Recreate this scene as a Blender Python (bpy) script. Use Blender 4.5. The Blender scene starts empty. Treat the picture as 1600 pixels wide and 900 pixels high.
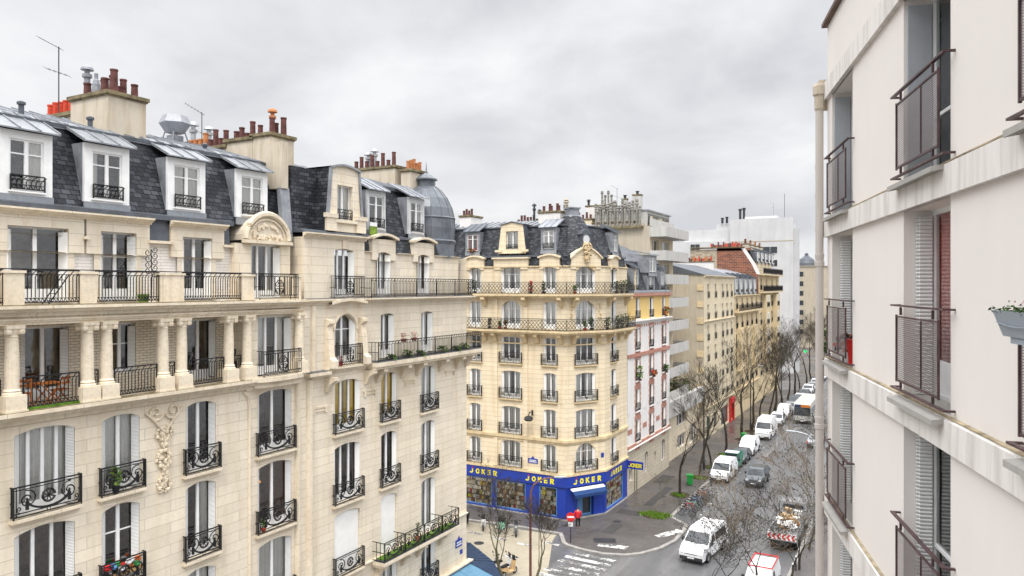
import bpy, math, random
from mathutils import Vector, Matrix
R = math.radians
PI = math.pi
rnd = random.Random(7)
S = bpy.context.scene
COL = S.collection

# ------------------------------------------------------------------ camera
CAM_H = 20.5
YAW = 28.715                       # the street (+Y) lies this far to the right of the view axis
cam_d = bpy.data.cameras.new('camera')
cam = bpy.data.objects.new('camera', cam_d)
COL.objects.link(cam)
cam_d.sensor_width = 36.0
cam_d.lens = 1150 / 1600 * 36
cam_d.shift_y = -3 / 1600
cam_d.clip_start = 0.1
cam_d.clip_end = 3000
cam.location = (0, 0, CAM_H)
cam.rotation_euler = (R(90), 0, R(YAW))
S.camera = cam

# ------------------------------------------------------------------ sky, sun, exposure
SUN_EL, SUN_AZ = 58.0, 155.0       # azimuth clockwise from +Y (the street)
W = bpy.data.worlds.new('World')
S.world = W
W.use_nodes = True
nt = W.node_tree
nt.nodes.clear()
def wn(t, **k):
    n = nt.nodes.new(t)
    for a, b in k.items():
        setattr(n, a, b)
    return n
w_out = wn('ShaderNodeOutputWorld')
bg = wn('ShaderNodeBackground')
bg.inputs['Strength'].default_value = 0.1
sky = wn('ShaderNodeTexSky', sky_type='NISHITA')
sky.sun_disc = False
sky.sun_elevation = R(SUN_EL)
sky.sun_rotation = R(SUN_AZ)
tc = wn('ShaderNodeTexCoord')
sep = wn('ShaderNodeSeparateXYZ')
nt.links.new(tc.outputs['Generated'], sep.inputs[0])
# cloud deck seen in perspective: direction divided by (height + offset)
zo = wn('ShaderNodeMath', operation='ADD'); zo.inputs[1].default_value = 0.42
nt.links.new(sep.outputs['Z'], zo.inputs[0])
zm = wn('ShaderNodeMath', operation='MAXIMUM'); zm.inputs[1].default_value = 0.3
nt.links.new(zo.outputs[0], zm.inputs[0])
inv = wn('ShaderNodeMath', operation='DIVIDE'); inv.inputs[0].default_value = 1.0
nt.links.new(zm.outputs[0], inv.inputs[1])
vs = wn('ShaderNodeVectorMath', operation='SCALE')
nt.links.new(tc.outputs['Generated'], vs.inputs[0])
nt.links.new(inv.outputs[0], vs.inputs['Scale'])
n1 = wn('ShaderNodeTexNoise'); n1.inputs['Scale'].default_value = 2.3
n1.inputs['Detail'].default_value = 7.0; n1.inputs['Roughness'].default_value = 0.52
n1.inputs['Distortion'].default_value = 0.35
nt.links.new(vs.outputs[0], n1.inputs['Vector'])
cr = wn('ShaderNodeValToRGB')
e = cr.color_ramp.elements
e[0].position = 0.36; e[0].color = (5.25, 5.33, 5.63, 1)
e[1].position = 0.64; e[1].color = (7.5, 7.52, 7.6, 1)
m_ = e.new(0.5); m_.color = (6.4, 6.45, 6.62, 1)
nt.links.new(n1.outputs['Fac'], cr.inputs['Fac'])
mixs = wn('ShaderNodeMixRGB'); mixs.inputs['Fac'].default_value = 0.965
nt.links.new(sky.outputs['Color'], mixs.inputs['Color1'])
nt.links.new(cr.outputs['Color'], mixs.inputs['Color2'])
# an overcast sky is several times brighter overhead than at the horizon
mr = wn('ShaderNodeMapRange', interpolation_type='SMOOTHSTEP')
mr.inputs['From Min'].default_value = 0.375; mr.inputs['From Max'].default_value = 0.66
mr.inputs['To Min'].default_value = 1.0; mr.inputs['To Max'].default_value = 3.75
nt.links.new(sep.outputs['Z'], mr.inputs['Value'])
mul = wn('ShaderNodeVectorMath', operation='SCALE')
nt.links.new(mixs.outputs['Color'], mul.inputs[0])
nt.links.new(mr.outputs['Result'], mul.inputs['Scale'])
nt.links.new(mul.outputs[0], bg.inputs['Color'])
nt.links.new(bg.outputs[0], w_out.inputs['Surface'])

sun_d = bpy.data.lights.new('sun', 'SUN')
sun_d.energy = 1.5
sun_d.angle = R(12)
sun_d.color = (1.0, 0.95, 0.88)
sun = bpy.data.objects.new('sun', sun_d)
COL.objects.link(sun)
_az, _el = R(SUN_AZ), R(SUN_EL)
_to = Vector((math.sin(_az) * math.cos(_el), math.cos(_az) * math.cos(_el), math.sin(_el)))
sun.rotation_euler = _to.to_track_quat('Z', 'Y').to_euler()
sun.location = (0, 0, 60)

vs_ = S.view_settings
vs_.view_transform = 'Standard'
vs_.look = 'None'
vs_.exposure = 0.36
vs_.gamma = 1.0
vs_.use_curve_mapping = False
S.cycles.use_denoising = True
S.cycles.max_bounces = 6
S.cycles.diffuse_bounces = 3
S.cycles.glossy_bounces = 3
S.cycles.transparent_max_bounces = 8
S.cycles.sample_clamp_indirect = 6.0

# ------------------------------------------------------------------ materials
class NT:
    """small wrapper to write node materials briefly"""
    def __init__(s, name, rough=0.8, spec=0.3, metal=0.0):
        s.m = bpy.data.materials.new(name)
        s.m.use_nodes = True
        s.t = s.m.node_tree
        s.b = s.t.nodes['Principled BSDF']
        s.b.inputs['Roughness'].default_value = rough
        s.b.inputs['Metallic'].default_value = metal
        s.b.inputs['Specular IOR Level'].default_value = spec
        s.o = s.t.nodes['Material Output']
    def n(s, t, ins=None, **k):
        x = s.t.nodes.new(t)
        for a, b in k.items():
            setattr(x, a, b)
        for a, b in (ins or {}).items():
            if hasattr(b, 'links') or isinstance(b, bpy.types.NodeSocket):
                s.t.links.new(b, x.inputs[a])
            else:
                x.inputs[a].default_value = b
        return x
    def link(s, a, b):
        s.t.links.new(a, b)
    def obj(s):
        return s.n('ShaderNodeTexCoord').outputs['Object']
    def noise(s, vec, scale, detail=4.0, rough=0.55):
        return s.n('ShaderNodeTexNoise', {'Vector': vec, 'Scale': scale, 'Detail': detail, 'Roughness': rough}).outputs['Fac']
    def ramp(s, fac, stops):
        r = s.n('ShaderNodeValToRGB', {'Fac': fac})
        e = r.color_ramp.elements
        while len(e) < len(stops):
            e.new(0.5)
        for i, (p, c) in enumerate(stops):
            e[i].position = p
            e[i].color = (c, c, c, 1) if isinstance(c, (int, float)) else (*c, 1)
        return r.outputs['Color']
    def mix(s, fac, a, b, mode='MIX'):
        return s.n('ShaderNodeMixRGB', {'Fac': fac, 'Color1': a if not isinstance(a, tuple) else (*a, 1),
                                        'Color2': b if not isinstance(b, tuple) else (*b, 1)}, blend_type=mode).outputs['Color']
    def base(s, c):
        if isinstance(c, tuple):
            s.b.inputs['Base Color'].default_value = (*c, 1)
        else:
            s.link(c, s.b.inputs['Base Color'])
    def bump(s, h, strength=0.3, dist=0.02):
        b = s.n('ShaderNodeBump', {'Height': h, 'Strength': strength, 'Distance': dist})
        s.link(b.outputs[0], s.b.inputs['Normal'])
    def wallvec(s):
        """u runs along any axis-aligned or oblique wall, v is the height"""
        sp = s.n('ShaderNodeSeparateXYZ', {0: s.obj()})
        u = s.n('ShaderNodeMath', {0: sp.outputs[0], 1: sp.outputs[1]}, operation='ADD').outputs[0]
        return s.n('ShaderNodeCombineXYZ', {0: u, 1: sp.outputs[2], 2: 0.0}).outputs[0], sp

def simple(name, c, rough=0.6, spec=0.4, metal=0.0, var=0.12, scale=3.0):
    t = NT(name, rough, spec, metal)
    if var:
        f = t.noise(t.obj(), scale, 5)
        lo = tuple(max(0, x * (1 - var)) for x in c); hi = tuple(min(1, x * (1 + var)) for x in c)
        t.base(t.ramp(f, [(0.3, lo), (0.7, hi)]))
    else:
        t.base(c)
    return t.m

def stone(name, c, course=0.42, block=1.1, joint=0.62, stain=(0.42, 0.32, 0.2), stain_amt=0.35, blockvar=0.10, grime=0.25):
    t = NT(name, 0.85, 0.2)
    v, sp = t.wallvec()
    dark = tuple(x * joint for x in c)
    br = t.n('ShaderNodeTexBrick', {'Vector': v, 'Color1': (*c, 1), 'Color2': (*[x * (1 - blockvar) for x in c], 1), 'Mortar': (*dark, 1),
             'Scale': 1.0, 'Mortar Size': 0.016, 'Mortar Smooth': 0.3, 'Brick Width': block, 'Row Height': course, 'Bias': 0.1})
    br.offset = 0.5
    col = br.outputs['Color']
    # broad weathering
    f = t.noise(t.obj(), 0.55, 6, 0.6)
    col = t.mix(t.ramp(f, [(0.42, 0.0), (0.72, stain_amt)]), col, tuple(x * 0.72 for x in c))
    # rust-brown run-off streaks, narrow and tall
    sv = t.n('ShaderNodeCombineXYZ', {0: t.n('ShaderNodeMath', {0: sp.outputs[0], 1: sp.outputs[1]}, operation='ADD').outputs[0], 1: 0.0,
             2: t.n('ShaderNodeMath', {0: sp.outputs[2], 1: 0.1}, operation='MULTIPLY').outputs[0]}).outputs[0]
    g = t.noise(sv, 1.7, 6, 0.65)
    col = t.mix(t.ramp(g, [(0.46, 0.0), (0.72, stain_amt)]), col, stain)
    # small grime
    h = t.noise(t.obj(), 7.0, 6, 0.7)
    col = t.mix(t.ramp(h, [(0.46, 0.0), (0.72, grime)]), col, tuple(x * 0.5 for x in c))
    t.base(col)
    t.bump(t.mix(0.5, br.outputs['Fac'], h), 0.25, 0.02)
    return t.m

def bricks(name, c1, c2, mortar, w=0.22, h=0.07, ms=0.012, bump=0.3):
    t = NT(name, 0.85, 0.2)
    v, sp = t.wallvec()
    br = t.n('ShaderNodeTexBrick', {'Vector': v, 'Color1': (*c1, 1), 'Color2': (*c2, 1), 'Mortar': (*mortar, 1), 'Scale': 1.0,
             'Mortar Size': ms, 'Mortar Smooth': 0.2, 'Brick Width': w, 'Row Height': h})
    f = t.noise(t.obj(), 1.3, 6, 0.65)
    col = t.mix(t.ramp(f, [(0.4, 0.0), (0.75, 0.45)]), br.outputs['Color'], tuple(x * 0.45 for x in c1))
    t.base(col)
    t.bump(br.outputs['Fac'], -bump, 0.01)
    return t.m

def slate_mat():
    t = NT('slate', 0.55, 0.3)
    v, sp = t.wallvec()
    br = t.n('ShaderNodeTexBrick', {'Vector': v, 'Color1': (0.028, 0.031, 0.038, 1), 'Color2': (0.17, 0.182, 0.205, 1), 'Mortar': (0.003, 0.0035, 0.004, 1), 'Scale': 1.0,
             'Mortar Size': 0.016, 'Mortar Smooth': 0.15, 'Brick Width': 0.32, 'Row Height': 0.17, 'Bias': -0.45})  # slate tones vary; the palest ones paint wet glints into the colour
    f = t.noise(t.obj(), 1.1, 6, 0.65)
    col = t.mix(t.ramp(f, [(0.4, 0.0), (0.75, 0.55)]), br.outputs['Color'], (0.03, 0.033, 0.04))
    g = t.noise(t.obj(), 9.0, 3, 0.6)
    col = t.mix(t.ramp(g, [(0.58, 0.0), (0.8, 0.35)]), col, (0.2, 0.21, 0.225))
    t.base(col)
    t.bump(br.outputs['Fac'], -0.5, 0.012)
    return t.m

def zinc_mat(name, c, rough=0.5):
    t = NT(name, rough, 0.4, 0.1)
    f = t.noise(t.obj(), 0.9, 6, 0.65)
    g = t.noise(t.obj(), 6.0, 5, 0.7)
    col = t.ramp(f, [(0.3, tuple(x * 0.55 for x in c)), (0.5, c), (0.72, tuple(min(1, x * 1.25) for x in c))])
    col = t.mix(t.ramp(g, [(0.45, 0.0), (0.75, 0.4)]), col, tuple(x * 0.5 for x in c))
    t.base(col)
    t.bump(g, 0.12, 0.02)
    return t.m

def plaster(name, c, streak=0.25, streak_c=(0.3, 0.28, 0.25), blot=0.15, scale=1.0):
    t = NT(name, 0.9, 0.15)
    o = t.obj()
    sp = t.n('ShaderNodeSeparateXYZ', {0: o})
    u = t.n('ShaderNodeMath', {0: sp.outputs[0], 1: sp.outputs[1]}, operation='ADD').outputs[0]
    sv = t.n('ShaderNodeCombineXYZ', {0: u, 1: 0.0, 2: t.n('ShaderNodeMath', {0: sp.outputs[2], 1: 0.12}, operation='MULTIPLY').outputs[0]}).outputs[0]
    f = t.noise(o, 0.7 * scale, 6, 0.6)
    col = t.mix(t.ramp(f, [(0.35, 0.0), (0.75, blot)]), c, tuple(x * 0.7 for x in c))
    g = t.noise(sv, 2.2 * scale, 6, 0.65)
    col = t.mix(t.ramp(g, [(0.45, 0.0), (0.72, streak)]), col, streak_c)
    h = t.noise(o, 35.0, 3, 0.6)
    t.base(col)
    t.bump(h, 0.12, 0.01)
    return t.m

def glass_mat(name='window_glass', tint=(0.96, 0.975, 0.97), boost=0.12):
    t = NT(name)
    t.t.nodes.remove(t.b)
    tr = t.n('ShaderNodeBsdfTransparent', {'Color': (*tint, 1)})
    gl = t.n('ShaderNodeBsdfGlossy', {'Color': (1, 1, 1, 1), 'Roughness': 0.02})
    fr = t.n('ShaderNodeFresnel', {'IOR': 1.52})
    ad = t.n('ShaderNodeMath', {0: fr.outputs[0], 1: boost}, operation='ADD', use_clamp=True)
    # panes are never quite flat: gently wavy reflections
    b = t.n('ShaderNodeBump', {'Height': t.noise(t.obj(), 2.5, 2), 'Strength': 0.12, 'Distance': 0.05})
    t.link(b.outputs[0], gl.inputs['Normal'])
    mx = t.n('ShaderNodeMixShader', {0: ad.outputs[0], 1: tr.outputs[0], 2: gl.outputs[0]})
    t.link(mx.outputs[0], t.o.inputs['Surface'])
    return t.m

def curtain_mat(name, c, trans=0.35):
    t = NT(name, 0.9, 0.1)
    v = t.n('ShaderNodeTexWave', {'Vector': t.obj(), 'Scale': 6.0, 'Distortion': 3.0, 'Detail': 2.0})
    t.base(t.mix(v.outputs['Fac'], tuple(x * 0.86 for x in c), c))
    return t.m

def louver_mat(name, c, pitch=14.0):
    t = NT(name, 0.6, 0.3)
    w = t.n('ShaderNodeTexWave', {'Vector': t.obj(), 'Scale': pitch / 6.283 * 1.0, 'Distortion': 0.0}, wave_type='BANDS', bands_direction='Z')
    t.base(t.ramp(w.outputs['Fac'], [(0.06, tuple(x * 0.5 for x in c)), (0.22, c)]))
    t.bump(w.outputs['Fac'], 0.6, 0.02)
    return t.m

def ground_mat(name, c1, c2, patch=0.25, wet=0.0, crack=0.0):
    t = NT(name, 0.8, 0.35)
    o = t.obj()
    f = t.noise(o, 0.22, 7, 0.62)
    g = t.noise(o, 2.6, 6, 0.7)
    h = t.noise(o, 45.0, 2, 0.6)
    col = t.ramp(f, [(0.33, c1), (0.67, c2)])
    col = t.mix(t.ramp(g, [(0.45, 0.0), (0.72, patch)]), col, tuple(x * 0.45 for x in c1))
    col = t.mix(t.ramp(h, [(0.45, 0.0), (0.7, 0.3)]), col, tuple(min(1, x * 1.9) for x in c2))
    if crack:
        vo = t.n('ShaderNodeTexVoronoi', {'Vector': o, 'Scale': 0.16, 'Randomness': 1.0}, feature='DISTANCE_TO_EDGE')
        col = t.mix(t.ramp(vo.outputs['Distance'], [(0.0, crack), (0.006, 0.0)]), col, (0.012, 0.012, 0.012))
    t.base(col)
    if wet:
        k = t.noise(o, 0.12, 5, 0.6)
        t.link(t.ramp(k, [(0.38, 0.16), (0.6, 0.62)]), t.b.inputs['Roughness'])
        t.b.inputs['Specular IOR Level'].default_value = wet
    t.bump(h, 0.25, 0.01)
    return t.m

def road_mat(name):
    """worn wet asphalt: tyre tracks along the street, square patches, wet sheen in the roughness and painted as paler streaks"""
    t = NT(name, 0.6, 0.5)
    o = t.obj()
    mp = t.n('ShaderNodeMapping', {'Vector': o, 'Scale': (1.0, 0.07, 1.0)})
    tr = t.noise(mp.outputs[0], 0.55, 5, 0.6)
    f = t.noise(o, 0.25, 7, 0.65)
    g = t.noise(o, 2.2, 6, 0.7)
    h = t.noise(o, 45.0, 2, 0.6)
    col = t.ramp(tr, [(0.3, (0.075, 0.077, 0.08)), (0.5, (0.125, 0.126, 0.128)), (0.68, (0.22, 0.22, 0.222))])  # tyre tracks; the palest tone paints the wet sheen into the colour
    col = t.mix(t.ramp(f, [(0.4, 0.0), (0.7, 0.55)]), col, (0.075, 0.075, 0.077))
    br = t.n('ShaderNodeTexBrick', {'Vector': o, 'Color1': (0, 0, 0, 1), 'Color2': (1, 1, 1, 1), 'Mortar': (0.5, 0.5, 0.5, 1), 'Scale': 1.0, 'Mortar Size': 0.0, 'Brick Width': 2.3, 'Row Height': 3.7, 'Bias': -0.55})
    col = t.mix(t.ramp(br.outputs['Color'], [(0.75, 0.0), (0.8, 0.45)]), col, (0.05, 0.05, 0.052))
    col = t.mix(t.ramp(g, [(0.5, 0.0), (0.75, 0.4)]), col, (0.05, 0.05, 0.05))
    col = t.mix(t.ramp(h, [(0.5, 0.0), (0.7, 0.25)]), col, (0.3, 0.3, 0.3))
    t.base(col)
    t.link(t.ramp(tr, [(0.35, 0.5), (0.62, 0.2)]), t.b.inputs['Roughness'])
    t.bump(h, 0.2, 0.01)
    return t.m

def shelves_mat():
    """merchandise on shelves seen through a shop window: rows of small boxes of every colour"""
    t = NT('shop_goods', 0.6, 0.3)
    v, sp = t.wallvec()
    br = t.n('ShaderNodeTexBrick', {'Vector': v, 'Color1': (0, 0, 0, 1), 'Color2': (1, 1, 1, 1), 'Mortar': (0.0, 0.0, 0.0, 1), 'Scale': 1.0,
             'Mortar Size': 0.02, 'Brick Width': 0.2, 'Row Height': 0.42, 'Mortar Smooth': 0.0})
    br.offset = 0.37
    vo = t.n('ShaderNodeTexVoronoi', {'Vector': v, 'Scale': 6.5, 'Randomness': 1.0}, distance='CHEBYCHEV')
    hs = t.n('ShaderNodeSeparateColor', {0: vo.outputs['Color']})
    col = t.ramp(hs.outputs[0], [(0.0, (0.02, 0.02, 0.02)), (0.22, (0.5, 0.46, 0.38)), (0.4, (0.16, 0.11, 0.07)), (0.5, (0.55, 0.07, 0.04)), (0.58, (0.6, 0.45, 0.12)), (0.66, (0.1, 0.2, 0.1)), (0.76, (0.75, 0.72, 0.66)), (1.0, (0.35, 0.3, 0.25))])
    r = t.n('ShaderNodeValToRGB', {'Fac': hs.outputs[0]}); t.t.nodes.remove(r)
    t.base(t.mix(t.ramp(vo.outputs['Distance'], [(0.42, 0.0), (0.5, 0.8)]), col, (0.02, 0.015, 0.01)))
    return t.m

M = {}
M['stone'] = stone('limestone', (0.87, 0.775, 0.622), course=0.405, block=2.1, joint=0.68, stain=(0.56, 0.41, 0.22), stain_amt=0.42, blockvar=0.12, grime=0.22)
M['stone_trim'] = stone('limestone_trim', (0.87, 0.76, 0.59), course=9.0, block=2.3, joint=0.6, stain=(0.48, 0.35, 0.19), stain_amt=0.5, grime=0.45)
M['stone_y'] = stone('yellow_limestone', (0.87, 0.745, 0.54), course=0.41, block=60.0, joint=0.55, stain=(0.5, 0.32, 0.12), stain_amt=0.36, grime=0.2)
M['stone_y_trim'] = stone('yellow_limestone_trim', (0.80, 0.65, 0.41), course=9.0, block=2.1, stain=(0.4, 0.24, 0.08), stain_amt=0.5, grime=0.4)
M['stone_far'] = stone('cream_stone', (0.78, 0.68, 0.49), course=0.45, block=1.2, joint=0.8, stain_amt=0.4)
M['stone_far2'] = stone('old_cream_stone', (0.76, 0.62, 0.39), course=0.45, block=1.2, joint=0.75, stain_amt=0.5)
M['stone_base'] = stone('rusticated_stone', (0.62, 0.55, 0.43), course=0.4, block=1.0, joint=0.45)
M['rubble'] = stone('rubble_stone', (0.58, 0.49, 0.37), course=0.33, block=0.5, joint=0.4, blockvar=0.45, stain_amt=0.5, grime=0.5)
M['brick_w'] = bricks('white_glazed_brick', (0.90, 0.855, 0.80), (0.86, 0.81, 0.745), (0.50, 0.46, 0.40), w=0.9, h=0.115, ms=0.008)
M['brick_b'] = bricks('buff_brick', (0.88, 0.80, 0.66), (0.82, 0.74, 0.60), (0.42, 0.35, 0.26), w=0.3, h=0.1, ms=0.012)
M['brick_r'] = bricks('red_brick', (0.31, 0.11, 0.06), (0.14, 0.06, 0.045), (0.36, 0.25, 0.19), w=0.8, h=0.3, ms=0.03)
M['brick_trim'] = bricks('red_brick_trim', (0.46, 0.17, 0.115), (0.38, 0.13, 0.09), (0.6, 0.47, 0.38), w=0.25, h=0.09)
M['white_render'] = plaster('white_render', (0.78, 0.755, 0.73), streak=0.2)
M['pale_render'] = plaster('pale_rosy_render', (0.80, 0.752, 0.70), streak=0.05, streak_c=(0.52, 0.47, 0.41), blot=0.16)
M['band_render'] = plaster('band_render', (0.79, 0.75, 0.705), streak=0.6, streak_c=(0.36, 0.33, 0.29), blot=0.2, scale=1.6)
M['yellow_render'] = plaster('ochre_render', (0.76, 0.545, 0.22), streak=0.25, streak_c=(0.5, 0.33, 0.1))
M['cream_render'] = plaster('cream_render', (0.72, 0.62, 0.46), streak=0.3)
M['beige_render'] = plaster('beige_render', (0.52, 0.46, 0.36), streak=0.45, streak_c=(0.28, 0.24, 0.18), blot=0.4)
M['chimney'] = plaster('chimney_plaster', (0.62, 0.55, 0.44), streak=0.5, streak_c=(0.33, 0.24, 0.13), blot=0.5, scale=1.6)
M['grey_concrete'] = plaster('pale_concrete', (0.62, 0.62, 0.62), streak=0.45, streak_c=(0.42, 0.43, 0.45), blot=0.5, scale=0.3)
M['white_concrete'] = plaster('white_concrete', (0.55, 0.54, 0.51), streak=0.5, blot=0.3)
M['slate'] = slate_mat()
M['zinc'] = zinc_mat('zinc', (0.28, 0.295, 0.32), rough=0.42)
M['zinc_l'] = zinc_mat('pale_zinc', (0.25, 0.265, 0.28), rough=0.45)
M['zinc_d'] = zinc_mat('dark_zinc', (0.10, 0.112, 0.13))
M['lead'] = zinc_mat('lead_dome', (0.15, 0.165, 0.185), rough=0.38)
M['iron'] = simple('wrought_iron', (0.018, 0.018, 0.02), 0.5, 0.5, 0.3, var=0.3)
M['iron_g'] = simple('grey_iron', (0.035, 0.033, 0.032), 0.55, 0.5, 0.3, var=0.3)
M['rust_iron'] = simple('maroon_iron', (0.075, 0.04, 0.042), 0.5, 0.4, 0.0, var=0.55, scale=6)
M['white_paint'] = simple('white_joinery', (0.85, 0.85, 0.835), 0.45, 0.4, var=0.06)
M['grey_paint'] = simple('pale_grey_joinery', (0.58, 0.59, 0.59), 0.5, 0.4, var=0.1)
M['shutter'] = louver_mat('louvred_shutter', (0.86, 0.86, 0.83), pitch=40)
M['shutter_p'] = simple('plain_shutter', (0.86, 0.85, 0.81), 0.55, 0.3, var=0.05)
M['shutter_g'] = simple('grey_shutter', (0.40, 0.42, 0.44), 0.5, 0.4, var=0.08)
M['glass'] = glass_mat()
M['shop_glass'] = glass_mat('shop_glass', (0.97, 0.98, 0.98), 0.02)
M['goods_w'] = simple('white_boxes', (0.9, 0.89, 0.86), 0.5, 0.3, var=0.1)
M['goods_c'] = simple('cream_boxes', (0.85, 0.76, 0.6), 0.5, 0.3, var=0.15)
M['goods_t'] = simple('tan_boxes', (0.62, 0.42, 0.22), 0.6, 0.3, var=0.25)
M['glass_g'] = glass_mat('greenish_glass', (0.4, 0.62, 0.55), 0.1)
M['curtain'] = curtain_mat('net_curtain', (0.86, 0.85, 0.81))
M['curtain_y'] = curtain_mat('yellow_curtain', (0.92, 0.66, 0.03))
M['curtain_r'] = curtain_mat('red_curtain', (0.72, 0.20, 0.16))
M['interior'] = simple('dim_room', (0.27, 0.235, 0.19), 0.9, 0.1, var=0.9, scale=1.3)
M['pot_r'] = simple('red_terracotta', (0.55, 0.07, 0.035), 0.75, 0.2, var=0.25, scale=4)
M['pot_b'] = simple('brown_terracotta', (0.13, 0.055, 0.048), 0.75, 0.2, var=0.4, scale=3)
M['pot_o'] = simple('orange_terracotta', (0.46, 0.19, 0.08), 0.75, 0.2, var=0.3, scale=4)
M['metal'] = simple('galvanised_metal', (0.42, 0.44, 0.45), 0.4, 0.5, 0.6, var=0.25)
M['metal_d'] = simple('dark_metal', (0.05, 0.05, 0.055), 0.45, 0.5, 0.4, var=0.3)
M['asphalt'] = road_mat('asphalt') if True else ground_mat('asphalt', (0.085, 0.087, 0.09), (0.155, 0.155, 0.157), 0.3, wet=0.55, crack=0.5)
M['pavement'] = ground_mat('pavement_asphalt', (0.058, 0.052, 0.049), (0.108, 0.098, 0.092), 0.5, wet=0.4, crack=0.4)
M['tan_road'] = ground_mat('tan_paving', (0.30, 0.265, 0.20), (0.40, 0.355, 0.27), 0.35)
M['kerb'] = simple('granite_kerb', (0.30, 0.285, 0.265), 0.8, 0.2, var=0.25, scale=2.0)
def worn_paint():
    t = NT('worn_road_paint', 0.7, 0.2)
    f = t.noise(t.obj(), 3.5, 7, 0.72); g = t.noise(t.obj(), 0.6, 3, 0.5)
    s = t.n('ShaderNodeMath', {0: f, 1: g}, operation='ADD').outputs[0]
    t.base(t.ramp(s, [(0.92, (0.58, 0.57, 0.54)), (1.0, (0.40, 0.39, 0.37)), (1.13, (0.14, 0.138, 0.135))]))
    return t.m
M['road_paint'] = worn_paint()
M['earth'] = simple('earth', (0.06, 0.045, 0.03), 0.95, 0.1, var=0.5)
M['grass'] = simple('grass_green', (0.10, 0.20, 0.02), 0.8, 0.2, var=0.5, scale=6)
M['leaf'] = simple('leaf_green', (0.045, 0.10, 0.02), 0.7, 0.3, var=0.6, scale=5)
M['leaf_l'] = simple('bright_leaf', (0.16, 0.25, 0.03), 0.7, 0.3, var=0.5, scale=5)
M['flower_r'] = simple('red_flower', (0.6, 0.04, 0.05), 0.7, 0.3, var=0.3)
M['flower_w'] = simple('pale_flower', (0.75, 0.6, 0.6), 0.7, 0.3, var=0.2)
M['bark'] = simple('dark_bark', (0.05, 0.042, 0.033), 0.9, 0.15, var=0.5, scale=4)
M['bark_g'] = simple('green_bark', (0.16, 0.15, 0.09), 0.9, 0.15, var=0.4, scale=4)
M['twig'] = simple('brown_twig', (0.065, 0.054, 0.04), 0.9, 0.15, var=0.4, scale=3)
M['blue'] = simple('shop_blue', (0.014, 0.045, 0.34), 0.4, 0.5, var=0.12)
M['blue_l'] = simple('light_blue_frame', (0.10, 0.25, 0.5), 0.4, 0.5, var=0.1)
M['awning_d'] = simple('navy_awning', (0.03, 0.05, 0.095), 0.8, 0.2, var=0.12)
M['awning_l'] = simple('sky_blue_awning', (0.12, 0.25, 0.36), 0.8, 0.2, var=0.1)
M['yellow'] = simple('yellow_letters', (0.85, 0.74, 0.02), 0.5, 0.4, var=0.0)
M['red'] = simple('bright_red', (0.62, 0.02, 0.02), 0.45, 0.4, var=0.1)
M['white'] = simple('plain_white', (0.80, 0.80, 0.80), 0.45, 0.4, var=0.05)
M['goods'] = shelves_mat()
M['wood'] = simple('shelf_wood', (0.42, 0.27, 0.12), 0.7, 0.2, var=0.3)
M['wood_o'] = simple('orange_wood', (0.52, 0.16, 0.03), 0.6, 0.3, var=0.25)
M['plastic_g'] = simple('green_plastic', (0.02, 0.27, 0.05), 0.4, 0.4, var=0.1)
M['plastic_grey'] = simple('blue_grey_plastic', (0.30, 0.34, 0.38), 0.5, 0.4, var=0.06)
M['car_w'] = simple('white_car_paint', (0.78, 0.79, 0.80), 0.25, 0.6, var=0.04)
M['car_g'] = simple('grey_car_paint', (0.10, 0.115, 0.125), 0.25, 0.6, 0.3, var=0.1)
M['car_s'] = simple('silver_car_paint', (0.38, 0.39, 0.40), 0.25, 0.6, 0.4, var=0.1)
M['car_gr'] = simple('green_van_paint', (0.03, 0.20, 0.13), 0.4, 0.5, var=0.1)
M['mint'] = simple('mint_paint', (0.30, 0.58, 0.42), 0.35, 0.5, var=0.05)
M['rubber'] = simple('black_rubber', (0.015, 0.015, 0.016), 0.75, 0.3, var=0.2)
M['auto_glass'] = simple('car_glass', (0.03, 0.036, 0.042), 0.06, 0.8, var=0.0)
M['lamp_glass'] = simple('headlamp', (0.6, 0.62, 0.62), 0.1, 0.7, var=0.0)
M['tail'] = simple('tail_lamp', (0.5, 0.01, 0.01), 0.2, 0.6, var=0.0)
M['skin'] = simple('skin', (0.5, 0.3, 0.21), 0.6, 0.3, var=0.0)
M['cardboard'] = simple('cardboard', (0.42, 0.30, 0.18), 0.85, 0.2, var=0.25)
M['orange'] = simple('orange_plastic', (0.75, 0.16, 0.02), 0.5, 0.3, var=0.1)
M['door_g'] = simple('dark_green_door', (0.02, 0.07, 0.05), 0.5, 0.4, var=0.2)
M['sill_grey'] = plaster('sill_cement', (0.42, 0.40, 0.37), streak=0.5, blot=0.4, scale=2.0)
M['mould'] = simple('mouldy_edge', (0.40, 0.33, 0.22), 0.9, 0.1, var=0.5, scale=4)
M['bus_grey'] = simple('beige_grey_bus_paint', (0.50, 0.49, 0.46), 0.35, 0.5, var=0.06)
M['flue_grey'] = simple('weathered_flue', (0.26, 0.25, 0.22), 0.8, 0.2, var=0.45, scale=3)
M['coping_b'] = simple('brown_coping', (0.14, 0.095, 0.075), 0.7, 0.3, var=0.3)
M['valance'] = simple('blue_grey_valance', (0.02, 0.055, 0.17), 0.7, 0.2, var=0.1)
M['pole_r'] = simple('rusty_brown_paint', (0.17, 0.075, 0.055), 0.5, 0.4, var=0.2)

def emission(name, c, s):
    t = NT(name)
    t.b.inputs['Emission Color'].default_value = (*c, 1)
    t.b.inputs['Emission Strength'].default_value = s
    t.base(c)
    return t.m
M['lit_green'] = emission('lit_green_cross', (0.02, 0.6, 0.2), 0.7)
M['lit_orange'] = emission('lit_orange_shade', (0.9, 0.32, 0.04), 0.9)

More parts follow.
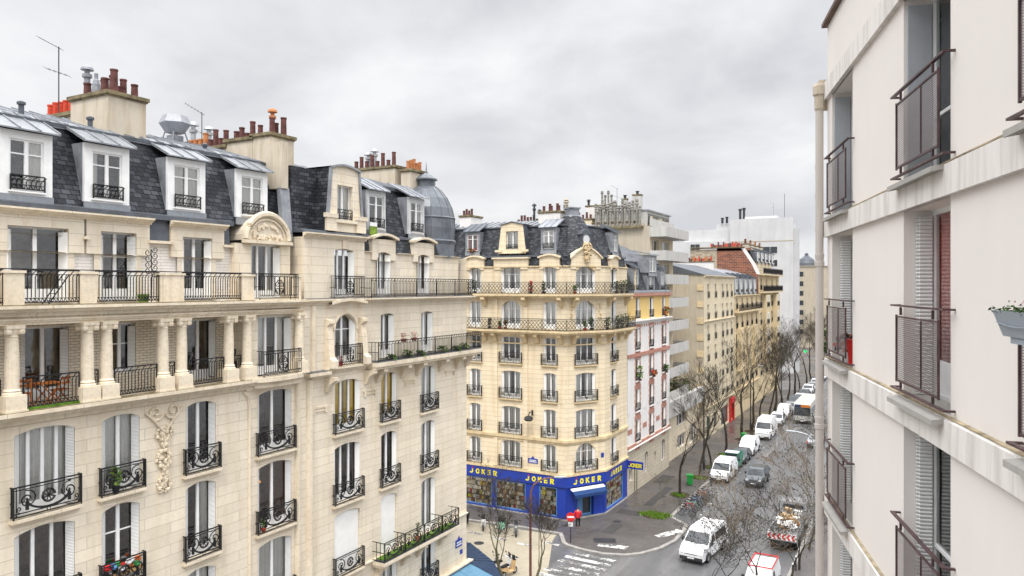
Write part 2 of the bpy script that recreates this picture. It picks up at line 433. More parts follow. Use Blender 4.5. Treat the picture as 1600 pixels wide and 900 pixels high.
def mesh_screen(name, c, pitch, hole):
    """fine woven metal screen: opaque wires and open holes"""
    t = NT(name, 0.5, 0.4)
    t.base(c)
    sp = t.n('ShaderNodeSeparateXYZ', {0: t.obj()})
    def wire(s):
        a = t.n('ShaderNodeMath', {0: s, 1: pitch}, operation='MULTIPLY').outputs[0]
        b = t.n('ShaderNodeMath', {0: a}, operation='FRACT').outputs[0]
        return t.n('ShaderNodeMath', {0: b, 1: hole}, operation='LESS_THAN').outputs[0]
    h = t.n('ShaderNodeMath', {0: wire(sp.outputs[0]), 1: wire(sp.outputs[2])}, operation='MULTIPLY').outputs[0]
    tr = t.n('ShaderNodeBsdfTransparent')
    mx = t.n('ShaderNodeMixShader', {0: h, 1: t.b.outputs[0], 2: tr.outputs[0]})
    t.link(mx.outputs[0], t.o.inputs['Surface'])
    return t.m
M['screen'] = mesh_screen('perforated_screen', (0.17, 0.145, 0.145), 40.0, 0.62)

# ------------------------------------------------------------------ mesh helpers
class MB:
    """collects faces, links them as ONE mesh object. Local axes of a facade: x right, y inward, z up."""
    def __init__(s):
        s.v, s.f, s.mi = [], [], []
    def add(s, vs, fs, mi=0):
        o = len(s.v)
        s.v.extend(tuple(p) for p in vs)
        for f in fs:
            s.f.append(tuple(i + o for i in f)); s.mi.append(mi)
        return s
    def box(s, x0, x1, y0, y1, z0, z1, mi=0):
        return s.add([(x0, y0, z0), (x1, y0, z0), (x1, y1, z0), (x0, y1, z0), (x0, y0, z1), (x1, y0, z1), (x1, y1, z1), (x0, y1, z1)],
                     [(3, 2, 1, 0), (4, 5, 6, 7), (0, 1, 5, 4), (1, 2, 6, 5), (2, 3, 7, 6), (3, 0, 4, 7)], mi)
    def quad(s, a, b, c, d, mi=0):
        return s.add([a, b, c, d], [(0, 1, 2, 3)], mi)
    def prism(s, poly, z0, z1, mi=0, top=True, bottom=True):
        n = len(poly)
        f = [(i, (i + 1) % n, n + (i + 1) % n, n + i) for i in range(n)]
        if top: f.append(tuple(range(n, 2 * n)))
        if bottom: f.append(tuple(range(n - 1, -1, -1)))
        return s.add([(x, y, z0) for x, y in poly] + [(x, y, z1) for x, y in poly], f, mi)
    def extrude_x(s, prof, x0, x1, mi=0):
        """profile of (y, z) swept along x, closed ends"""
        n = len(prof)
        f = [(i, (i + 1) % n, n + (i + 1) % n, n + i) for i in range(n)]
        f += [tuple(range(n - 1, -1, -1)), tuple(range(n, 2 * n))]
        return s.add([(x0, y, z) for y, z in prof] + [(x1, y, z) for y, z in prof], f, mi)
    def extrude_y(s, prof, y0, y1, mi=0):
        n = len(prof)
        f = [(i, (i + 1) % n, n + (i + 1) % n, n + i) for i in range(n)]
        f += [tuple(range(n - 1, -1, -1)), tuple(range(n, 2 * n))]
        return s.add([(x, y0, z) for x, z in prof] + [(x, y1, z) for x, z in prof], f, mi)
    def tube(s, pts, r, n=4, mi=0, closed=False, cap=True):
        P = [Vector(p) for p in pts]
        rs = r if isinstance(r, (list, tuple)) else [r] * len(P)
        m = len(P)
        o = len(s.v)
        for i, p in enumerate(P):
            a = P[(i - 1) % m] if (closed or i > 0) else P[i]
            b = P[(i + 1) % m] if (closed or i < m - 1) else P[i]
            d = (b - a)
            if d.length < 1e-9: d = Vector((0, 0, 1))
            d.normalize()
            ref = Vector((0, 0, 1)) if abs(d.z) < 0.9 else Vector((0, 1, 0))
            u = d.cross(ref).normalized(); w = u.cross(d).normalized()
            for k in range(n):
                t = 2 * PI * (k + 0.5) / n
                s.v.append(tuple(p + (u * math.cos(t) + w * math.sin(t)) * rs[i]))
        for i in range(m if closed else m - 1):
            j = (i + 1) % m
            for k in range(n):
                l = (k + 1) % n
                s.f.append((o + i * n + k, o + i * n + l, o + j * n + l, o + j * n + k)); s.mi.append(mi)
        if cap and not closed:
            s.f.append(tuple(o + k for k in range(n - 1, -1, -1))); s.mi.append(mi)
            s.f.append(tuple(o + (m - 1) * n + k for k in range(n))); s.mi.append(mi)
        return s
    def lathe(s, prof, cx=0, cy=0, n=12, mi=0, a0=0.0, cap=True):
        o = len(s.v); m = len(prof)
        for r, z in prof:
            for k in range(n):
                t = a0 + 2 * PI * k / n
                s.v.append((cx + r * math.cos(t), cy + r * math.sin(t), z))
        for i in range(m - 1):
            for k in range(n):
                l = (k + 1) % n
                s.f.append((o + i * n + k, o + i * n + l, o + (i + 1) * n + l, o + (i + 1) * n + k)); s.mi.append(mi)
        if cap:
            s.f.append(tuple(o + k for k in range(n - 1, -1, -1))); s.mi.append(mi)
            s.f.append(tuple(o + (m - 1) * n + k for k in range(n))); s.mi.append(mi)
        return s
    def ball(s, c, r, n=6, m=4, mi=0, sz=1.0):
        prof = [(max(1e-4, r * math.sin(PI * i / m)), -r * sz * math.cos(PI * i / m)) for i in range(m + 1)]
        return s.lathe([(a, b + c[2]) for a, b in prof], c[0], c[1], n, mi)
    def leaf(s, c, size, rg, mi=0):
        d = Vector((rg.uniform(-1, 1), rg.uniform(-1, 1), rg.uniform(-1, 1))).normalized()
        u = d.orthogonal().normalized(); w = d.cross(u)
        c = Vector(c); a = size * rg.uniform(0.6, 1.2); b = a * 0.6
        return s.add([c - u * a, c - w * b, c + u * a, c + w * b], [(0, 1, 2, 3)], mi)
    def mesh(s, name, mats, smooth=False):
        me = bpy.data.meshes.new(name)
        me.from_pydata(s.v, [], s.f)
        mats = mats if isinstance(mats, (list, tuple)) else [mats]
        for m in mats:
            me.materials.append(m)
        if len(mats) > 1:
            me.polygons.foreach_set('material_index', s.mi)
        if smooth:
            me.polygons.foreach_set('use_smooth', [True] * len(s.f))
        me.update()
        return me
    def build(s, name, mats, parent=None, loc=(0, 0, 0), rz=0.0, smooth=False):
        return inst(s.mesh(name, mats, smooth), name, parent, loc, rz)

def build_each(mb, name, mat, parent):
    """one part per unconnected piece of the collected mesh"""
    up = list(range(len(mb.v)))
    def find(i):
        while up[i] != i:
            up[i] = up[up[i]]; i = up[i]
        return i
    for f in mb.f:
        for k in f[1:]:
            up[find(k)] = find(f[0])
    g = {}
    for f in mb.f:
        g.setdefault(find(f[0]), []).append(f)
    for fs in g.values():
        ids = sorted({i for f in fs for i in f}); m = {i: k for k, i in enumerate(ids)}
        MB().add([mb.v[i] for i in ids], [tuple(m[i] for i in f) for f in fs]).build(name, mat, parent)

def inst(me, name, parent=None, loc=(0, 0, 0), rz=0.0):
    o = bpy.data.objects.new(name, me)
    COL.objects.link(o)
    o.parent = parent
    o.location = loc
    o.rotation_euler = (0, 0, rz)
    return o

def tag(o, label, cat, group=None):
    o['label'] = label; o['category'] = cat
    if group: o['group'] = group
    return o

def thing(name, label, cat, loc=(0, 0, 0), rz=0.0, group=None):
    o = bpy.data.objects.new(name, None)
    o.empty_display_size = 0.3
    COL.objects.link(o)
    o.location = loc; o.rotation_euler = (0, 0, rz)
    return tag(o, label, cat, group)

def structure(o):
    o['kind'] = 'structure'
    return o

def copy_thing(src, label, loc, rz=0.0, group=None):
    """the thing, its parts and their sub-parts, sharing meshes"""
    def rec(o, par):
        c = o.copy(); COL.objects.link(c); c.parent = par
        for ch in [k for k in o.children]:
            rec(ch, c)
        return c
    r = rec(src, None)
    r.location = loc; r.rotation_euler = (0, 0, rz); r['label'] = label
    if group: r['group'] = group
    return r

def arc(cx, cz, r, a0, a1, n, y=0.0, rz=None):
    rz = rz or r
    return [(cx + r * math.cos(R(a0 + (a1 - a0) * i / n)), y, cz + rz * math.sin(R(a0 + (a1 - a0) * i / n))) for i in range(n + 1)]

def spiral(cx, cz, r0, r1, a0, turns, n, y=0.0):
    return [(cx + (r0 + (r1 - r0) * i / n) * math.cos(R(a0) + 2 * PI * turns * i / n), y,
             cz + (r0 + (r1 - r0) * i / n) * math.sin(R(a0) + 2 * PI * turns * i / n)) for i in range(n + 1)]

def wall(mb, x0, x1, z0, z1, holes, y=0.0, reveal=0.3, mi=0):
    """a wall face in the plane y with real openings (x0,x1,z0,z1[,rise]) and their reveals"""
    xs = sorted({x0, x1} | {round(h[0], 4) for h in holes} | {round(h[1], 4) for h in holes})
    zs = sorted({z0, z1} | {round(h[2], 4) for h in holes} | {round(h[3], 4) for h in holes})
    xs = [x for x in xs if x0 - 1e-6 <= x <= x1 + 1e-6]; zs = [z for z in zs if z0 - 1e-6 <= z <= z1 + 1e-6]
    for i in range(len(xs) - 1):
        # merge vertical runs
        run = None
        for j in range(len(zs) - 1):
            cx, cz = (xs[i] + xs[i + 1]) / 2, (zs[j] + zs[j + 1]) / 2
            inside = any(h[0] < cx < h[1] and h[2] < cz < h[3] for h in holes)
            if inside:
                if run is not None:
                    mb.quad((xs[i], y, run), (xs[i + 1], y, run), (xs[i + 1], y, zs[j]), (xs[i], y, zs[j]), mi); run = None
            elif run is None:
                run = zs[j]
        if run is not None:
            mb.quad((xs[i], y, run), (xs[i + 1], y, run), (xs[i + 1], y, zs[-1]), (xs[i], y, zs[-1]), mi)
    for h in holes:
        a, b, c, d = h[:4]; rise = h[4] if len(h) > 4 else 0.0
        Y = y + reveal
        zt = d - rise
        mb.quad((a, y, c), (a, Y, c), (a, Y, zt), (a, y, zt), mi)
        mb.quad((b, y, c), (b, y, zt), (b, Y, zt), (b, Y, c), mi)
        mb.quad((a, y, c), (b, y, c), (b, Y, c), (a, Y, c), mi)
        if rise <= 0:
            mb.quad((a, y, d), (a, Y, d), (b, Y, d), (b, y, d), mi)
        else:
            n = 10; hw = (b - a) / 2; cx = (a + b) / 2
            pts = []
            if rise >= hw - 1e-3:
                for k in range(n + 1):
                    t = PI - PI * k / n
                    pts.append((cx + hw * math.cos(t), zt + rise * math.sin(t)))
            else:
                rad = (hw * hw + rise * rise) / (2 * rise); t0 = math.asin(hw / rad)
                for k in range(n + 1):
                    t = -t0 + 2 * t0 * k / n
                    pts.append((cx + rad * math.sin(t), d - rad + rad * math.cos(t)))
            for k in range(n):
                (xa, za), (xb, zb) = pts[k], pts[k + 1]
                mb.quad((xa, y, za), (xa, Y, za), (xb, Y, zb), (xb, y, zb), mi)
                mb.quad((xa, y, za), (xb, y, zb), (xb, y, d), (xa, y, d), mi)
                mb.quad((xa, Y, za), (xa, Y, d), (xb, Y, d), (xb, Y, zb), mi)
    return mb
# ------------------------------------------------------------------ building components
_cache = {}
def cached(key, fn):
    if key not in _cache:
        _cache[key] = fn()
    return _cache[key]

def frame_mesh(w, h, leaves, kick, transom, ft=0.06):
    def mk():
        b = MB()
        b.box(-w / 2, -w / 2 + ft, 0, 0.07, 0, h).box(w / 2 - ft, w / 2, 0, 0.07, 0, h)
        b.box(-w / 2 + ft, w / 2 - ft, 0, 0.07, h - ft, h).box(-w / 2 + ft, w / 2 - ft, 0, 0.07, 0, ft)
        iw = w - 2 * ft
        top = h - ft
        for i in range(1, leaves):
            x = -iw / 2 + iw * i / leaves
            hw = 0.06 if leaves == 2 else 0.05
            b.box(x - hw, x + hw, -0.02, 0.06, ft, top)
        if kick:
            for i in range(leaves):
                xa = -iw / 2 + iw * i / leaves + 0.05; xb = -iw / 2 + iw * (i + 1) / leaves - 0.05
                b.box(xa, xb, 0.015, 0.05, ft, ft + kick)
        if transom:
            b.box(-iw / 2, iw / 2, 0.005, 0.055, transom - 0.022, transom + 0.022)
        return b.mesh('window_frame', M['white_paint'])
    return cached(('fr', round(w, 2), round(h, 2), leaves, round(kick, 2), round(transom or 0, 2)), mk)

def pane_mesh(w, h, kick, mat):
    def mk():
        b = MB()
        b.quad((-w / 2 + 0.06, 0.035, 0.06 + kick), (w / 2 - 0.06, 0.035, 0.06 + kick), (w / 2 - 0.06, 0.035, h - 0.06), (-w / 2 + 0.06, 0.035, h - 0.06))
        return b.mesh('pane', M[mat])
    return cached(('pn', round(w, 2), round(h, 2), round(kick, 2), mat), mk)

def curtain_mesh(w, h, mat, gap, seed):
    def mk():
        rg = random.Random(seed)
        b = MB()
        def sheet(xa, xb):
            n = max(4, int((xb - xa) / 0.05))
            p = [(xa + (xb - xa) * i / n, 0.085 + 0.03 * math.sin(i * 1.9 + rg.random())) for i in range(n + 1)]
            for i in range(n):
                b.quad((p[i][0], p[i][1], 0.05), (p[i + 1][0], p[i + 1][1], 0.05), (p[i + 1][0], p[i + 1][1], h - 0.05), (p[i][0], p[i][1], h - 0.05))
        x0, x1 = -w / 2 + 0.05, w / 2 - 0.05
        m = (x0 + x1) / 2 + gap[2] * w
        g = gap[0] * w / 2
        if gap[1] in ('both', 'left'): sheet(x0, m - g)
        if gap[1] in ('both', 'right'): sheet(m + g, x1)
        return b.mesh('curtain', M[mat])
    return cached(('cu', round(w, 2), round(h, 2), mat, gap, seed), mk)

def shutter_mesh(side, w, h, d, mat):
    """a folded shutter standing half open in the reveal"""
    def mk():
        b = MB()
        a = (side * (w / 2 - 0.015), -d + 0.02); c = (side * (w / 2 - 0.21), -0.03)
        n = Vector((a[1] - c[1], c[0] - a[0])).normalized() * 0.018
        b.prism([(a[0] - n.x, a[1] - n.y), (a[0] + n.x, a[1] + n.y), (c[0] + n.x, c[1] + n.y), (c[0] - n.x, c[1] - n.y)][::1], 0.05, h - 0.12)
        return b.mesh('shutter', M[mat])
    return cached(('sh', side, round(w, 2), round(h, 2), round(d, 2), mat), mk)

def sill_mesh(w, d, out, th, mat):
    def mk():
        b = MB()
        b.extrude_x([(-d - out, -th), (-d + 0.0, -th), (-d + 0.0, -0.002), (-d - out, -0.02)], -w / 2 - 0.16, w / 2 + 0.16)
        b.extrude_x([(-d - out * 0.55, -th - 0.09), (-d - 0.001, -th - 0.09), (-d - 0.001, -th - 0.001), (-d - out * 0.55, -th - 0.001)], -w / 2 - 0.1, w / 2 + 0.1)
        return b.mesh('sill', M[mat])
    return cached(('si', round(w, 2), round(d, 2), out, th, mat), mk)

CUR = [None, (0.5, 'both', 0.0), (0.15, 'both', 0.0), (0.0, 'left', 0.05), (0.0, 'right', 0.0), (0.02, 'both', 0.0), None, (0.7, 'both', 0.1)]
_wn = [0]
def window(parent, x, y, z, w, h, rz=0.0, leaves=2, kick=0.35, transom=None, curtain='auto', cmat='curtain', shutter='shutter', reveal=0.27,
           sill=None, glass='glass', small=False):
    """x,y,z: middle of the sill at the glazing plane, y measured inward"""
    _wn[0] += 1
    k = _wn[0]
    f = inst(frame_mesh(w, h, leaves, kick, transom), 'window', parent, (x, y, z), rz)
    inst(pane_mesh(w, h, kick, glass), 'pane', f)
    if curtain == 'auto':
        curtain = CUR[(k * 5 + k // 3) % len(CUR)]
    if curtain:
        inst(curtain_mesh(w, h, cmat, curtain, k % 4), 'curtain', f)
    if shutter and not small:
        for s in (-1, 1):
            inst(shutter_mesh(s, w, h, reveal, shutter), 'shutter', f)
    if sill:
        inst(sill_mesh(w, reveal, 0.2, 0.12, sill), 'sill', f)
    return f

# ---- ironwork, all drawn in the plane y=0, middle at x=0, standing on z=0
def iron_frame(b, w, h, ret, t=0.017):
    b.tube([(-w / 2, 0, h), (w / 2, 0, h)], t * 1.25).tube([(-w / 2, 0, 0.07), (w / 2, 0, 0.07)], t)
    for s in (-1, 1):
        b.tube([(s * w / 2, 0, 0), (s * w / 2, 0, h)], t * 1.1)
        if ret:
            for zz in (h, 0.07, 0.5 * h):
                b.tube([(s * w / 2, 0, zz), (s * w / 2, ret, zz)], t)
            for q in (0.33, 0.66):
                b.tube([(s * w / 2, ret * q, 0.07), (s * w / 2, ret * q, h)], t * 0.7)

def rail_scroll(w, h=0.95, ret=0.2, dark='iron'):
    def mk():
        b = MB(); t = 0.0235
        iron_frame(b, w, h, ret, 0.023)
        b.tube([(-w / 2, 0, 0.17), (w / 2, 0, 0.17)], t * 0.9).tube([(-w / 2, 0, h - 0.09), (w / 2, 0, h - 0.09)], t * 0.8)
        cz = h * 0.56; r = min(h * 0.21, w * 0.14)
        b.tube(arc(0, cz, r, 0, 345, 14), t * 1.1, closed=False, n=3)
        b.tube(arc(0, cz, r * 0.82, 0, 345, 12), t * 0.7, n=3)
        for k in range(4):
            a = PI / 4 * k + 0.4
            b.tube([(-r * 0.8 * math.cos(a), 0, cz - r * 0.8 * math.sin(a)), (r * 0.8 * math.cos(a), 0, cz + r * 0.8 * math.sin(a))], t * 0.8, n=3)
        b.tube(arc(0, cz + 0.06, w * 0.33, 200, 340, 10, rz=h * 0.42), t * 1.9, n=4)
        for s in (-1, 1):
            sx = s * w * 0.31
            p = spiral(0, 0, h * 0.29, 0.04, 80, 1.6, 20)
            b.tube([(sx + s * q[0], 0, cz + 0.02 + q[2]) for q in p], t * 1.1, n=3)
            p = spiral(0, 0, h * 0.17, 0.03, 250, 1.2, 12)
            b.tube([(s * w * 0.42 + s * q[0] * 0.5, 0, h * 0.3 + q[2] * 0.7) for q in p], t * 0.9, n=3)
            b.tube([(sx, 0, cz - 0.05), (sx, 0, 0.24)], t * 2.2, n=4)
            b.ball((sx, 0, cz + 0.02), 0.045, 5, 3)
            b.tube([(s * (w / 2 - 0.08), 0, 0.07), (s * (w / 2 - 0.08), 0, h)], t * 0.8, n=3)
        b.tube(arc(0, 0.12, 0.055, 0, 340, 8), t * 0.8, n=3)
        return b.mesh('window_railing', M[dark])
    return cached(('rs', round(w, 2), round(h, 2), ret, dark), mk)

def rail_bars(w, h=1.0, ret=0.0, gap=0.125, dark='iron', posts=True):
    """vertical bars joined by small arches above and scrolls below"""
    def mk():
        b = MB(); t = 0.0175
        iron_frame(b, w, h, ret, 0.022)
        n = max(2, int(round(w / gap)))
        g = w / n
        b.tube([(-w / 2, 0, 0.2), (w / 2, 0, 0.2)], t).tube([(-w / 2, 0, h - 0.13), (w / 2, 0, h - 0.13)], t)
        for i in range(n):
            x = -w / 2 + g * (i + 0.5)
            b.tube([(x - g * 0.33, 0, 0.22), (x - g * 0.33, 0, h - 0.2), (x, 0, h - 0.13)], t, n=3)
            if i % 2 == 0:
                b.tube([(x, 0, h - 0.13), (x + g * 0.35, 0, h - 0.07), (x + g * 0.9, 0, h - 0.02)], t, n=3)
            b.tube([(x - g * 0.45, 0, 0.2), (x - g * 0.1, 0, 0.09), (x + g * 0.3, 0, 0.1), (x + g * 0.45, 0, 0.19)], t, n=3)
        if posts:
            m = max(1, int(w / 1.6))
            for i in range(1, m):
                b.tube([(-w / 2 + w * i / m, 0, 0), (-w / 2 + w * i / m, 0, h)], 0.022)
        return b.mesh('balcony_railing', M[dark])
    return cached(('rb', round(w, 2), round(h, 2), ret, gap, dark), mk)

def rail_forged(w, h=1.05, ret=0.5, dark='iron'):
    """bars at the sides, a tall scrolled medallion in the middle"""
    def mk():
        b = MB(); t = 0.018
        iron_frame(b, w, h, ret)
        b.tube([(-w / 2, 0, h - 0.12), (w / 2, 0, h - 0.12)], t).tube([(-w / 2, 0, 0.2), (w / 2, 0, 0.2)], t)
        n = int(w / 0.12)
        for i in range(1, n):
            x = -w / 2 + w * i / n
            if abs(x) > 0.28:
                b.tube([(x, 0, 0.2), (x, 0, h - 0.12)], t, n=3)
            b.tube(arc(x, 0.13, 0.05, 0, 300, 6), t * 0.8, n=3)
            b.tube(arc(x, h - 0.06, 0.045, 0, 300, 6), t * 0.8, n=3)
        for s in (-1, 1):
            b.tube([(s * q[0] + s * 0.12, 0, 0.68 + q[2]) for q in spiral(0, 0, 0.16, 0.03, 90, 1.5, 14)], t * 1.3, n=3)
            b.tube([(s * q[0] + s * 0.11, 0, 0.38 + q[2]) for q in spiral(0, 0, 0.14, 0.03, 270, 1.5, 14)], t * 1.3, n=3)
            b.tube([(s * 0.26, 0, 0.2), (s * 0.26, 0, h - 0.12)], t)
        b.tube([(0, 0, 0.2), (0, 0, h - 0.12)], t * 1.6)
        b.tube(arc(0, 0.53, 0.24, 0, 350, 12, rz=0.3), t, n=3)
        return b.mesh('balcony_railing', M[dark])
    return cached(('rf', round(w, 2), round(h, 2), ret, dark), mk)

def rail_lattice(w, h=1.0, ret=0.0, dark='iron_g', cell=0.34):
    def mk():
        b = MB(); t = 0.024
        iron_frame(b, w, h, ret, 0.026)
        n = max(1, int(round(w / cell))); g = w / n
        for i in range(n):
            x = -w / 2 + g * i
            z0, z1 = 0.1, h - 0.12
            zm = (z0 + z1) / 2
            for za, zb in ((z0, zm), (zm, z1)):
                b.tube([(x, 0, za), (x + g, 0, zb)], t, n=3).tube([(x, 0, zb), (x + g, 0, za)], t, n=3)
        b.tube([(-w / 2, 0, h - 0.12), (w / 2, 0, h - 0.12)], t)
        for i in range(0, n + 1, 4):
            b.tube([(-w / 2 + g * i, 0, 0), (-w / 2 + g * i, 0, h)], 0.022)
        return b.mesh('balcony_railing', M[dark])
    return cached(('rl', round(w, 2), round(h, 2), ret, dark), mk)

def rail_oval(w, h=0.95, ret=0.18, dark='iron_g'):
    """bars with one oval medallion: the window guards of the yellow corner building"""
    def mk():
        b = MB(); t = 0.022
        iron_frame(b, w, h, ret, 0.024)
        b.tube([(-w / 2, 0, h - 0.12), (w / 2, 0, h - 0.12)], t)
        n = int(w / 0.15)
        for i in range(1, n):
            x = -w / 2 + w * i / n
            if abs(x) > 0.2:
                b.tube([(x, 0, 0.07), (x, 0, h - 0.12)], t * 0.8, n=3)
            b.tube(arc(x, h * 0.35, 0.075, 0, 320, 6), t * 0.8, n=3)
        b.tube(arc(0, h * 0.5, 0.17, 0, 345, 12, rz=0.26), t * 1.5, n=4)
        b.tube(arc(0, h * 0.5, 0.09, 0, 345, 8, rz=0.16), t * 1.2, n=4)
        for s in (-1, 1):
            b.tube([(s * q[0] + s * w * 0.3, 0, h * 0.5 + q[2]) for q in spiral(0, 0, 0.18, 0.03, 90, 1.4, 10)], t * 1.1, n=3)
        return b.mesh('window_railing', M[dark])
    return cached(('ro', round(w, 2), round(h, 2), ret, dark), mk)

# ---- roof pieces
def pot_mesh(kind, h, r, mat):
    def mk():
        b = MB()
        if kind == 'pot':
            b.lathe([(r * 1.08, 0), (r * 1.0, 0.06), (r * 0.9, h - 0.08), (r * 1.05, h - 0.06), (r * 1.05, h), (r * 0.8, h), (r * 0.78, h - 0.2)], n=10)
        elif kind == 'cowl':
            b.lathe([(r * 0.7, 0), (r * 0.7, h * 0.6), (r * 1.1, h * 0.62), (r * 1.1, h * 0.72), (r * 0.6, h * 0.74), (r * 0.6, h * 0.84), (r * 1.5, h * 0.85), (r * 1.3, h * 0.93), (r * 0.2, h)], n=10)
        elif kind == 'cone':
            b.lathe([(r * 1.3, 0), (r * 1.1, h * 0.2), (r * 1.15, h * 0.22), (r * 0.95, h * 0.45), (r, h * 0.47), (r * 0.75, h * 0.7), (r * 0.5, h * 0.75), (r * 0.5, h)], n=10)
        elif kind == 'pipe':
            b.lathe([(r * 0.8, 0), (r * 0.8, h * 0.78), (r * 1.25, h * 0.8), (r * 1.25, h * 0.86), (r * 0.7, h * 0.88), (r * 0.7, h * 0.92), (r * 1.3, h * 0.93), (r * 1.0, h)], n=8)
        return b.mesh('chimney_pot', M[mat], smooth=False)
    return cached((kind, round(h, 2), round(r, 2), mat), mk)

def chimney(parent, x0, x1, y0, y1, z0, z1, pots, mat='chimney', over=0.1):
    b = MB()
    b.box(x0, x1, y0, y1, z0, z1 - 0.14)
    b.box(x0 - over, x1 + over, y0 - over, y1 + over, z1 - 0.14, z1, 1)
    b.box(x0 - over * 0.5, x1 + over * 0.5, y0 - over * 0.5, y1 + over * 0.5, z1 - 0.2, z1 - 0.141, 1)
    c = b.build('chimney', [M[mat], M['stone_trim_d']], parent)
    for px, py, h, r, kind, m in pots:
        inst(pot_mesh(kind, h, r, m), 'chimney_pot', c, (px, py, z1))
    return c
M['stone_trim_d'] = simple('mossy_coping', (0.20, 0.165, 0.10), 0.9, 0.1, var=0.5, scale=3)

def pot_row(xa, xb, ya, yb, n, rg, mats=('pot_b',), hs=(0.45, 0.9), r=0.13):
    out = []
    for i in range(n):
        t = (i + 0.5) / n
        out.append((xa + (xb - xa) * t, ya + (yb - ya) * t, round(rg.choice([hs[0], (hs[0] + hs[1]) / 2, hs[1]]), 2), r, 'pot', rg.choice(mats)))
    return out

def dormer(parent, x, y, z0, w, h, ow, depth=1.15, oh=0.26, rise=0.8, rz=0.0, frame='white_paint', roof='zinc_l', rail=True, below=0.12, cheek='zinc', curtain='auto'):
    """zinc-roofed dormer: front frame round a window (w x h), cheeks running back, lean-to roof with seams"""
    top = h + oh
    b = MB()
    sd = (ow - w) / 2
    b.box(-ow / 2, -w / 2, 0, 0.12, -below, top, 0).box(w / 2, ow / 2, 0, 0.12, -below, top, 0)
    b.box(-w / 2, w / 2, 0, 0.12, h, top, 0).box(-w / 2, w / 2, 0, 0.12, -below, 0, 0)
    b.box(-w / 2 - 0.05, w / 2 + 0.05, -0.08, 0.0, -0.05, 0.0, 0)
    b.box(-ow / 2, -ow / 2 + 0.05, 0.12, depth, -below, top, 1).box(ow / 2 - 0.05, ow / 2, 0.12, depth, -below, top, 1)
    b.box(-ow / 2 - 0.03, ow / 2 + 0.03, -0.03, 0.02, -below - 0.32, -below, 1)
    d = b.build('dormer', [M[frame], M[cheek]], parent, (x, y, z0), rz)
    r = MB()
    e = ow / 2 + 0.16
    r.extrude_x([(-0.22, top), (depth + 0.25, top + rise), (depth + 0.25, top + rise + 0.06), (-0.22, top + 0.05)], -e, e)
    n = 4
    for i in range(n):
        xx = -e + 0.02 + (2 * e - 0.04) * i / (n - 1)
        r.extrude_x([(-0.23, top + 0.05), (depth + 0.25, top + rise + 0.06), (depth + 0.25, top + rise + 0.1), (-0.23, top + 0.095)], xx - 0.02, xx + 0.02)
    r.build('dormer_roof', M[roof], d)
    inst(frame_mesh(w, h, 2, 0.0, h * 0.72), 'window_frame', d, (0, 0.05, 0))
    inst(pane_mesh(w, h, 0.0, 'glass'), 'pane', d, (0, 0.05, 0))
    _wn[0] += 1
    if curtain == 'auto':
        curtain = CUR[(_wn[0] * 3) % len(CUR)]
    if curtain:
        inst(curtain_mesh(w, h, 'curtain', curtain, _wn[0] % 4), 'curtain', d, (0, 0.05, 0))
    inst(cached(('dback', round(w, 2), round(h, 2)), lambda: MB().quad((-w / 2, 0.9, 0), (w / 2, 0.9, 0), (w / 2, 0.9, h), (-w / 2, 0.9, h)).mesh('room_back', M['interior'])), 'room_back', d)
    if rail:
        inst(rail_bars(w, 0.5, 0.0, 0.16, 'iron', False), 'window_railing', d, (0, -0.06, 0.0))
    return d

def room(parent, segs, z0, z1, depth=1.6, name='room_interior'):
    """dim back walls and floors of the rooms behind the openings; segs: ((x0,x1,y,rz,ox,oy), ...)"""
    b = MB()
    for x0, x1, y in segs:
        b.quad((x0, y + depth, z0), (x1, y + depth, z0), (x1, y + depth, z1), (x0, y + depth, z1))
    return b

def leafy(name, label, cat, loc, rx, ry, rz_, n, size, mats, parent_pot=None, group=None, seed=1, stems=True):
    """a small plant: leaf faces through a volume on a few stems"""
    rg = random.Random(seed)
    t = thing(name, label, cat, loc, 0, group)
    b = MB()
    for i in range(n):
        a = rg.uniform(0, 2 * PI); q = rg.random() ** 0.5; zz = rg.uniform(0.1, 1.0)
        k = 1.0 - 0.5 * abs(zz - 0.45)
        b.leaf((rx * q * k * math.cos(a), ry * q * k * math.sin(a), rz_ * zz), size, rg, rg.randrange(len(mats)))
    b.build('foliage', [M[m] for m in mats], t)
    if stems:
        s = MB()
        for i in range(4):
            s.tube([(rg.uniform(-rx, rx) * 0.3, rg.uniform(-ry, ry) * 0.3, 0), (rg.uniform(-rx, rx) * 0.7, rg.uniform(-ry, ry) * 0.7, rz_ * 0.9)], 0.01, n=3)
        s.build('stem', M['twig'], t)
    if parent_pot:
        r, h, mat = parent_pot
        MB().lathe([(r * 0.7, -h), (r, -0.04), (r * 1.1, -0.04), (r * 1.1, 0), (r * 0.9, 0), (r * 0.88, -0.04)], n=10).build('flower_pot', M[mat], t)
    return t
# ================================================================== colonnade building (left)
XF = -24.2
A = thing('apartment_building', 'cream stone apartment building with columned loggia and slate mansard at the left', 'building', (XF, 0, 0), R(90))
AX0, AX1 = 3.0, 24.35
colsA = [(5.2, 6.6), (8.9, 10.3), (12.44, 14.3), (15.21, 16.6), (18.48, 19.85), (21.96, 23.86)]
rowsA = [(13.36, 16.05), (10.08, 12.95), (6.72, 9.62), (3.5, 6.3)]
holes = [(a, b, c, d, 0.17) for a, b in colsA for c, d in rowsA]
b = MB()
wall(b, AX0, AX1, 0, 16.3, holes, 0.0, 0.3)
# bay carried up past the loggia, return walls of the loggia
wall(b, 21.3, AX1, 16.3, 19.9, [(21.96, 23.86, 16.68, 19.2)], 0.0, 0.3)
b.quad((21.3, 0, 16.3), (21.3, 0, 19.9), (21.3, 1.1, 19.9), (21.3, 1.1, 16.3))
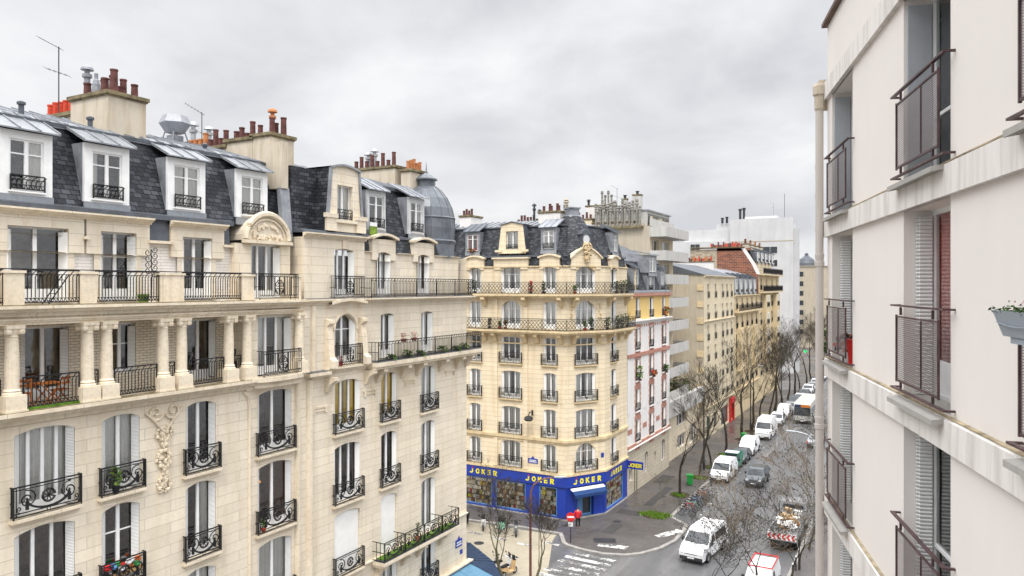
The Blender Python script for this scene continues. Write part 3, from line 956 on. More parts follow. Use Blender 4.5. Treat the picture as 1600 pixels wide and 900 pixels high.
# end and back walls
for x in (AX0, AX1):
    b.add([(x, 0, 0), (x, 0, 19.8), (x, 0.6, 19.85), (x, 0.9, 22.9), (x, 1.1, 23.15), (x, 1.95, 26), (x, 11, 26), (x, 11, 0)], [tuple(range(8))])
b.quad((AX0, 11, 0), (AX1, 11, 0), (AX1, 11, 26), (AX0, 11, 26))
b.build('wall', M['stone'], A)
# loggia back wall, buff brick
b = MB()
logg = [(8.9, 10.4), (13.2, 14.75), (16.15, 17.2), (19.3, 20.75)]
wall(b, AX0 + 0.01, 21.3, 16.66, 19.3, [(a, c, 16.75 if i != 2 else 17.35, 19.15) for i, (a, c) in enumerate(logg)], 1.1, 0.22)
b.build('loggia_wall', M['brick_b'], A)
# top floor wall, white glazed brick, with stone window bays
b = MB()
top6 = [(8.9, 10.4), (12.62, 14.53), (15.64, 16.98), (18.92, 20.28)]
wall(b, AX0 + 0.01, 21.28, 19.9, 22.2, [(a - 0.01, c + 0.01, 19.95, 22.2) for a, c in top6], 0.85, 0.2)
b.build('attic_wall', M['brick_w'], A)
for (a, c), (l, r) in zip(top6, ((8.3, 11.0), (11.9, 15.05), (15.13, 17.5), (18.4, 20.86))):
    b = MB()
    wall(b, l, r, 21.62, 22.86, [(a, c, 21.6, 22.42)], 0.72, 0.3)
    wall(b, a - 0.22, c + 0.22, 19.95, 21.62, [(a, c, 19.95, 21.63)], 0.78, 0.3)
    for xx in (l, r):
        b.quad((xx, 0.72, 21.62), (xx, 1.3, 21.62), (xx, 1.3, 22.86), (xx, 0.72, 22.86))
    for xa, xb in ((l, a), (c, r)):
        b.quad((xa, 0.72, 21.62), (xb, 0.72, 21.62), (xb, 0.86, 21.62), (xa, 0.86, 21.62))
    b.build('attic_bay', M['stone'], A)
# pediment bay over W4
b = MB()
wall(b, 21.28, 24.33, 19.9, 22.3, [(22.1, 23.75, 19.95, 22.3)], 0.55, 0.3)
wall(b, 21.75, 24.1, 22.3, 22.45, [], 0.5)
b.quad((21.28, 0.55, 19.9), (21.28, 0.55, 22.3), (21.28, 1.2, 22.3), (21.28, 1.2, 19.9))
n = 16
pts = [(22.93 + 1.2 * math.cos(PI - PI * k / n), 22.45 + 1.12 * math.sin(PI - PI * k / n)) for k in range(n + 1)]
b.add([(x, 0.5, z) for x, z in pts] + [(x, 1.6, z) for x, z in pts], [tuple(range(n, -1, -1))] + [(k, k + 1, n + 2 + k, n + 1 + k) for k in range(n)])
b.build('pediment_bay', M['stone'], A)
b = MB()
b.tube([(22.93 + 1.2 * math.cos(PI - PI * k / n), 0.44, 22.5 + 1.12 * math.sin(PI - PI * k / n)) for k in range(n + 1)], 0.13, n=6)
b.tube([(22.93 + 1.0 * math.cos(PI - PI * k / n), 0.46, 22.48 + 0.9 * math.sin(PI - PI * k / n)) for k in range(n + 1)], 0.05, n=5)
b.box(21.6, 24.26, 0.3, 0.55, 22.32, 22.46)
b.build('pediment_moulding', M['stone_trim'], A)
b = MB()       # carved garland in the pediment
rg = random.Random(3)
for i in range(70):
    t = rg.random()
    a = PI * t
    if i < 40:
        x = 22.93 + (0.72 + rg.uniform(-.08, .08)) * math.cos(a); z = 22.5 + (0.62 + rg.uniform(-.08, .08)) * math.sin(a)
    else:
        x = 22.93 + rg.uniform(-0.75, 0.75); z = 22.55 + rg.uniform(-.05, .13)
    b.ball((x, 0.47, z), rg.uniform(0.05, 0.1), 5, 3)
b.build('garland', M['stone_trim'], A)
# cornices and slabs
b = MB()
def mould(b, x0, x1, y, z, out, h, steps=3):
    """stepped cornice hanging under its top edge z"""
    prof = [(y, z)]
    prof.append((y - out, z)); prof.append((y - out, z - h * 0.28))
    prof.append((y - out * 0.75, z - h * 0.34)); prof.append((y - out * 0.6, z - h * 0.6))
    prof.append((y - out * 0.25, z - h * 0.68)); prof.append((y - out * 0.2, z - h)); prof.append((y, z - h))
    return b.extrude_x(prof[::-1], x0, x1)
mould(b, AX0, 21.3, -0.0, 16.66, 0.5, 0.42)
b.box(AX0, 21.3, -0.0, 1.12, 16.4, 16.658)
mould(b, 21.3, 24.34, -0.005, 16.68, 0.42, 0.5)
mould(b, AX0, 24.34, -0.2, 19.9, 0.42, 0.34)
b.box(AX0, 21.3, -0.2, 1.1, 19.3, 19.898)
b.box(21.3, 24.34, -0.2, 0.9, 19.62, 19.898)
mould(b, AX0, 24.34, -0.19, 19.5, 0.12, 0.2)
for l, r in ((8.2, 11.1), (11.8, 15.1), (15.1, 17.55), (18.33, 20.92)):
    mould(b, l, r, 0.72, 23.0, 0.26, 0.22)
for l, r in ((15.06, 15.13), (17.5, 18.4), (20.86, 21.28), (11.0, 11.9)):
    b.box(l - 0.06, r + 0.06, 0.62, 0.9, 22.1, 22.2)
build_each(b, 'cornice', M['stone_trim'], A)
MB().box(AX0, 21.3, -0.6, -0.2, 19.902, 19.925).build('ledge_flashing', M['stone_trim_d'], A)
MB().box(AX0, 21.28, -0.46, -0.02, 16.661, 16.672).build('ledge_flashing', M['stone_trim_d'], A)
# curved balcony under the bay
b = MB()
bp = [(21.5, 0.0)] + [(22.9 - 1.4 * math.cos(PI * k / 12), -0.28 - 0.42 * math.sin(PI * k / 12)) for k in range(13)] + [(24.3, 0.0)]
b.prism([(x, y) for x, y in bp], 16.5, 16.685)
b.prism([(22.9 + (x - 22.9) * 0.92, y * 0.72 - 0.004) for x, y in bp], 16.25, 16.499)
b.build('bay_balcony', M['stone_trim'], A)
inst(rail_forged(2.1, 1.08, 0.42), 'balcony_railing', A, (22.9, -0.5, 16.69))
# columns
def column_mesh():
    b = MB()
    b.box(-0.3, 0.3, -0.28, 0.28, 0, 0.52).box(-0.33, 0.33, -0.31, 0.31, -0.02, 0.07)
    b.lathe([(0.27, 0.52), (0.27, 0.58), (0.22, 0.62), (0.25, 0.66), (0.2, 0.71), (0.2, 1.6), (0.175, 2.28), (0.2, 2.3), (0.18, 2.34), (0.24, 2.5)], n=16)
    b.box(-0.27, 0.27, -0.25, 0.25, 2.54, 2.65)
    for sx in (-1, 1):
        for sy in (-1, 1):
            b.lathe([(0.09, 2.38), (0.11, 2.45), (0.09, 2.53)], sx * 0.19, sy * 0.17, 8)
    b.lathe([(0.16, 2.38), (0.2, 2.46), (0.24, 2.54)], n=8)
    return b.mesh('column', M['stone_trim'])
cm = column_mesh()
for x in (6.9, 8.2, 11.2, 12.33, 14.66, 15.32, 17.46, 18.24, 20.4, 21.32, 24.1):
    inst(cm, 'column', A, (x, -0.08 if x < 24 else -0.22, 16.66))
# loggia railings (behind the column line)
for x0, x1 in ((8.5, 10.9), (12.65, 14.38), (15.6, 17.2), (18.5, 20.15)):
    inst(rail_bars(x1 - x0, 1.0, 0.0, 0.12), 'balcony_railing', A, ((x0 + x1) / 2, -0.1, 16.68))
for x0, x1 in ((14.9, 15.08), (17.7, 18.0), (20.63, 21.08), (11.5, 12.05)):
    inst(rail_bars(x1 - x0, 1.0, 0.0, 0.1, 'iron', False), 'balcony_railing', A, ((x0 + x1) / 2, 0.0, 16.68))
# attic terrace: stone piers and railings
piers = [(8.2, 8.8), (10.6, 11.2), (12.1, 12.66), (14.42, 14.95), (17.33, 18.3), (21.05, 21.62), (24.0, 24.3)]
for l, r in piers:
    MB().box(l, r, -0.16, 0.14, 19.9, 20.9).box(l - 0.04, r + 0.04, -0.2, 0.18, 20.9, 20.98).build('terrace_pier', M['stone_trim'], A)
for x0, x1 in ((8.8, 10.6), (11.2, 12.1), (12.66, 14.42), (14.95, 17.33), (18.3, 21.05)):
    inst(rail_bars(x1 - x0, 1.08, 0.0, 0.115), 'balcony_railing', A, ((x0 + x1) / 2, -0.05, 19.92))
MB().tube([(8.2, -0.05, 21.03), (21.6, -0.05, 21.03)], 0.022).build('handrail', M['iron'], A)
inst(rail_forged(2.15, 1.1, 0.3), 'balcony_railing', A, (22.85, -0.34, 19.92))
# windows
CM = {(2, 0): (0.0, 'both', 0.0), (3, 0): (0.1, 'both', 0.0), (5, 0): None, (4, 0): None, (2, 1): None, (3, 1): None, (5, 1): (0.9, 'right', 0.1), (5, 2): (0.0, 'both', 0.0), (4, 2): (0.0, 'both', 0.0), (4, 1): (0.3, 'right', 0.0)}
for ci, (a, c) in enumerate(colsA):
    for ri, (z0, z1) in enumerate(rowsA):
        w = c - a
        lv = 4 if (ci == 2 and ri == 0) else (3 if w > 1.6 and ci == 2 else 2)
        window(A, (a + c) / 2, 0.2, z0, w, z1 - z0, leaves=lv, kick=0.3, transom=(1.9 if (ci, ri) == (3, 1) else None), curtain=CM.get((ci, ri), 'auto'), reveal=0.2, sill='stone_trim')
        inst(rail_scroll(w + 0.22, 0.98 if ri == 0 else 0.98), 'window_railing', A, ((a + c) / 2, -0.18, z0 - 0.0))
for i, (a, c) in enumerate(logg):
    z0 = 16.75 if i != 2 else 17.35
    window(A, (a + c) / 2, 1.3, z0, c - a, 19.15 - z0, leaves=2, kick=0.3 if i != 2 else 0.05, transom=None if i != 2 else 1.05, curtain=[None, None, None, (0.9, 'right', 0.0)][i], reveal=0.2)
window(A, 22.91, 0.27, 16.72, 1.9, 2.48, leaves=3, kick=0.3, curtain=(0.3, 'both', 0.0))
for i, (a, c) in enumerate(top6):
    window(A, (a + c) / 2, 1.0, 19.95, c - a, 2.47, leaves=2, kick=0.4, transom=None if i != 2 else 1.6, curtain=[None, (0.8, 'left', 0.0), None, (0.8, 'right', 0.1)][i], reveal=0.25, shutter='shutter_p' if i != 2 else 'shutter')
window(A, 22.92, 0.82, 19.95, 1.65, 2.35, leaves=3, kick=0.3, curtain=(0.5, 'both', 0.0), shutter='shutter_p')
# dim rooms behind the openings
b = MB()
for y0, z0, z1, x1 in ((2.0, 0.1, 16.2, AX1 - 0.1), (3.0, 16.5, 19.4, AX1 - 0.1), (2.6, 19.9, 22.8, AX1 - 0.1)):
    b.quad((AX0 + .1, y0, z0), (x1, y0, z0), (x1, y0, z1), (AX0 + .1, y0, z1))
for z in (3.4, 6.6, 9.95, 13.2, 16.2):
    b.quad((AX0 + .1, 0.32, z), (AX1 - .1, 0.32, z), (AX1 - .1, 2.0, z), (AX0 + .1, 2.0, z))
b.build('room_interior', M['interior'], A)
# carved drop between windows, with its bracket above
b = MB(); rg = random.Random(11)
for i in range(300):
    t = rg.random(); z = 15.35 - 2.4 * t
    wd = 0.38 * (0.65 + 0.35 * math.sin(t * 16)) * (1.0 - 0.25 * t)
    b.ball((17.56 + rg.uniform(-wd, wd), -0.03 + rg.uniform(-.05, .03), z), rg.uniform(0.03, 0.085), 5, 3)
for s in (-1, 1):
    b.tube([(17.56 + s * q[0], -0.05, 15.9 + q[2]) for q in spiral(0.35, 0, 0.32, 0.06, 200, 1.3, 14)], 0.05, n=5)
    b.tube([(17.56 + s * 0.75, -0.05, 15.95), (17.56 + s * 0.35, -0.06, 15.55), (17.56 + s * 0.08, -0.06, 15.2)], 0.05, n=5)
b.build('carved_drop', M['stone_trim'], A)
# raised bay strip and its rounded edge moulding
b = MB()
b.tube([(21.5, -0.03, 3.5), (21.5, -0.03, 15.6), (21.42, -0.03, 15.95), (21.2, -0.03, 16.15)], 0.07, n=6)
for x in (24.2,):
    b.lathe([(0.14, 0), (0.14, 16.2)], x, -0.02, 10)
b.build('pilaster_moulding', M['stone_trim'], A)
# mansard: slate slope, gutter, zinc top
b = MB()
zs0, zs1 = 23.1, 26.05
b.extrude_x([(0.98, zs0), (1.85, zs1), (2.2, zs1), (2.2, zs0)], AX0, AX1 - 0.02)
b.build('slate_roof', M['slate'], A)
b = MB()
b.extrude_x([(0.66, 22.99), (0.66, 23.16), (0.98, 23.24), (1.3, 23.24), (1.3, 22.99)], AX0, 21.3)
for x in (15.09, 17.95, 21.07, 11.45):
    b.extrude_x([(0.78, 22.2), (0.84, 22.99), (0.99, 22.99), (0.95, 22.2)], x - (0.4 if x in (17.95, 11.45) else 0.12), x + (0.4 if x in (17.95, 11.45) else 0.12))
b.box(AX0, AX1 - 0.02, 1.72, 1.92, 26.0, 26.12)
b.build('zinc_gutter', M['zinc_d'], A)
b = MB()
b.extrude_x([(1.74, 26.1), (5.3, 27.12), (11.0, 26.0), (11.0, 25.9), (1.74, 25.95)], AX0, AX1 - 0.02)
x = AX0 + 0.3
while x < AX1 - 0.1:
    b.extrude_x([(1.7, 26.1), (5.3, 27.12), (5.3, 27.17), (1.7, 26.15)], x - 0.02, x + 0.02)
    x += 0.62
b.build('zinc_roof', M['zinc'], A)
for i, (xc, w) in enumerate(((9.6, 1.05), (13.3, 1.05), (16.0, 1.1), (19.25, 1.15), (22.5, 1.15))):
    dormer(A, xc, 0.92, 23.55, w, 1.66, w + 0.55)
# party wall with its sloping zinc flashing
b = MB()
b.box(24.0, 24.36, 0.7, 2.4, 24.9, 27.0)
b.build('party_wall', M['chimney'], A)
b = MB()
b.extrude_x([(0.55, 22.6), (0.75, 22.6), (1.0, 24.9), (0.78, 24.95)], 23.95, 24.5)
b.build('flashing', M['zinc'], A)
rg = random.Random(5)
pots = [(17.2 + 0.25 * (i % 2) * 2, 2.4 + i * 0.28, h, 0.14, k, m) for i, (h, k, m) in enumerate(((0.85, 'pot', 'pot_b'), (0.35, 'pot', 'pot_b'), (0.6, 'pot', 'pot_b'), (0.85, 'pot', 'pot_b'), (0.85, 'cone', 'zinc'), (0.75, 'pot', 'pot_b'), (0.55, 'pot', 'pot_b')))]
pots += [(17.2, 4.1, 1.25, 0.16, 'cowl', 'zinc'), (18.1, 2.5, 0.5, 0.13, 'pot', 'pot_b'), (18.1, 3.2, 0.8, 0.13, 'pot', 'pot_b'), (18.1, 4.0, 0.5, 0.13, 'pot', 'pot_b')]
chimney(A, 16.88, 18.45, 2.3, 4.65, 25.9, 27.85, pots)
chimney(A, 17.0, 18.0, 4.67, 7.0, 25.9, 27.35, [(17.35, 5.0 + i * 0.36, (0.55, 0.62, 0.6, 0.58, 0.6, 0.55)[i], 0.14, 'pot', 'pot_r') for i in range(6)])
rg = random.Random(9)
chimney(A, 24.02, 25.45, 1.45, 2.6, 24.9, 27.5, [(24.4, 1.75, 0.75, 0.13, 'pot', 'pot_b'), (24.75, 2.1, 1.3, 0.15, 'cowl', 'pot_o'), (24.3, 2.4, 0.45, 0.12, 'pot', 'pot_b'), (25.15, 1.8, 0.9, 0.14, 'pot', 'pot_b'), (25.15, 2.3, 0.7, 0.13, 'pot', 'pot_b')])
chimney(A, 24.02, 25.2, 2.62, 4.4, 25.9, 27.42, [(24.3, 2.9 + i * 0.36, h, 0.13, 'pot', 'pot_b') for i, h in enumerate((0.75, 0.25, 0.55, 0.4))])
chimney(A, 24.02, 25.0, 4.42, 8.4, 25.6, 27.2, [(24.3, 4.7 + i * 0.36, h, 0.13, 'pot', 'pot_b' if i < 4 else 'pot_o') for i, h in enumerate((0.75, 0.4, 0.85, 0.4, 0.75, 0.5, 0.5, 0.5, 0.45))] + [(24.5, 7.3, 1.5, 0.18, 'cowl', 'metal'), (24.7, 6.4, 1.2, 0.17, 'cowl', 'metal')])
# extract hood on a stand
b = MB()
b.lathe([(0.4, 27.42), (0.68, 27.85), (0.52, 28.2), (0.05, 28.2)], 21.9, 5.2, 6, a0=0.3)
b.box(21.65, 22.15, 4.95, 5.45, 26.9, 27.3)
for s in (-1, 1):
    for q in (-1, 1):
        b.tube([(21.9 + s * 0.42, 5.2 + q * 0.42, 26.9), (21.9 + s * 0.3, 5.2 + q * 0.3, 27.45)], 0.03)
b.build('roof_vent', M['zinc'], A)
for x, y in ((13.9, 2.4), (16.4, 2.6), (21.9, 3.2)):
    MB().lathe([(0.09, 26.2), (0.09, 26.65), (0.14, 26.66), (0.14, 26.74), (0.02, 26.8)], x, y, 8).build('vent_pipe', M['zinc_d'], A)

# ================================================================== corner building with lead dome
B = thing('corner_apartment_building', 'cream stone corner apartment building with round lead dome beside the colonnade building', 'building', (XF, 0, 0), R(90))
BX0, BX1 = 24.37, 38.35
colsB = [(26.6, 28.46), (30.08, 31.41), (33.62, 34.98)]
rowsB = [(13.45, 15.98), (10.08, 12.88), (6.6, 9.62), (3.75, 6.0)]
b = MB()
wall(b, BX0, BX1, 0, 16.45, [(a, c, z0, z1, 0.17) for a, c in colsB for z0, z1 in rowsB], 0.0, 0.3)
wall(b, BX0, BX1, 16.45, 19.7, [(26.65, 28.12, 16.75, 19.12, 0.73), (30.06, 31.2, 16.75, 19.08, 0.12), (33.6, 34.75, 16.75, 19.08, 0.12)], 0.001, 0.3)
wall(b, 28.85, BX1 - 0.3, 19.7, 22.2, [(30.16, 31.26, 19.95, 22.2), (33.74, 34.84, 19.95, 22.2)], 0.4, 0.3)
wall(b, 24.7, 28.85, 19.7, 22.75, [(26.62, 28.08, 19.95, 22.3, 0.12)], 0.05, 0.3)
b.quad((28.85, 0.05, 19.7), (28.85, 0.4, 19.7), (28.85, 0.4, 22.75), (28.85, 0.05, 22.75))
b.quad((24.7, 0.05, 19.7), (24.7, 0.05, 22.75), (24.7, 1.2, 22.75), (24.7, 1.2, 19.7))
for a, c, l, r in ((30.16, 31.26, 29.75, 31.68), (33.74, 34.84, 33.32, 35.28)):
    wall(b, l, r, 21.85, 22.95, [(a, c, 21.8, 22.28, 0.12)], 0.28, 0.3)
    for xx in (l, r):
        b.quad((xx, 0.28, 21.85), (xx, 1.2, 21.85), (xx, 1.2, 22.95), (xx, 0.28, 22.95))
    for xa, xb in ((l, a), (c, r)):
        b.quad((xa, 0.28, 21.85), (xb, 0.28, 21.85), (xb, 0.41, 21.85), (xa, 0.41, 21.85))
b.quad((BX1, 0, 0), (BX1, 11, 0), (BX1, 11, 22.2), (BX1, 0, 22.2))
b.quad((BX0, 11, 0), (BX1, 11, 0), (BX1, 11, 26), (BX0, 11, 26))
b.build('wall', M['stone'], B)
b = MB()
mould(b, 25.9, 28.85, -0.001, 16.66, 0.3, 0.3)
b.box(24.6, 26.0, -0.4, -0.001, 16.4, 16.55)
mould(b, 24.5, 28.8, -0.001, 19.9, 0.3, 0.28)
mould(b, 28.8, 38.75, -0.001, 19.9, 0.45, 0.26)
mould(b, 24.6, 28.95, 0.05, 22.95, 0.28, 0.22)
mould(b, 28.0, 38.35, -0.001, 6.62, 0.14, 0.16)
mould(b, 24.4, 38.6, -0.001, 3.7, 0.35, 0.3)
mould(b, 31.9, 33.3, 0.4, 22.28, 0.12, 0.1); mould(b, 35.4, 38.1, 0.4, 22.28, 0.12, 0.1); mould(b, 28.86, 29.75, 0.4, 22.28, 0.12, 0.1)
for x0, x1 in ((29.65, 31.78), (33.22, 35.38)):           # curved heads
    n = 8
    top = [(x0 + (x1 - x0) * k / n, 22.93 + 0.22 * math.sin(PI * k / n)) for k in range(n + 1)]
    for k in range(n):
        (xa, za), (xb, zb) = top[k], top[k + 1]
        b.add([(xa, 0.1, za), (xb, 0.1, zb), (xb, 0.1, zb + 0.12), (xa, 0.1, za + 0.12), (xa, 1.2, za), (xb, 1.2, zb), (xb, 1.2, zb + 0.12), (xa, 1.2, za + 0.12)], [(0, 1, 2, 3), (3, 2, 6, 7), (0, 4, 5, 1), (0, 3, 7, 4), (1, 5, 6, 2)])
# curved heads: fuse each run of short pieces into one part
fused = MB(); seen = {}
for p in b.v:
    seen.setdefault((round(p[0], 3), round(p[1], 3), round(p[2], 3)), len(seen))
fused.v = list(seen.keys()); fused.f = [tuple(seen[(round(b.v[i][0], 3), round(b.v[i][1], 3), round(b.v[i][2], 3))] for i in f) for f in b.f]; fused.mi = list(b.mi)
build_each(fused, 'cornice', M['stone_trim'], B)
for x0, x1, y0, z in ((28.9, 38.9, -0.72, 16.662), (28.9, 38.6, -0.42, 19.902), (24.7, 28.7, -0.27, 19.902), (24.6, 26.0, -0.38, 16.552), (29.35, 36.25, -0.83, 6.552)):
    MB().box(x0, x1, y0, -0.003, z, z + 0.03).build('ledge_flashing', M['zinc_d'], B)
# long balcony, its corbels and railing
b = MB()
b.box(28.86, 39.1, -0.75, -0.001, 16.45, 16.66); b.box(28.9, 39.0, -0.66, -0.002, 16.32, 16.449)
b.build('balcony_slab', M['stone_trim'], B)
cb = MB().extrude_x([(-0.001, -0.75), (-0.16, -0.7), (-0.32, -0.35), (-0.62, -0.16), (-0.62, 0.0), (-0.001, 0.0)], -0.15, 0.15).mesh('corbel', M['stone_trim'])
for x in (26.1, 28.9, 29.75, 31.8, 33.2, 35.4, 37.2, 38.2):
    inst(cb, 'corbel', B, (x, 0, 16.31 if x > 28.5 else 16.25))
inst(rail_bars(9.9, 1.0, 0.65, 0.125), 'balcony_railing', B, (34.0, -0.68, 16.67))
inst(rail_bars(9.55, 1.0, 0.4, 0.125), 'balcony_railing', B, (33.65, -0.36, 19.9))
inst(rail_forged(2.15, 1.08, 0.3), 'balcony_railing', B, (27.45, -0.24, 19.9))
inst(rail_forged(1.75, 1.0, 0.3), 'balcony_railing', B, (27.4, -0.3, 16.68))
# flaring consoles either side of the arched window, and its curved hood
for s, xa in ((-1, 26.15), (1, 28.55)):
    MB().extrude_x([(-0.0015, 16.66), (-0.5, 16.66), (-0.5, 17.0), (-0.3, 17.15), (-0.2, 18.2), (-0.12, 18.6), (-0.3, 18.75), (-0.3, 18.9), (-0.0015, 18.95)][::-1], xa - 0.18, xa + 0.18).build('console', M['stone_trim'], B)
b = MB()
n = 10
for k in range(n):
    xa, xb = 26.1 + 2.55 * k / n, 26.1 + 2.55 * (k + 1) / n
    za, zb = 19.62 + 0.16 * math.sin(PI * k / n), 19.62 + 0.16 * math.sin(PI * (k + 1) / n)
    b.add([(xa, -0.34, za), (xb, -0.34, zb), (xb, -0.34, zb + 0.14), (xa, -0.34, za + 0.14), (xa, 0, za), (xb, 0, zb), (xb, 0, zb + 0.14), (xa, 0, za + 0.14)], [(0, 1, 2, 3), (3, 2, 6, 7), (0, 4, 5, 1)])
b.tube([(27.385 + 0.82 * math.cos(PI - PI * k / 12), -0.02, 18.39 + 0.82 * math.sin(PI - PI * k / 12)) for k in range(13)], 0.07, n=5)
b.box(27.2, 27.55, -0.02, 0.045, 22.3, 22.75)
b.build('arch_surround', M['stone_trim'], B)
# second-floor balcony with scrolls and consoles
b = MB()
b.box(29.3, 36.3, -0.85, -0.002, 6.38, 6.55); b.box(29.35, 36.25, -0.72, -0.003, 6.26, 6.379)
b.build('balcony_slab', M['stone_trim'], B)
for x in (29.75, 31.9, 33.25, 35.4):
    inst(cb, 'corbel', B, (x, 0, 6.25))
nseg = 4
for k in range(nseg):
    inst(rail_scroll(6.9 / nseg, 0.98, 0.75 if k in (0, 3) else 0.0), 'balcony_railing', B, (29.35 + 6.9 / nseg * (k + 0.5), -0.8, 6.56))
b = MB()
b.lathe([(0.2, 0), (0.2, 16.25)], 24.95, 0.02, 12)
b.lathe([(0.16, 16.6), (0.16, 19.6)], 25.2, 0.02, 12)
b.build('pilaster_moulding', M['stone_trim'], B)
CB = {(0, 0): (0.06, 'both', 0.0), (1, 0): (0.02, 'both', 0.0), (0, 2): (0.0, 'both', 0.0), (1, 2): (0.0, 'both', 0.0), (2, 0): (0.0, 'both', 0.0), (2, 1): (0.1, 'both', 0.0), (0, 1): None, (1, 1): None}
for ci, (a, c) in enumerate(colsB):
    for ri, (z0, z1) in enumerate(rowsB):
        closed = ci in (0, 1) and ri == 2
        cmat = 'curtain_y' if (ri == 0 and ci in (0, 1)) else 'curtain'
        f = window(B, (a + c) / 2, 0.2, z0, c - a, z1 - z0, leaves=3 if ci == 0 else 2, kick=0.3, curtain=CB.get((ci, ri), 'auto') if not closed else None, cmat=cmat, reveal=0.2,
                   sill='stone_trim' if not (ri == 2 and ci > 0) else None, shutter=None if closed else 'shutter_p')
        if closed:
            MB().box(-(c - a) / 2 + 0.01, (c - a) / 2 - 0.01, -0.1, -0.06, 0.02, z1 - z0).build('roller_shutter', M['shutter_p'], f)
        if not (ri == 2 and ci > 0):
            inst(rail_scroll(c - a + 0.22, 0.98), 'window_railing', B, ((a + c) / 2, -0.18, z0))
window(B, 27.385, 0.27, 16.75, 1.47, 2.37, leaves=2, kick=0.3, transom=1.66, curtain=None, shutter='shutter_p')
window(B, 30.63, 0.27, 16.75, 1.14, 2.33, kick=0.35, curtain=(0.6, 'right', 0.0), shutter='shutter_p')
window(B, 34.18, 0.27, 16.75, 1.15, 2.33, kick=0.35, curtain=(0.0, 'both', 0.0), shutter='shutter_p')
window(B, 27.35, 0.3, 19.95, 1.46, 2.35, leaves=3, kick=0.35, curtain=(0.9, 'right', 0.1), shutter='shutter_p')
window(B, 30.71, 0.56, 19.95, 1.1, 2.33, kick=0.35, curtain=(0.3, 'right', 0.0), shutter='shutter_p')
window(B, 34.29, 0.56, 19.95, 1.1, 2.33, kick=0.35, curtain=None, shutter='shutter_p')
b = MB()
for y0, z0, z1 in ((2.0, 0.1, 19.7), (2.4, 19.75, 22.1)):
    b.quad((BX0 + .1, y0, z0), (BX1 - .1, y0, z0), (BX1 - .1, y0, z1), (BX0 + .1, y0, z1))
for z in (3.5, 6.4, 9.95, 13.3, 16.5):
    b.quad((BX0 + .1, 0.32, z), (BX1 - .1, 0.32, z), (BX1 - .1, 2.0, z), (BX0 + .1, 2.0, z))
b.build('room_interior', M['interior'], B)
# small carved plaques between third-floor windows
for x, z in ((25.6, 14.9), (29.2, 15.25), (32.55, 15.4), (36.5, 15.5)):
    b = MB()
    b.box(x - 0.55, x + 0.55, -0.06, -0.002, z - 0.05, z + 0.05)
    for s in (-1, 1):
        b.tube([(x + s * 0.4, -0.03, z - 0.05), (x + s * 0.4, -0.03, z - 0.3)], 0.06, n=6)
    b.tube([(x - 0.36, -0.03, z - 0.18), (x + 0.36, -0.03, z - 0.18)], 0.03, n=4)
    b.build('carved_plaque', M['stone_trim'], B)
# roofs
b = MB()
b.extrude_x([(0.85, 23.05), (1.65, 25.95), (2.2, 25.95), (2.2, 23.05)], BX0, 37.0)
for xa, xb in ((28.86, 29.74), (31.69, 33.31), (35.29, BX1 - 0.35)):
    b.extrude_x([(0.46, 22.25), (0.58, 23.1), (1.2, 23.1), (1.2, 22.2), (0.46, 22.2)], xa, xb)
b.box(24.75, 26.45, 0.95, 4.0, 22.9, 26.05)
b.build('slate_roof', M['slate'], B)
b = MB()
b.extrude_x([(0.5, 23.05), (0.5, 23.16), (0.85, 23.22), (1.2, 23.22), (1.2, 23.05)], 28.9, 37.6)
b.box(BX0, 37.0, 1.52, 1.72, 25.9, 26.02)
b.extrude_x([(-0.05, 22.951), (-0.05, 23.0), (0.2, 23.12), (1.2, 23.12), (1.2, 22.951)], 24.6, 28.95)
b.build('zinc_gutter', M['zinc_d'], B)
b = MB()
b.extrude_x([(1.55, 26.0), (5.0, 27.0), (11.0, 26.0), (11.0, 25.9), (1.55, 25.85)], BX0, 37.2)
x = BX0 + 0.2
while x < 37.1:
    b.extrude_x([(1.5, 26.0), (5.0, 27.0), (5.0, 27.05), (1.5, 26.05)], x - 0.02, x + 0.02)
    x += 0.62
b.build('zinc_roof', M['zinc'], B)
# stone dormer with curved zinc roof
zt = 26.35
n = 8
def pedestal(b, y0, y1, mi, xs, zs):
    b.add([(x, y0, z) for x, z in zip(xs, zs)] + [(x, y1, z) for x, z in zip(xs, zs)],
          [tuple(range(len(xs)))] + [(i, i + len(xs), (i + 1) % len(xs) + len(xs), (i + 1) % len(xs)) for i in range(len(xs))], mi)
b = MB()
fy = 0.12
wl, wr, wz0, wz1 = 26.95, 28.05, 23.7, 25.38
def curve_top(x): return 26.2 + 0.2 * math.cos((x - 27.5) / 1.0 * PI / 2 * 0.9)
L0, L1, R0, R1 = 26.3, 26.52, 28.72, 28.5
b.add([(L0, fy, 23.12), (wl, fy, 23.12), (wl, fy, wz1), (L1 + 0.02, fy, wz1)], [(0, 1, 2, 3)])
b.add([(R0, fy, 23.12), (R1 - 0.02, fy, wz1), (wr, fy, wz1), (wr, fy, 23.12)], [(0, 1, 2, 3)])
b.quad((wl, fy, 23.12), (wr, fy, 23.12), (wr, fy, wz0), (wl, fy, wz0))
tx = [26.54 + (28.48 - 26.54) * k / n for k in range(n + 1)]
for k in range(n):
    b.quad((tx[k], fy, wz1), (tx[k + 1], fy, wz1), (tx[k + 1], fy, curve_top(tx[k + 1])), (tx[k], fy, curve_top(tx[k])))
for q in ((wl, 1), (wr, -1)):
    b.quad((q[0], fy, wz0), (q[0], fy + 0.3, wz0), (q[0], fy + 0.3, wz1), (q[0], fy, wz1))
b.quad((wl, fy, wz0), (wr, fy, wz0), (wr, fy + .3, wz0), (wl, fy + .3, wz0)); b.quad((wl, fy, wz1), (wl, fy + .3, wz1), (wr, fy + .3, wz1), (wr, fy, wz1))
b.box(26.7, 28.3, -0.02, fy - 0.002, 23.55, 23.7)
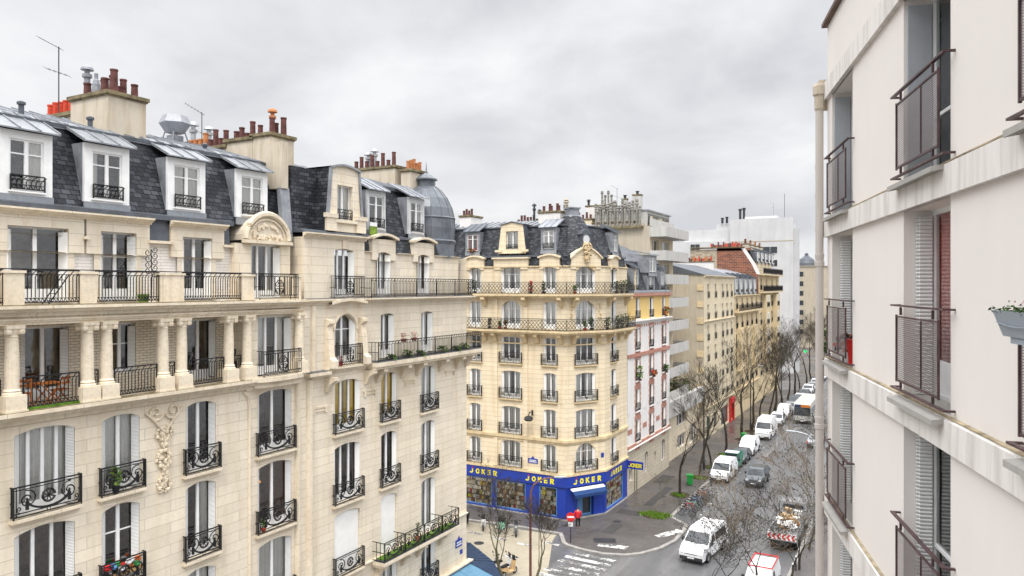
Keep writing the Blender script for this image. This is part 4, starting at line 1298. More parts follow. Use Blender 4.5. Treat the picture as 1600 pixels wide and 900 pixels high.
b.box(26.0, 26.85, -0.05, fy - 0.002, 23.75, 23.95).box(28.2, 29.0, -0.05, fy - 0.002, 23.75, 23.95)
b.box(26.1, 26.8, 0.0, fy - 0.001, 23.13, 23.749).box(28.25, 28.92, 0.0, fy - 0.001, 23.13, 23.749)
sd = b.build('stone_dormer', M['stone'], B)
for s in (0, 1):
    a0, a1 = (L0, L1) if s == 0 else (R0, R1)
    MB().quad((a0, fy + 0.01, 23.12), (a1, fy + 0.01, 26.2), (a1, 4.0, 26.2), (a0, 4.0, 23.12)).build('cheek', M['slate'], sd)
b = MB()
for k in range(n):
    xa, xb = 26.4 + 2.2 * k / n, 26.4 + 2.2 * (k + 1) / n
    b.quad((xa, fy - 0.12, curve_top(xa)), (xb, fy - 0.12, curve_top(xb)), (xb, 4.4, curve_top(xb)), (xa, 4.4, curve_top(xa)))
    b.quad((xa, fy - 0.12, curve_top(xa) - 0.1), (xb, fy - 0.12, curve_top(xb) - 0.1), (xb, fy - 0.12, curve_top(xb)), (xa, fy - 0.12, curve_top(xa)))
for a0, a1 in ((L0, L1), (R0, R1)):
    b.tube([(a0, fy, 23.95), (a1, fy, 26.2)], 0.09, n=4)
b.build('dormer_roof', M['zinc'], sd)
inst(frame_mesh(1.1, 1.68, 2, 0, None), 'window_frame', sd, (27.5, fy + 0.22, wz0))
inst(pane_mesh(1.1, 1.68, 0, 'glass'), 'pane', sd, (27.5, fy + 0.22, wz0))
inst(curtain_mesh(1.1, 1.68, 'curtain', (0.02, 'both', 0.0), 2), 'curtain', sd, (27.5, fy + 0.24, wz0))
inst(rail_bars(1.1, 0.5, 0.0, 0.16, 'iron', False), 'window_railing', sd, (27.5, fy + 0.02, wz0))
dormer(B, 30.6, 0.7, 23.55, 1.15, 1.7, 1.5, frame='grey_paint', roof='zinc')
dormer(B, 34.15, 0.7, 23.55, 1.1, 1.7, 1.5, frame='grey_paint', roof='zinc')
# dome
b = MB()
dx, dy = 36.85, 1.95
prof = [(1.7, 22.2), (1.75, 23.0), (1.85, 23.2), (1.7, 23.3), (1.78, 24.0), (1.74, 24.6), (1.6, 25.2), (1.32, 25.8), (0.92, 26.3), (0.6, 26.55)]
b.lathe(prof, dx, dy, 16)
for k in range(16):
    t = 2 * PI * k / 16
    b.tube([(dx + r * math.cos(t), dy + r * math.sin(t), z) for r, z in prof[3:]], 0.03, n=4)
b.lathe([(1.77, 24.56), (1.81, 24.6), (1.74, 24.66)], dx, dy, 16)
dm = b.build('dome', M['lead'], B, smooth=False)
b = MB()
b.lathe([(0.56, 26.5), (0.56, 26.9), (0.7, 26.94), (0.7, 27.02), (0.36, 27.25), (0.06, 27.4), (0.04, 27.5), (0.005, 28.1)], dx, dy, 8)
b.build('lantern', M['lead'], dm)
chimney(B, 35.5, 37.3, 3.3, 6.6, 25.9, 27.8, [(35.8, 3.6 + i * 0.42, h, 0.13, 'pot', 'pot_b') for i, h in enumerate((0.85, 0.4, 0.85, 0.4, 0.8, 0.45, 0.75, 0.5))] + [(36.3, 5.5, 1.3, 0.19, 'cowl', 'metal'), (36.3, 6.0, 1.1, 0.19, 'cowl', 'metal')])
chimney(B, 35.72, 37.3, 2.3, 3.0, 25.6, 27.55, [(35.95 + i * 0.3, 2.65, 0.5 + 0.1 * (i % 3), 0.11, 'pot', 'pot_o') for i in range(5)])
# ground-floor shopfront behind the awnings
b = MB()
for x in (25.2, 28.8, 32.4, 35.8):
    b.box(x, x + 2.6, -0.03, -0.004, 0.3, 3.1)
b.build('shop_window', M['auto_glass'], B)
# ------------------------------------------------------------------ helpers for buildings with several faces
class Face:
    """one straight stretch of facade: origin and direction in its building's coordinates"""
    def __init__(s, root, ox, oy, phi):
        s.root, s.ox, s.oy, s.phi = root, ox, oy, phi
        s.c, s.s = math.cos(phi), math.sin(phi)
    def p(s, x, y, z=0.0):
        return (s.ox + x * s.c - y * s.s, s.oy + x * s.s + y * s.c, z)
    def put(s, dst, sub):
        o = len(dst.v)
        dst.v.extend(s.p(*v) for v in sub.v)
        dst.f.extend(tuple(i + o for i in f) for f in sub.f); dst.mi.extend(sub.mi)
    def inst(s, me, name, x, y, z, parent=None):
        return inst(me, name, parent or s.root, s.p(x, y, z), s.phi)
    def win(s, x, y, z, w, h, **k):
        return window(s.root, *s.p(x, y, z), w, h, rz=s.phi, **k)

def offset_line(pts, d):
    """open polyline moved to its right-hand side by d, mitred"""
    out = []
    n = len(pts)
    def nrm(a, b):
        v = Vector((b[0] - a[0], b[1] - a[1])).normalized()
        return Vector((v.y, -v.x))
    for i, p in enumerate(pts):
        a = nrm(pts[i - 1], p) if i > 0 else nrm(p, pts[1])
        b = nrm(p, pts[i + 1]) if i < n - 1 else a
        m = (a + b).normalized()
        k = d / max(0.3, m.dot(a))
        out.append((p[0] + m.x * k, p[1] + m.y * k))
    return out

def belt(b, pts, d0, d1, z0, z1, mi=0):
    o, i = offset_line(pts, d1), offset_line(pts, d0)
    n = len(pts)
    vs = [(x, y, z0) for x, y in i] + [(x, y, z0) for x, y in o] + [(x, y, z1) for x, y in o] + [(x, y, z1) for x, y in i]
    f = []
    for k in range(n - 1):
        for q in range(4):
            r = (q + 1) % 4
            f.append((q * n + k, q * n + k + 1, r * n + k + 1, r * n + k))
    f += [(0, n, 2 * n, 3 * n), (n - 1, 4 * n - 1, 3 * n - 1, 2 * n - 1)]
    b.add(vs, f, mi)

def skirt(b, pts, levels, mi=0):
    """sloping roof surface: levels = ((offset, z), ...)"""
    rows = [[(x, y, z) for x, y in offset_line(pts, d)] for d, z in levels]
    n = len(pts)
    for r in range(len(rows) - 1):
        for k in range(n - 1):
            b.quad(rows[r][k], rows[r][k + 1], rows[r + 1][k + 1], rows[r + 1][k], mi)
    return rows[-1]

def block_letters(parent, loc, rz, h, width, name, t=None):
    """J O K E R in broad yellow strokes with a small red cap on the J"""
    b = MB()
    t = t or h * 0.25
    lw = h * 0.86
    pitch = (width - lw) / 4
    lay = [0]
    def stroke(pts, w=t):
        P2 = [Vector((p[0], p[1])) for p in pts]
        lay[0] += 1
        y0 = -0.02 - 0.0006 * (lay[0] % 7)
        n = len(P2); L_, R_ = [], []
        for i, p in enumerate(P2):
            d = (P2[min(i + 1, n - 1)] - P2[max(i - 1, 0)]).normalized(); q = Vector((-d.y, d.x)) * w / 2
            L_.append(p + q); R_.append(p - q)
        o = [(p.x, y0, p.y) for p in L_] + [(p.x, y0, p.y) for p in R_] + [(p.x, 0, p.y) for p in L_] + [(p.x, 0, p.y) for p in R_]
        f = []
        for i in range(n - 1):
            f += [(i, n + i, n + i + 1, i + 1), (i, i + 1, 2 * n + i + 1, 2 * n + i), (n + i + 1, n + i, 3 * n + i, 3 * n + i + 1)]
        f += [(0, 2 * n, 3 * n, n), (n - 1, 2 * n - 1, 4 * n - 1, 3 * n - 1)]
        b.add(o, f)
    def curve(cx, cz, rx, rz_, a0, a1, n=12):
        return [(cx + rx * math.cos(R(a0 + (a1 - a0) * i / n)), cz + rz_ * math.sin(R(a0 + (a1 - a0) * i / n))) for i in range(n + 1)]
    e = t / 2
    for k, ch in enumerate('JOKER'):
        x0 = -width / 2 + k * pitch
        if ch == 'J':
            stroke([(x0 + lw * 0.68, h * 0.86)] + curve(x0 + lw * 0.36, h * 0.32, lw * 0.32, h * 0.32 - e, 0, -170))
        elif ch == 'O':
            stroke(curve(x0 + lw / 2, h / 2, lw / 2 - e, h / 2 - e, 0, 360, 20))
        elif ch == 'K':
            stroke([(x0 + e, 0), (x0 + e, h)]); stroke([(x0 + e, h * 0.42), (x0 + lw * 0.84, h)]); stroke([(x0 + lw * 0.36, h * 0.6), (x0 + lw * 0.88, 0)])
        elif ch == 'E':
            stroke([(x0 + e, 0), (x0 + e, h)])
            for z in (e * 0.9, h / 2, h - e * 0.9): stroke([(x0 + e, z), (x0 + lw * 0.82, z)], t * 0.85)
        else:
            stroke([(x0 + e, 0), (x0 + e, h)])
            stroke([(x0 + e, h - e)] + curve(x0 + lw * 0.5, h * 0.7, lw * 0.3, h * 0.3 - e, 90, -90) + [(x0 + e, h * 0.4 + e)], t * 0.9)
            stroke([(x0 + lw * 0.42, h * 0.42), (x0 + lw * 0.86, 0)])
    o = b.build(name, M['yellow'], parent, loc, rz)
    x0 = -width / 2 + lw * 0.68
    MB().extrude_y([(x0 - t * 0.6, h * 0.96), (x0 + t * 0.6, h * 0.96), (x0 + t * 0.4, h * 1.25), (x0 - t * 0.2, h * 1.3)], -0.02, 0.0).build('red_cap', M['red'], o)
    return o

# ================================================================== yellow corner building with the toy shop
Y = thing('corner_apartment_building', 'yellow stone corner apartment building above the blue toy shop', 'building', (-26.6, 58.3, 0))
P = [(-20.0, 0.0), (0.0, 0.0), (2.2, 3.55), (2.2, 9.35)]
F1, F2, F3 = Face(Y, 0, 0, 0), Face(Y, 0, 0, math.atan2(3.55, 2.2)), Face(Y, 2.2, 3.55, PI / 2)
L2, L3 = math.hypot(2.2, 3.55), 5.8
rowsY = [(4.2, 6.55), (7.15, 9.65), (10.35, 12.85), (13.55, 15.95), (16.72, 19.1), (19.9, 22.2)]
winsY = [(F1, -16.6, 1.3), (F1, -12.9, 2.0), (F1, -9.25, 1.3), (F1, -5.45, 2.05), (F1, -1.55, 1.3), (F2, 2.08, 2.15), (F3, 2.2, 1.35)]
b = MB()
for F, x0, x1 in ((F1, -20.0, 0.0), (F2, 0.0, L2), (F3, 0.0, L3)):
    sub = MB(); hl = []
    for G, x, w in winsY:
        if G is F:
            for ri, (z0, z1) in enumerate(rowsY):
                rise = 0.15
                if w > 2 and ri in (4, 5) and not (F is F1 and ri == 5): rise = 0.75
                if F is F2 and ri == 0: rise = 0.8
                hl.append((x - w / 2, x + w / 2, z0, z1 + (0.1 if rise > 0.5 else 0), rise))
    wall(sub, x0, x1, 3.9, 22.3, hl, 0.0, 0.28)
    F.put(b, sub)
b.quad((-20, 0, 0), (-20, 12, 0), (-20, 12, 22.3), (-20, 0, 22.3)); b.quad((-20, 12, 0), (2.2, 12, 0), (2.2, 12, 22.3), (-20, 12, 22.3))
b.add([(2.2, 9.35, 0), (2.2, 9.35, 22.3), (1.75, 9.35, 23.3), (0.9, 9.35, 25.9), (-2.3, 9.35, 26.7), (-9, 9.35, 26.5), (-9, 9.35, 0)], [(0, 1, 2, 3, 4, 5, 6)])
b.build('wall', M['stone_y'], Y)
for G, x, w in winsY:
    for ri, (z0, z1) in enumerate(rowsY):
        big = w > 1.8
        arched = big and (ri in (4, 5) or (G is F2 and ri == 0))
        cur = {0: (0.05, 'both', 0.0), 1: (0.0, 'both', 0.0)}.get(ri, 'auto')
        G.win(x, 0.25, z0, w, z1 - z0 + (0.1 if arched else 0), leaves=3 if big else 2, kick=0.35, transom=(z1 - z0 - 0.65) if arched else None, curtain=cur, reveal=0.24,
              sill='stone_y_trim' if ri in (2, 3) else None, shutter='shutter_p')
        if ri < 4:
            G.inst(rail_oval(w + 0.25, 1.0, 0.22), 'window_railing', x, -0.2, z0 - 0.02)
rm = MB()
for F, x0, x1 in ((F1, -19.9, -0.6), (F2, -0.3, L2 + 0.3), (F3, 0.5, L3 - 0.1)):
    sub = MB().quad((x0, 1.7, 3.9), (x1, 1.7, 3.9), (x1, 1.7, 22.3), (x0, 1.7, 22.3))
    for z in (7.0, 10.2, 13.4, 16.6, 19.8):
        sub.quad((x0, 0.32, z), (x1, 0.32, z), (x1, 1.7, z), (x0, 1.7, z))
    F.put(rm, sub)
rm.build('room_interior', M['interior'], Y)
# belts, balconies
b = MB()
belt(b, P, 0.001, 0.18, 6.85, 7.08); belt(b, P, 0.001, 0.1, 6.7, 6.85)
belt(b, P, 0.001, 0.2, 3.92, 4.1)
belt(b, P, 0.001, 0.08, 15.3, 15.42)
belt(b, P, 0.001, 0.12, 22.2, 22.3)
sub = MB()
for z in (19.75,):
    sub.box(-7.1, -3.8, -0.16, -0.001, 4.2, 19.6)
b.build('belt_course', M['stone_y_trim'], Y)
b = MB(); belt(b, P, 0.002, 0.9, 16.42, 16.6); belt(b, P, 0.002, 0.78, 16.27, 16.419)
b.build('balcony_slab', M['stone_y_trim'], Y)
b = MB(); belt(b, P, 0.003, 0.88, 16.602, 16.63); belt(b, P, 0.003, 0.7, 19.802, 19.83); b.build('ledge_flashing', M['stone_trim_d'], Y)
b = MB(); belt(b, P, 0.002, 0.72, 19.62, 19.8); belt(b, P, 0.002, 0.6, 19.5, 19.619)
b.build('balcony_slab', M['stone_y_trim'], Y)
for d, z in ((0.84, 16.62), (0.66, 19.82)):
    e1, e2 = d * math.tan(F2.phi / 2), d * math.tan((PI / 2 - F2.phi) / 2)
    for F, x0, x1 in ((F1, -19.0, -11.4), (F1, -11.4, e1), (F2, -e1, L2 + e2), (F3, -e2, L3)):
        F.inst(rail_lattice(x1 - x0, 1.0), 'balcony_railing', (x0 + x1) / 2, -d, z)
cy = MB().extrude_x([(-0.001, -0.85), (-0.2, -0.8), (-0.36, -0.4), (-0.7, -0.2), (-0.7, 0.0), (-0.001, 0.0)], -0.18, 0.18).mesh('corbel', M['stone_y_trim'])
for F, xs in ((F1, (-17.8, -15.2, -11.3, -10.4, -8.1, -7.0, -3.9, -2.7, -0.4)), (F2, (0.75, 3.45)), (F3, (0.8, 3.4, 5.3))):
    for x in xs:
        F.inst(cy, 'corbel', x, 0, 16.26)
    for x in xs[::2]:
        F.inst(cy, 'corbel', x, 0, 19.49)
# projecting bay strips and window heads of the top storey
b = MB(); sub = MB()
for x in (-7.0, -3.9):
    sub.box(x - 0.2, x + 0.2, -0.12, -0.001, 4.15, 6.69).box(x - 0.2, x + 0.2, -0.12, -0.001, 7.1, 15.29).box(x - 0.2, x + 0.2, -0.12, -0.001, 16.62, 19.4)
sub.box(-7.2, -3.7, -0.08, -0.001, 6.62, 6.9 - 0.21)
F1.put(b, sub)
b.build('pilaster', M['stone_y'], Y)
def attic_head(F, x, w, bw, zt, arch):
    sub = MB()
    wall(sub, x - bw / 2, x + bw / 2, 22.0, zt, [(x - w / 2, x + w / 2, 21.95, 22.2 + (0.1 if w > 1.8 else 0), 0.15)], -0.1, 0.3)
    for xx in (x - bw / 2, x + bw / 2):
        sub.quad((xx, -0.1, 22.0), (xx, 0.8, 22.0), (xx, 0.8, zt), (xx, -0.1, zt))
    for xa, xb in ((x - bw / 2, x - w / 2), (x + w / 2, x + bw / 2)):
        sub.quad((xa, -0.1, 22.0), (xb, -0.1, 22.0), (xb, 0.0, 22.0), (xa, 0.0, 22.0))
    n = 8; e = bw / 2 + 0.12
    for k in range(n):
        xa, xb = x - e + 2 * e * k / n, x - e + 2 * e * (k + 1) / n
        za, zb = zt + arch * math.sin(PI * k / n), zt + arch * math.sin(PI * (k + 1) / n)
        sub.add([(xa, -0.28, za), (xb, -0.28, zb), (xb, -0.28, zb + 0.14), (xa, -0.28, za + 0.14), (xa, 0.9, za), (xb, 0.9, zb), (xb, 0.9, zb + 0.14), (xa, 0.9, za + 0.14)],
                [(0, 1, 2, 3), (3, 2, 6, 7), (0, 4, 5, 1), (0, 3, 7, 4), (1, 5, 6, 2)])
        if arch > 0:
            sub.quad((xa, -0.1, zt - 0.001), (xb, -0.1, zt - 0.001), (xb, -0.1, zb), (xa, -0.1, za))
    return sub
for F, x, w in winsY:
    b = MB()
    bw = {2.05: 3.5, 2.0: 3.3, 2.15: 3.2}.get(w, 1.95)
    F.put(b, attic_head(F, x, w, bw, 22.95 if F is not F2 else 22.9, 0.25 if w < 1.8 else (0.0 if F is F1 else 0.95)))
    b.build('attic_head', M['stone_y'], Y)
b = MB(); sub = MB(); rg = random.Random(4)
for i in range(60):
    z = rg.uniform(22.6, 24.35)
    sub.ball((2.08 + rg.uniform(-.32, .32) * (1.25 - abs(z - 23.8) * 0.6), -0.3 + rg.uniform(-.06, .06), z), rg.uniform(0.07, 0.14), 5, 3)
for s in (-1, 1):
    sub.tube([(2.08 + s * q[0], -0.3, 24.0 + q[2]) for q in spiral(0.3 * 1, 0, 0.22, 0.05, 200, 1.3, 10)], 0.06, n=5)
F2.put(b, sub)
for s in (-1, 1):          # garlands beside the arched corner window
    sub = MB()
    for i in range(24):
        z = rg.uniform(17.6, 19.0); sub.ball((2.08 + s * 1.55 + rg.uniform(-.12, .12), -0.04, z), rg.uniform(0.05, 0.1), 5, 3)
    F2.put(b, sub)
b.build('carving', M['stone_y_trim'], Y)
# mansard
b = MB()
for F, x0, x1 in ((F1, -20, 0.3), (F2, -0.3, L2 + 0.2), (F3, -0.2, L3)):
    sub = MB().quad((x0, 0.12, 22.2), (x1, 0.12, 22.2), (x1, 0.3, 23.25), (x0, 0.3, 23.25)); F.put(b, sub)
skirt(b, P, ((-0.45, 23.25), (-1.25, 25.9)))
b.build('slate_roof', M['slate'], Y)
b = MB(); belt(b, P, -0.55, -0.1, 23.1, 23.26); belt(b, P, -1.45, -1.12, 25.85, 25.98)
b.build('zinc_gutter', M['zinc_d'], Y)
b = MB()
top = skirt(b, P, ((-1.3, 25.96), (-4.5, 26.75), (-9.0, 26.6)))
x = -19.0
while x < -2:
    b.extrude_x([(1.3, 25.98), (4.5, 26.77), (4.5, 26.83), (1.3, 26.04)], x - 0.025, x + 0.025); x += 0.7
b.build('zinc_roof', M['zinc_l'], Y)
# corner pavilion roof
b = MB()
pc = F2.p(2.08, 2.1)
b.lathe([(2.3, 23.2), (2.1, 23.9), (1.85, 24.8), (1.55, 25.6), (1.15, 26.3), (0.85, 26.75), (0.8, 26.8)], pc[0], pc[1], 12, a0=0.2)
pav = b.build('corner_dome', M['slate'], Y)
MB().lathe([(0.98, 26.7), (0.86, 26.82), (0.66, 26.9), (0.66, 27.45), (0.8, 27.5), (0.8, 27.62), (0.55, 27.64)], pc[0], pc[1], 4, a0=F2.phi + PI / 4).build('lantern', M['zinc'], pav)
b = MB(); sub = MB()
sub.box(-0.55, 0.55, -0.15, 0.9, -0.75, 0.45)
b2 = MB()
F2.put(b2, MB().lathe([(0.001, 0)], n=3, cap=False)) if False else None
oc = F2.p(2.08, -0.12, 24.75)
b = MB()
b.box(-0.5, 0.5, 0.02, 0.9, -0.85, 0.35)
b.extrude_y([(-0.62, 0.3), (0.62, 0.3), (0.3, 0.66), (0, 0.78), (-0.3, 0.66)], -0.05, 0.95)
b.tube(arc(0, -0.12, 0.42, 0, 360, 18, rz=0.48)[:-1], 0.07, n=5, closed=True)
ocu = inst(b.mesh('oculus', M['zinc_d']), 'oculus', pav, oc, F2.phi)
MB().add([(0, -0.0, -0.12)] + arc(0, -0.12, 0.38, 0, 360, 18, rz=0.44)[:-1], [(0, k + 1, (k + 1) % 18 + 1) for k in range(18)]).build('pane', M['lamp_glass'], ocu)
# stone dormer, zinc dormers
b = MB()
def stone_dormer_small(x, w, h, z0):
    s = MB(); ww, wh = 1.25, 1.62
    s.add([(x - w / 2, 0.2, z0 - 0.4), (x - ww / 2, 0.2, z0 - 0.4), (x - ww / 2, 0.2, z0 + wh), (x - w / 2 + 0.3, 0.2, z0 + wh + 0.3)], [(0, 1, 2, 3)])
    s.add([(x + w / 2, 0.2, z0 - 0.4), (x + w / 2 - 0.3, 0.2, z0 + wh + 0.3), (x + ww / 2, 0.2, z0 + wh), (x + ww / 2, 0.2, z0 - 0.4)], [(0, 1, 2, 3)])
    s.quad((x - ww / 2, 0.2, z0 - 0.4), (x + ww / 2, 0.2, z0 - 0.4), (x + ww / 2, 0.2, z0), (x - ww / 2, 0.2, z0))
    s.add([(x - ww / 2, 0.2, z0 + wh), (x + ww / 2, 0.2, z0 + wh), (x + w / 2 - 0.3, 0.2, z0 + wh + 0.3), (x + w / 2 - 0.36, 0.2, z0 + wh + 0.65), (x, 0.2, z0 + wh + 0.85), (x - w / 2 + 0.36, 0.2, z0 + wh + 0.65), (x - w / 2 + 0.3, 0.2, z0 + wh + 0.3)], [(0, 1, 2, 3, 4, 5, 6)])
    for xx in (x - ww / 2, x + ww / 2):
        s.quad((xx, 0.2, z0), (xx, 0.5, z0), (xx, 0.5, z0 + wh), (xx, 0.2, z0 + wh))
    s.box(x - w / 2 - 0.25, x - w / 2 + 0.45, 0.05, 0.199, z0 - 0.25, z0 - 0.05).box(x + w / 2 - 0.45, x + w / 2 + 0.25, 0.05, 0.199, z0 - 0.25, z0 - 0.05)
    d = s.build('stone_dormer', M['stone_y'], Y)
    c = MB()
    for q in (-1, 1):
        c.quad((x + q * w / 2, 0.21, z0 - 0.4), (x + q * (w / 2 - 0.33), 0.21, z0 + wh + 0.6), (x + q * (w / 2 - 0.33), 2.5, z0 + wh + 0.6), (x + q * w / 2, 1.5, z0 - 0.4))
    for xa, xb, za, zb in ((x - w / 2 + 0.2, x, z0 + wh + 0.62, z0 + wh + 0.9), (x, x + w / 2 - 0.2, z0 + wh + 0.9, z0 + wh + 0.62)):
        c.add([(xa, 0.1, za), (xb, 0.1, zb), (xb, 3.0, zb), (xa, 3.0, za), (xa, 0.1, za - 0.08), (xb, 0.1, zb - 0.08)], [(0, 1, 2, 3), (0, 4, 5, 1)])
    c.build('dormer_roof', M['zinc_d'], d)
    inst(frame_mesh(ww, wh, 2, 0, None), 'window_frame', d, (x, 0.42, z0)); inst(pane_mesh(ww, wh, 0, 'glass'), 'pane', d, (x, 0.42, z0))
    inst(curtain_mesh(ww, wh, 'curtain', (0.1, 'both', 0.0), 1), 'curtain', d, (x, 0.44, z0))
    inst(rail_bars(ww, 0.4, 0.0, 0.16, 'iron', False), 'window_railing', d, (x, 0.22, z0))
stone_dormer_small(-5.45, 2.9, 2.6, 23.85)
dr = dormer(Y, -9.75, 0.35, 23.8, 1.15, 1.5, 1.55, frame='zinc', roof='zinc_d', rail=False, curtain=None)
inst(curtain_mesh(1.15, 1.5, 'curtain_r', (0.55, 'both', 0.0), 1), 'curtain', dr, (0, 0.05, 0))
dormer(Y, -1.85, 0.35, 23.8, 1.0, 1.62, 1.5, frame='zinc', roof='zinc', rail=True)
pf = F3.p(3.6, 0.35, 23.75)
dormer(Y, pf[0], pf[1], pf[2], 1.1, 1.5, 1.5, rz=PI / 2, frame='zinc', roof='zinc_d', rail=False)
dormer(Y, -13.0, 0.35, 23.8, 1.15, 1.5, 1.55, frame='zinc', roof='zinc_d')
rg = random.Random(21)
chimney(Y, -3.75, -1.6, 2.2, 6.0, 25.6, 27.35, [(-3.4 + 0.38 * i, 2.6 + 0.5 * (i % 2), 0.5 + 0.25 * (i % 2), 0.14, 'pot', 'pot_b') for i in range(5)], mat='white_render')
chimney(Y, -12.5, -11.2, 2.4, 4.5, 25.8, 27.4, [(-12.3 + 0.3 * i, 2.9, 0.5 + 0.15 * (i % 2), 0.12, 'pot', 'pot_b') for i in range(4)], mat='white_render')
chimney(Y, -9.0, -4.2, 7.2, 8.0, 26.0, 26.9, pot_row(-8.9, -4.4, 7.6, 7.6, 13, rg, ('pot_b',), (0.35, 0.75), 0.13) + [(-6.9, 7.5, 1.9, 0.16, 'cowl', 'metal_d'), (-6.3, 7.5, 1.3, 0.14, 'cowl', 'metal_d')], mat='chimney')
# ---- shop front
b = MB()
for F, x0, x1 in ((F1, -20.0, 0.0), (F2, 0.0, L2), (F3, 0.0, L3 - 0.35)):
    pass
shopF = {'F1': [(-19.5, -16.0), (-15.6, -12.2), (-10.6, -7.42), (-7.05, -3.95), (-2.6, -0.85)], 'F2': [(1.35, 2.6)], 'F3': [(0.4, 4.7)]}
sub = MB(); wall(sub, -20.0, 0.0, 0.0, 3.9, [(a, c, 0.35, 2.85) for a, c in shopF['F1']], -0.02, 0.25); F1.put(b, sub)
sub = MB(); wall(sub, 0.0, L2, 0.0, 3.9, [(1.2, 2.95, 0.02, 2.35)], -0.02, 0.5); F2.put(b, sub)
sub = MB(); wall(sub, 0.0, L3, 0.0, 3.9, [(0.4, 4.7, 0.35, 2.85)], -0.02, 0.25); F3.put(b, sub)
b.build('shop_front', M['blue'], Y)
b = MB(); belt(b, P, 0.03, 0.14, 2.98, 3.9)
b.build('shop_fascia', M['blue'], Y)
b = MB(); belt(b, P, 0.0, 0.16, 0.0, 0.22)
b.build('plinth', M['kerb'], Y)
gm = ['goods_w', 'goods_t', 'goods_t', 'red', 'goods_c', 'metal_d', 'yellow', 'pot_o', 'leaf', 'curtain', 'rubber', 'interior', 'kerb']
goods = MB(); shelf = MB(); rg = random.Random(31)
for F, lst in ((F1, shopF['F1']), (F3, shopF['F3'])):
    for a, c in lst:
        sub, sh = MB(), MB()
        sub.quad((a, 0.52, 0.3), (c, 0.52, 0.3), (c, 0.52, 2.9), (a, 0.52, 2.9), 11)
        for k in range(6):
            z = 0.4 + 0.42 * k
            sh.box(a + 0.02, c - 0.02, 0.099, 0.4, z - 0.04, z)
            x = a + 0.04
            while x < c - 0.3:
                w = rg.uniform(0.09, 0.34); hh = rg.uniform(0.27, 0.375)
                if rg.random() < 0.94:
                    sub.box(x, x + w, 0.102 + rg.uniform(0, 0.03), 0.38, z + 0.002, z + hh, rg.choice([0, 0, 0, 0, 0, 1, 2, 3, 4, 4, 4, 4, 9, 9, 5, 6, 7, 8, 10, 12]))
                x += w + rg.uniform(0.004, 0.025)
        F.put(goods, sub); F.put(shelf, sh)
goods.build('goods_display', [M[m] for m in gm], Y)
shelf.build('shelf', M['wood'], Y)
for F, lst in ((F1, shopF['F1']), (F3, shopF['F3'])):
    for a, c in lst:
        w = c - a
        fr = MB().box(-w / 2, -w / 2 + 0.09, -0.04, 0.06, 0, 2.5).box(w / 2 - 0.09, w / 2, -0.04, 0.06, 0, 2.5).box(-w / 2 + .09, w / 2 - .09, -0.04, 0.06, 0, 0.09).box(-w / 2 + .09, w / 2 - .09, -0.04, 0.06, 2.41, 2.5)
        f = F.inst(fr.mesh('shop_window', M['blue_l']), 'shop_window', (a + c) / 2, 0.06, 0.35)
        inst(pane_mesh(w, 2.5, 0, 'shop_glass'), 'pane', f)
# door with its rolled awning
fr = MB().box(-0.87, -0.75, 0, 0.08, 0, 2.33).box(0.75, 0.87, 0, 0.08, 0, 2.33).box(-0.2, -0.08, 0, 0.08, 0, 2.33).box(-0.75, -0.2, 0.01, 0.07, 0, 2.33).box(-0.08, 0.75, 0, 0.08, 2.2, 2.33).box(-0.08, 0.75, 0, 0.08, 0, 0.35)
f = F2.inst(fr.mesh('shop_door', M['blue_l']), 'shop_door', 2.08, 0.35, 0.02)
MB().quad((-0.08, 0.04, 0.35), (0.75, 0.04, 0.35), (0.75, 0.04, 2.2), (-0.08, 0.04, 2.2)).build('pane', M['auto_glass'], f)
MB().box(0.25, 0.6, 0.0, 0.035, 1.75, 2.05).build('notice', M['white'], f)
b = MB()
b.extrude_x([(-0.05, 2.80), (-0.4, 2.70), (-0.4, 2.76), (-0.05, 2.88)], -1.75, 1.75, 0)
b.extrude_x([(-0.4, 2.70), (-0.75, 2.46), (-0.75, 2.2), (-0.73, 2.2), (-0.73, 2.42), (-0.4, 2.66)][::-1], -1.72, 1.72, 1)
F2.inst(b.mesh('shop_awning', [M['white'], M['valance']]), 'shop_awning', 2.08, -0.15, 0.0)
for F, x, w in ((F1, -8.25, 3.0), (F1, -2.45, 2.9), (F2, 2.2, 3.05), (F3, 2.55, 2.9), (F1, -14.5, 3.0)):
    s = block_letters(Y, F.p(x, -0.142, 3.17), F.phi, 0.47, w * 0.97, 'shop_sign')
# small enamel plaques and a wall lantern
def street_plaque(F, x, z, w=0.85, tall=0.45):
    b = MB(); b.add([(x - w / 2, -0.04, z), (x + w / 2, -0.04, z), (x + w / 2, -0.04, z + tall), (x + w * .2, -0.04, z + tall), (x, -0.04, z + tall * 1.55), (x - w * .2, -0.04, z + tall), (x - w / 2, -0.04, z + tall)], [(0, 1, 2, 3, 4, 5, 6)])
    b.box(x - w / 2, x + w / 2, -0.039, -0.001, z, z + tall)
    b.box(x - w * .36, x + w * .36, -0.045, -0.041, z + tall * 0.55, z + tall * 0.72, 1); b.box(x - w * .4, x + w * .4, -0.045, -0.041, z + tall * 0.22, z + tall * 0.4, 1)
    q = MB(); F.put(q, b)
    return q.build('street_name_plaque', [M['blue'], M['white']], F.root)
street_plaque(F1, -3.2, 4.75, 0.95, 0.42)
b = MB(); F2.put(b, MB().box(3.75, 4.05, -0.05, -0.001, 5.2, 5.6)); b.build('number_plaque', [M['blue']], Y)
b = MB(); b.tube([(0, 0, 0.3), (0, -0.5, 0.4), (0, -0.75, 0.15)], 0.05, n=5); b.lathe([(0.08, 0.12), (0.35, 0.0), (0.42, -0.2), (0.3, -0.34), (0.05, -0.38)], 0, -0.75, 10); b.box(-0.08, 0.08, -0.05, -0.001, 0.0, 0.5)
F1.inst(b.mesh('wall_lantern', M['metal_d']), 'wall_lantern', -3.2, -0.13, 9.0)

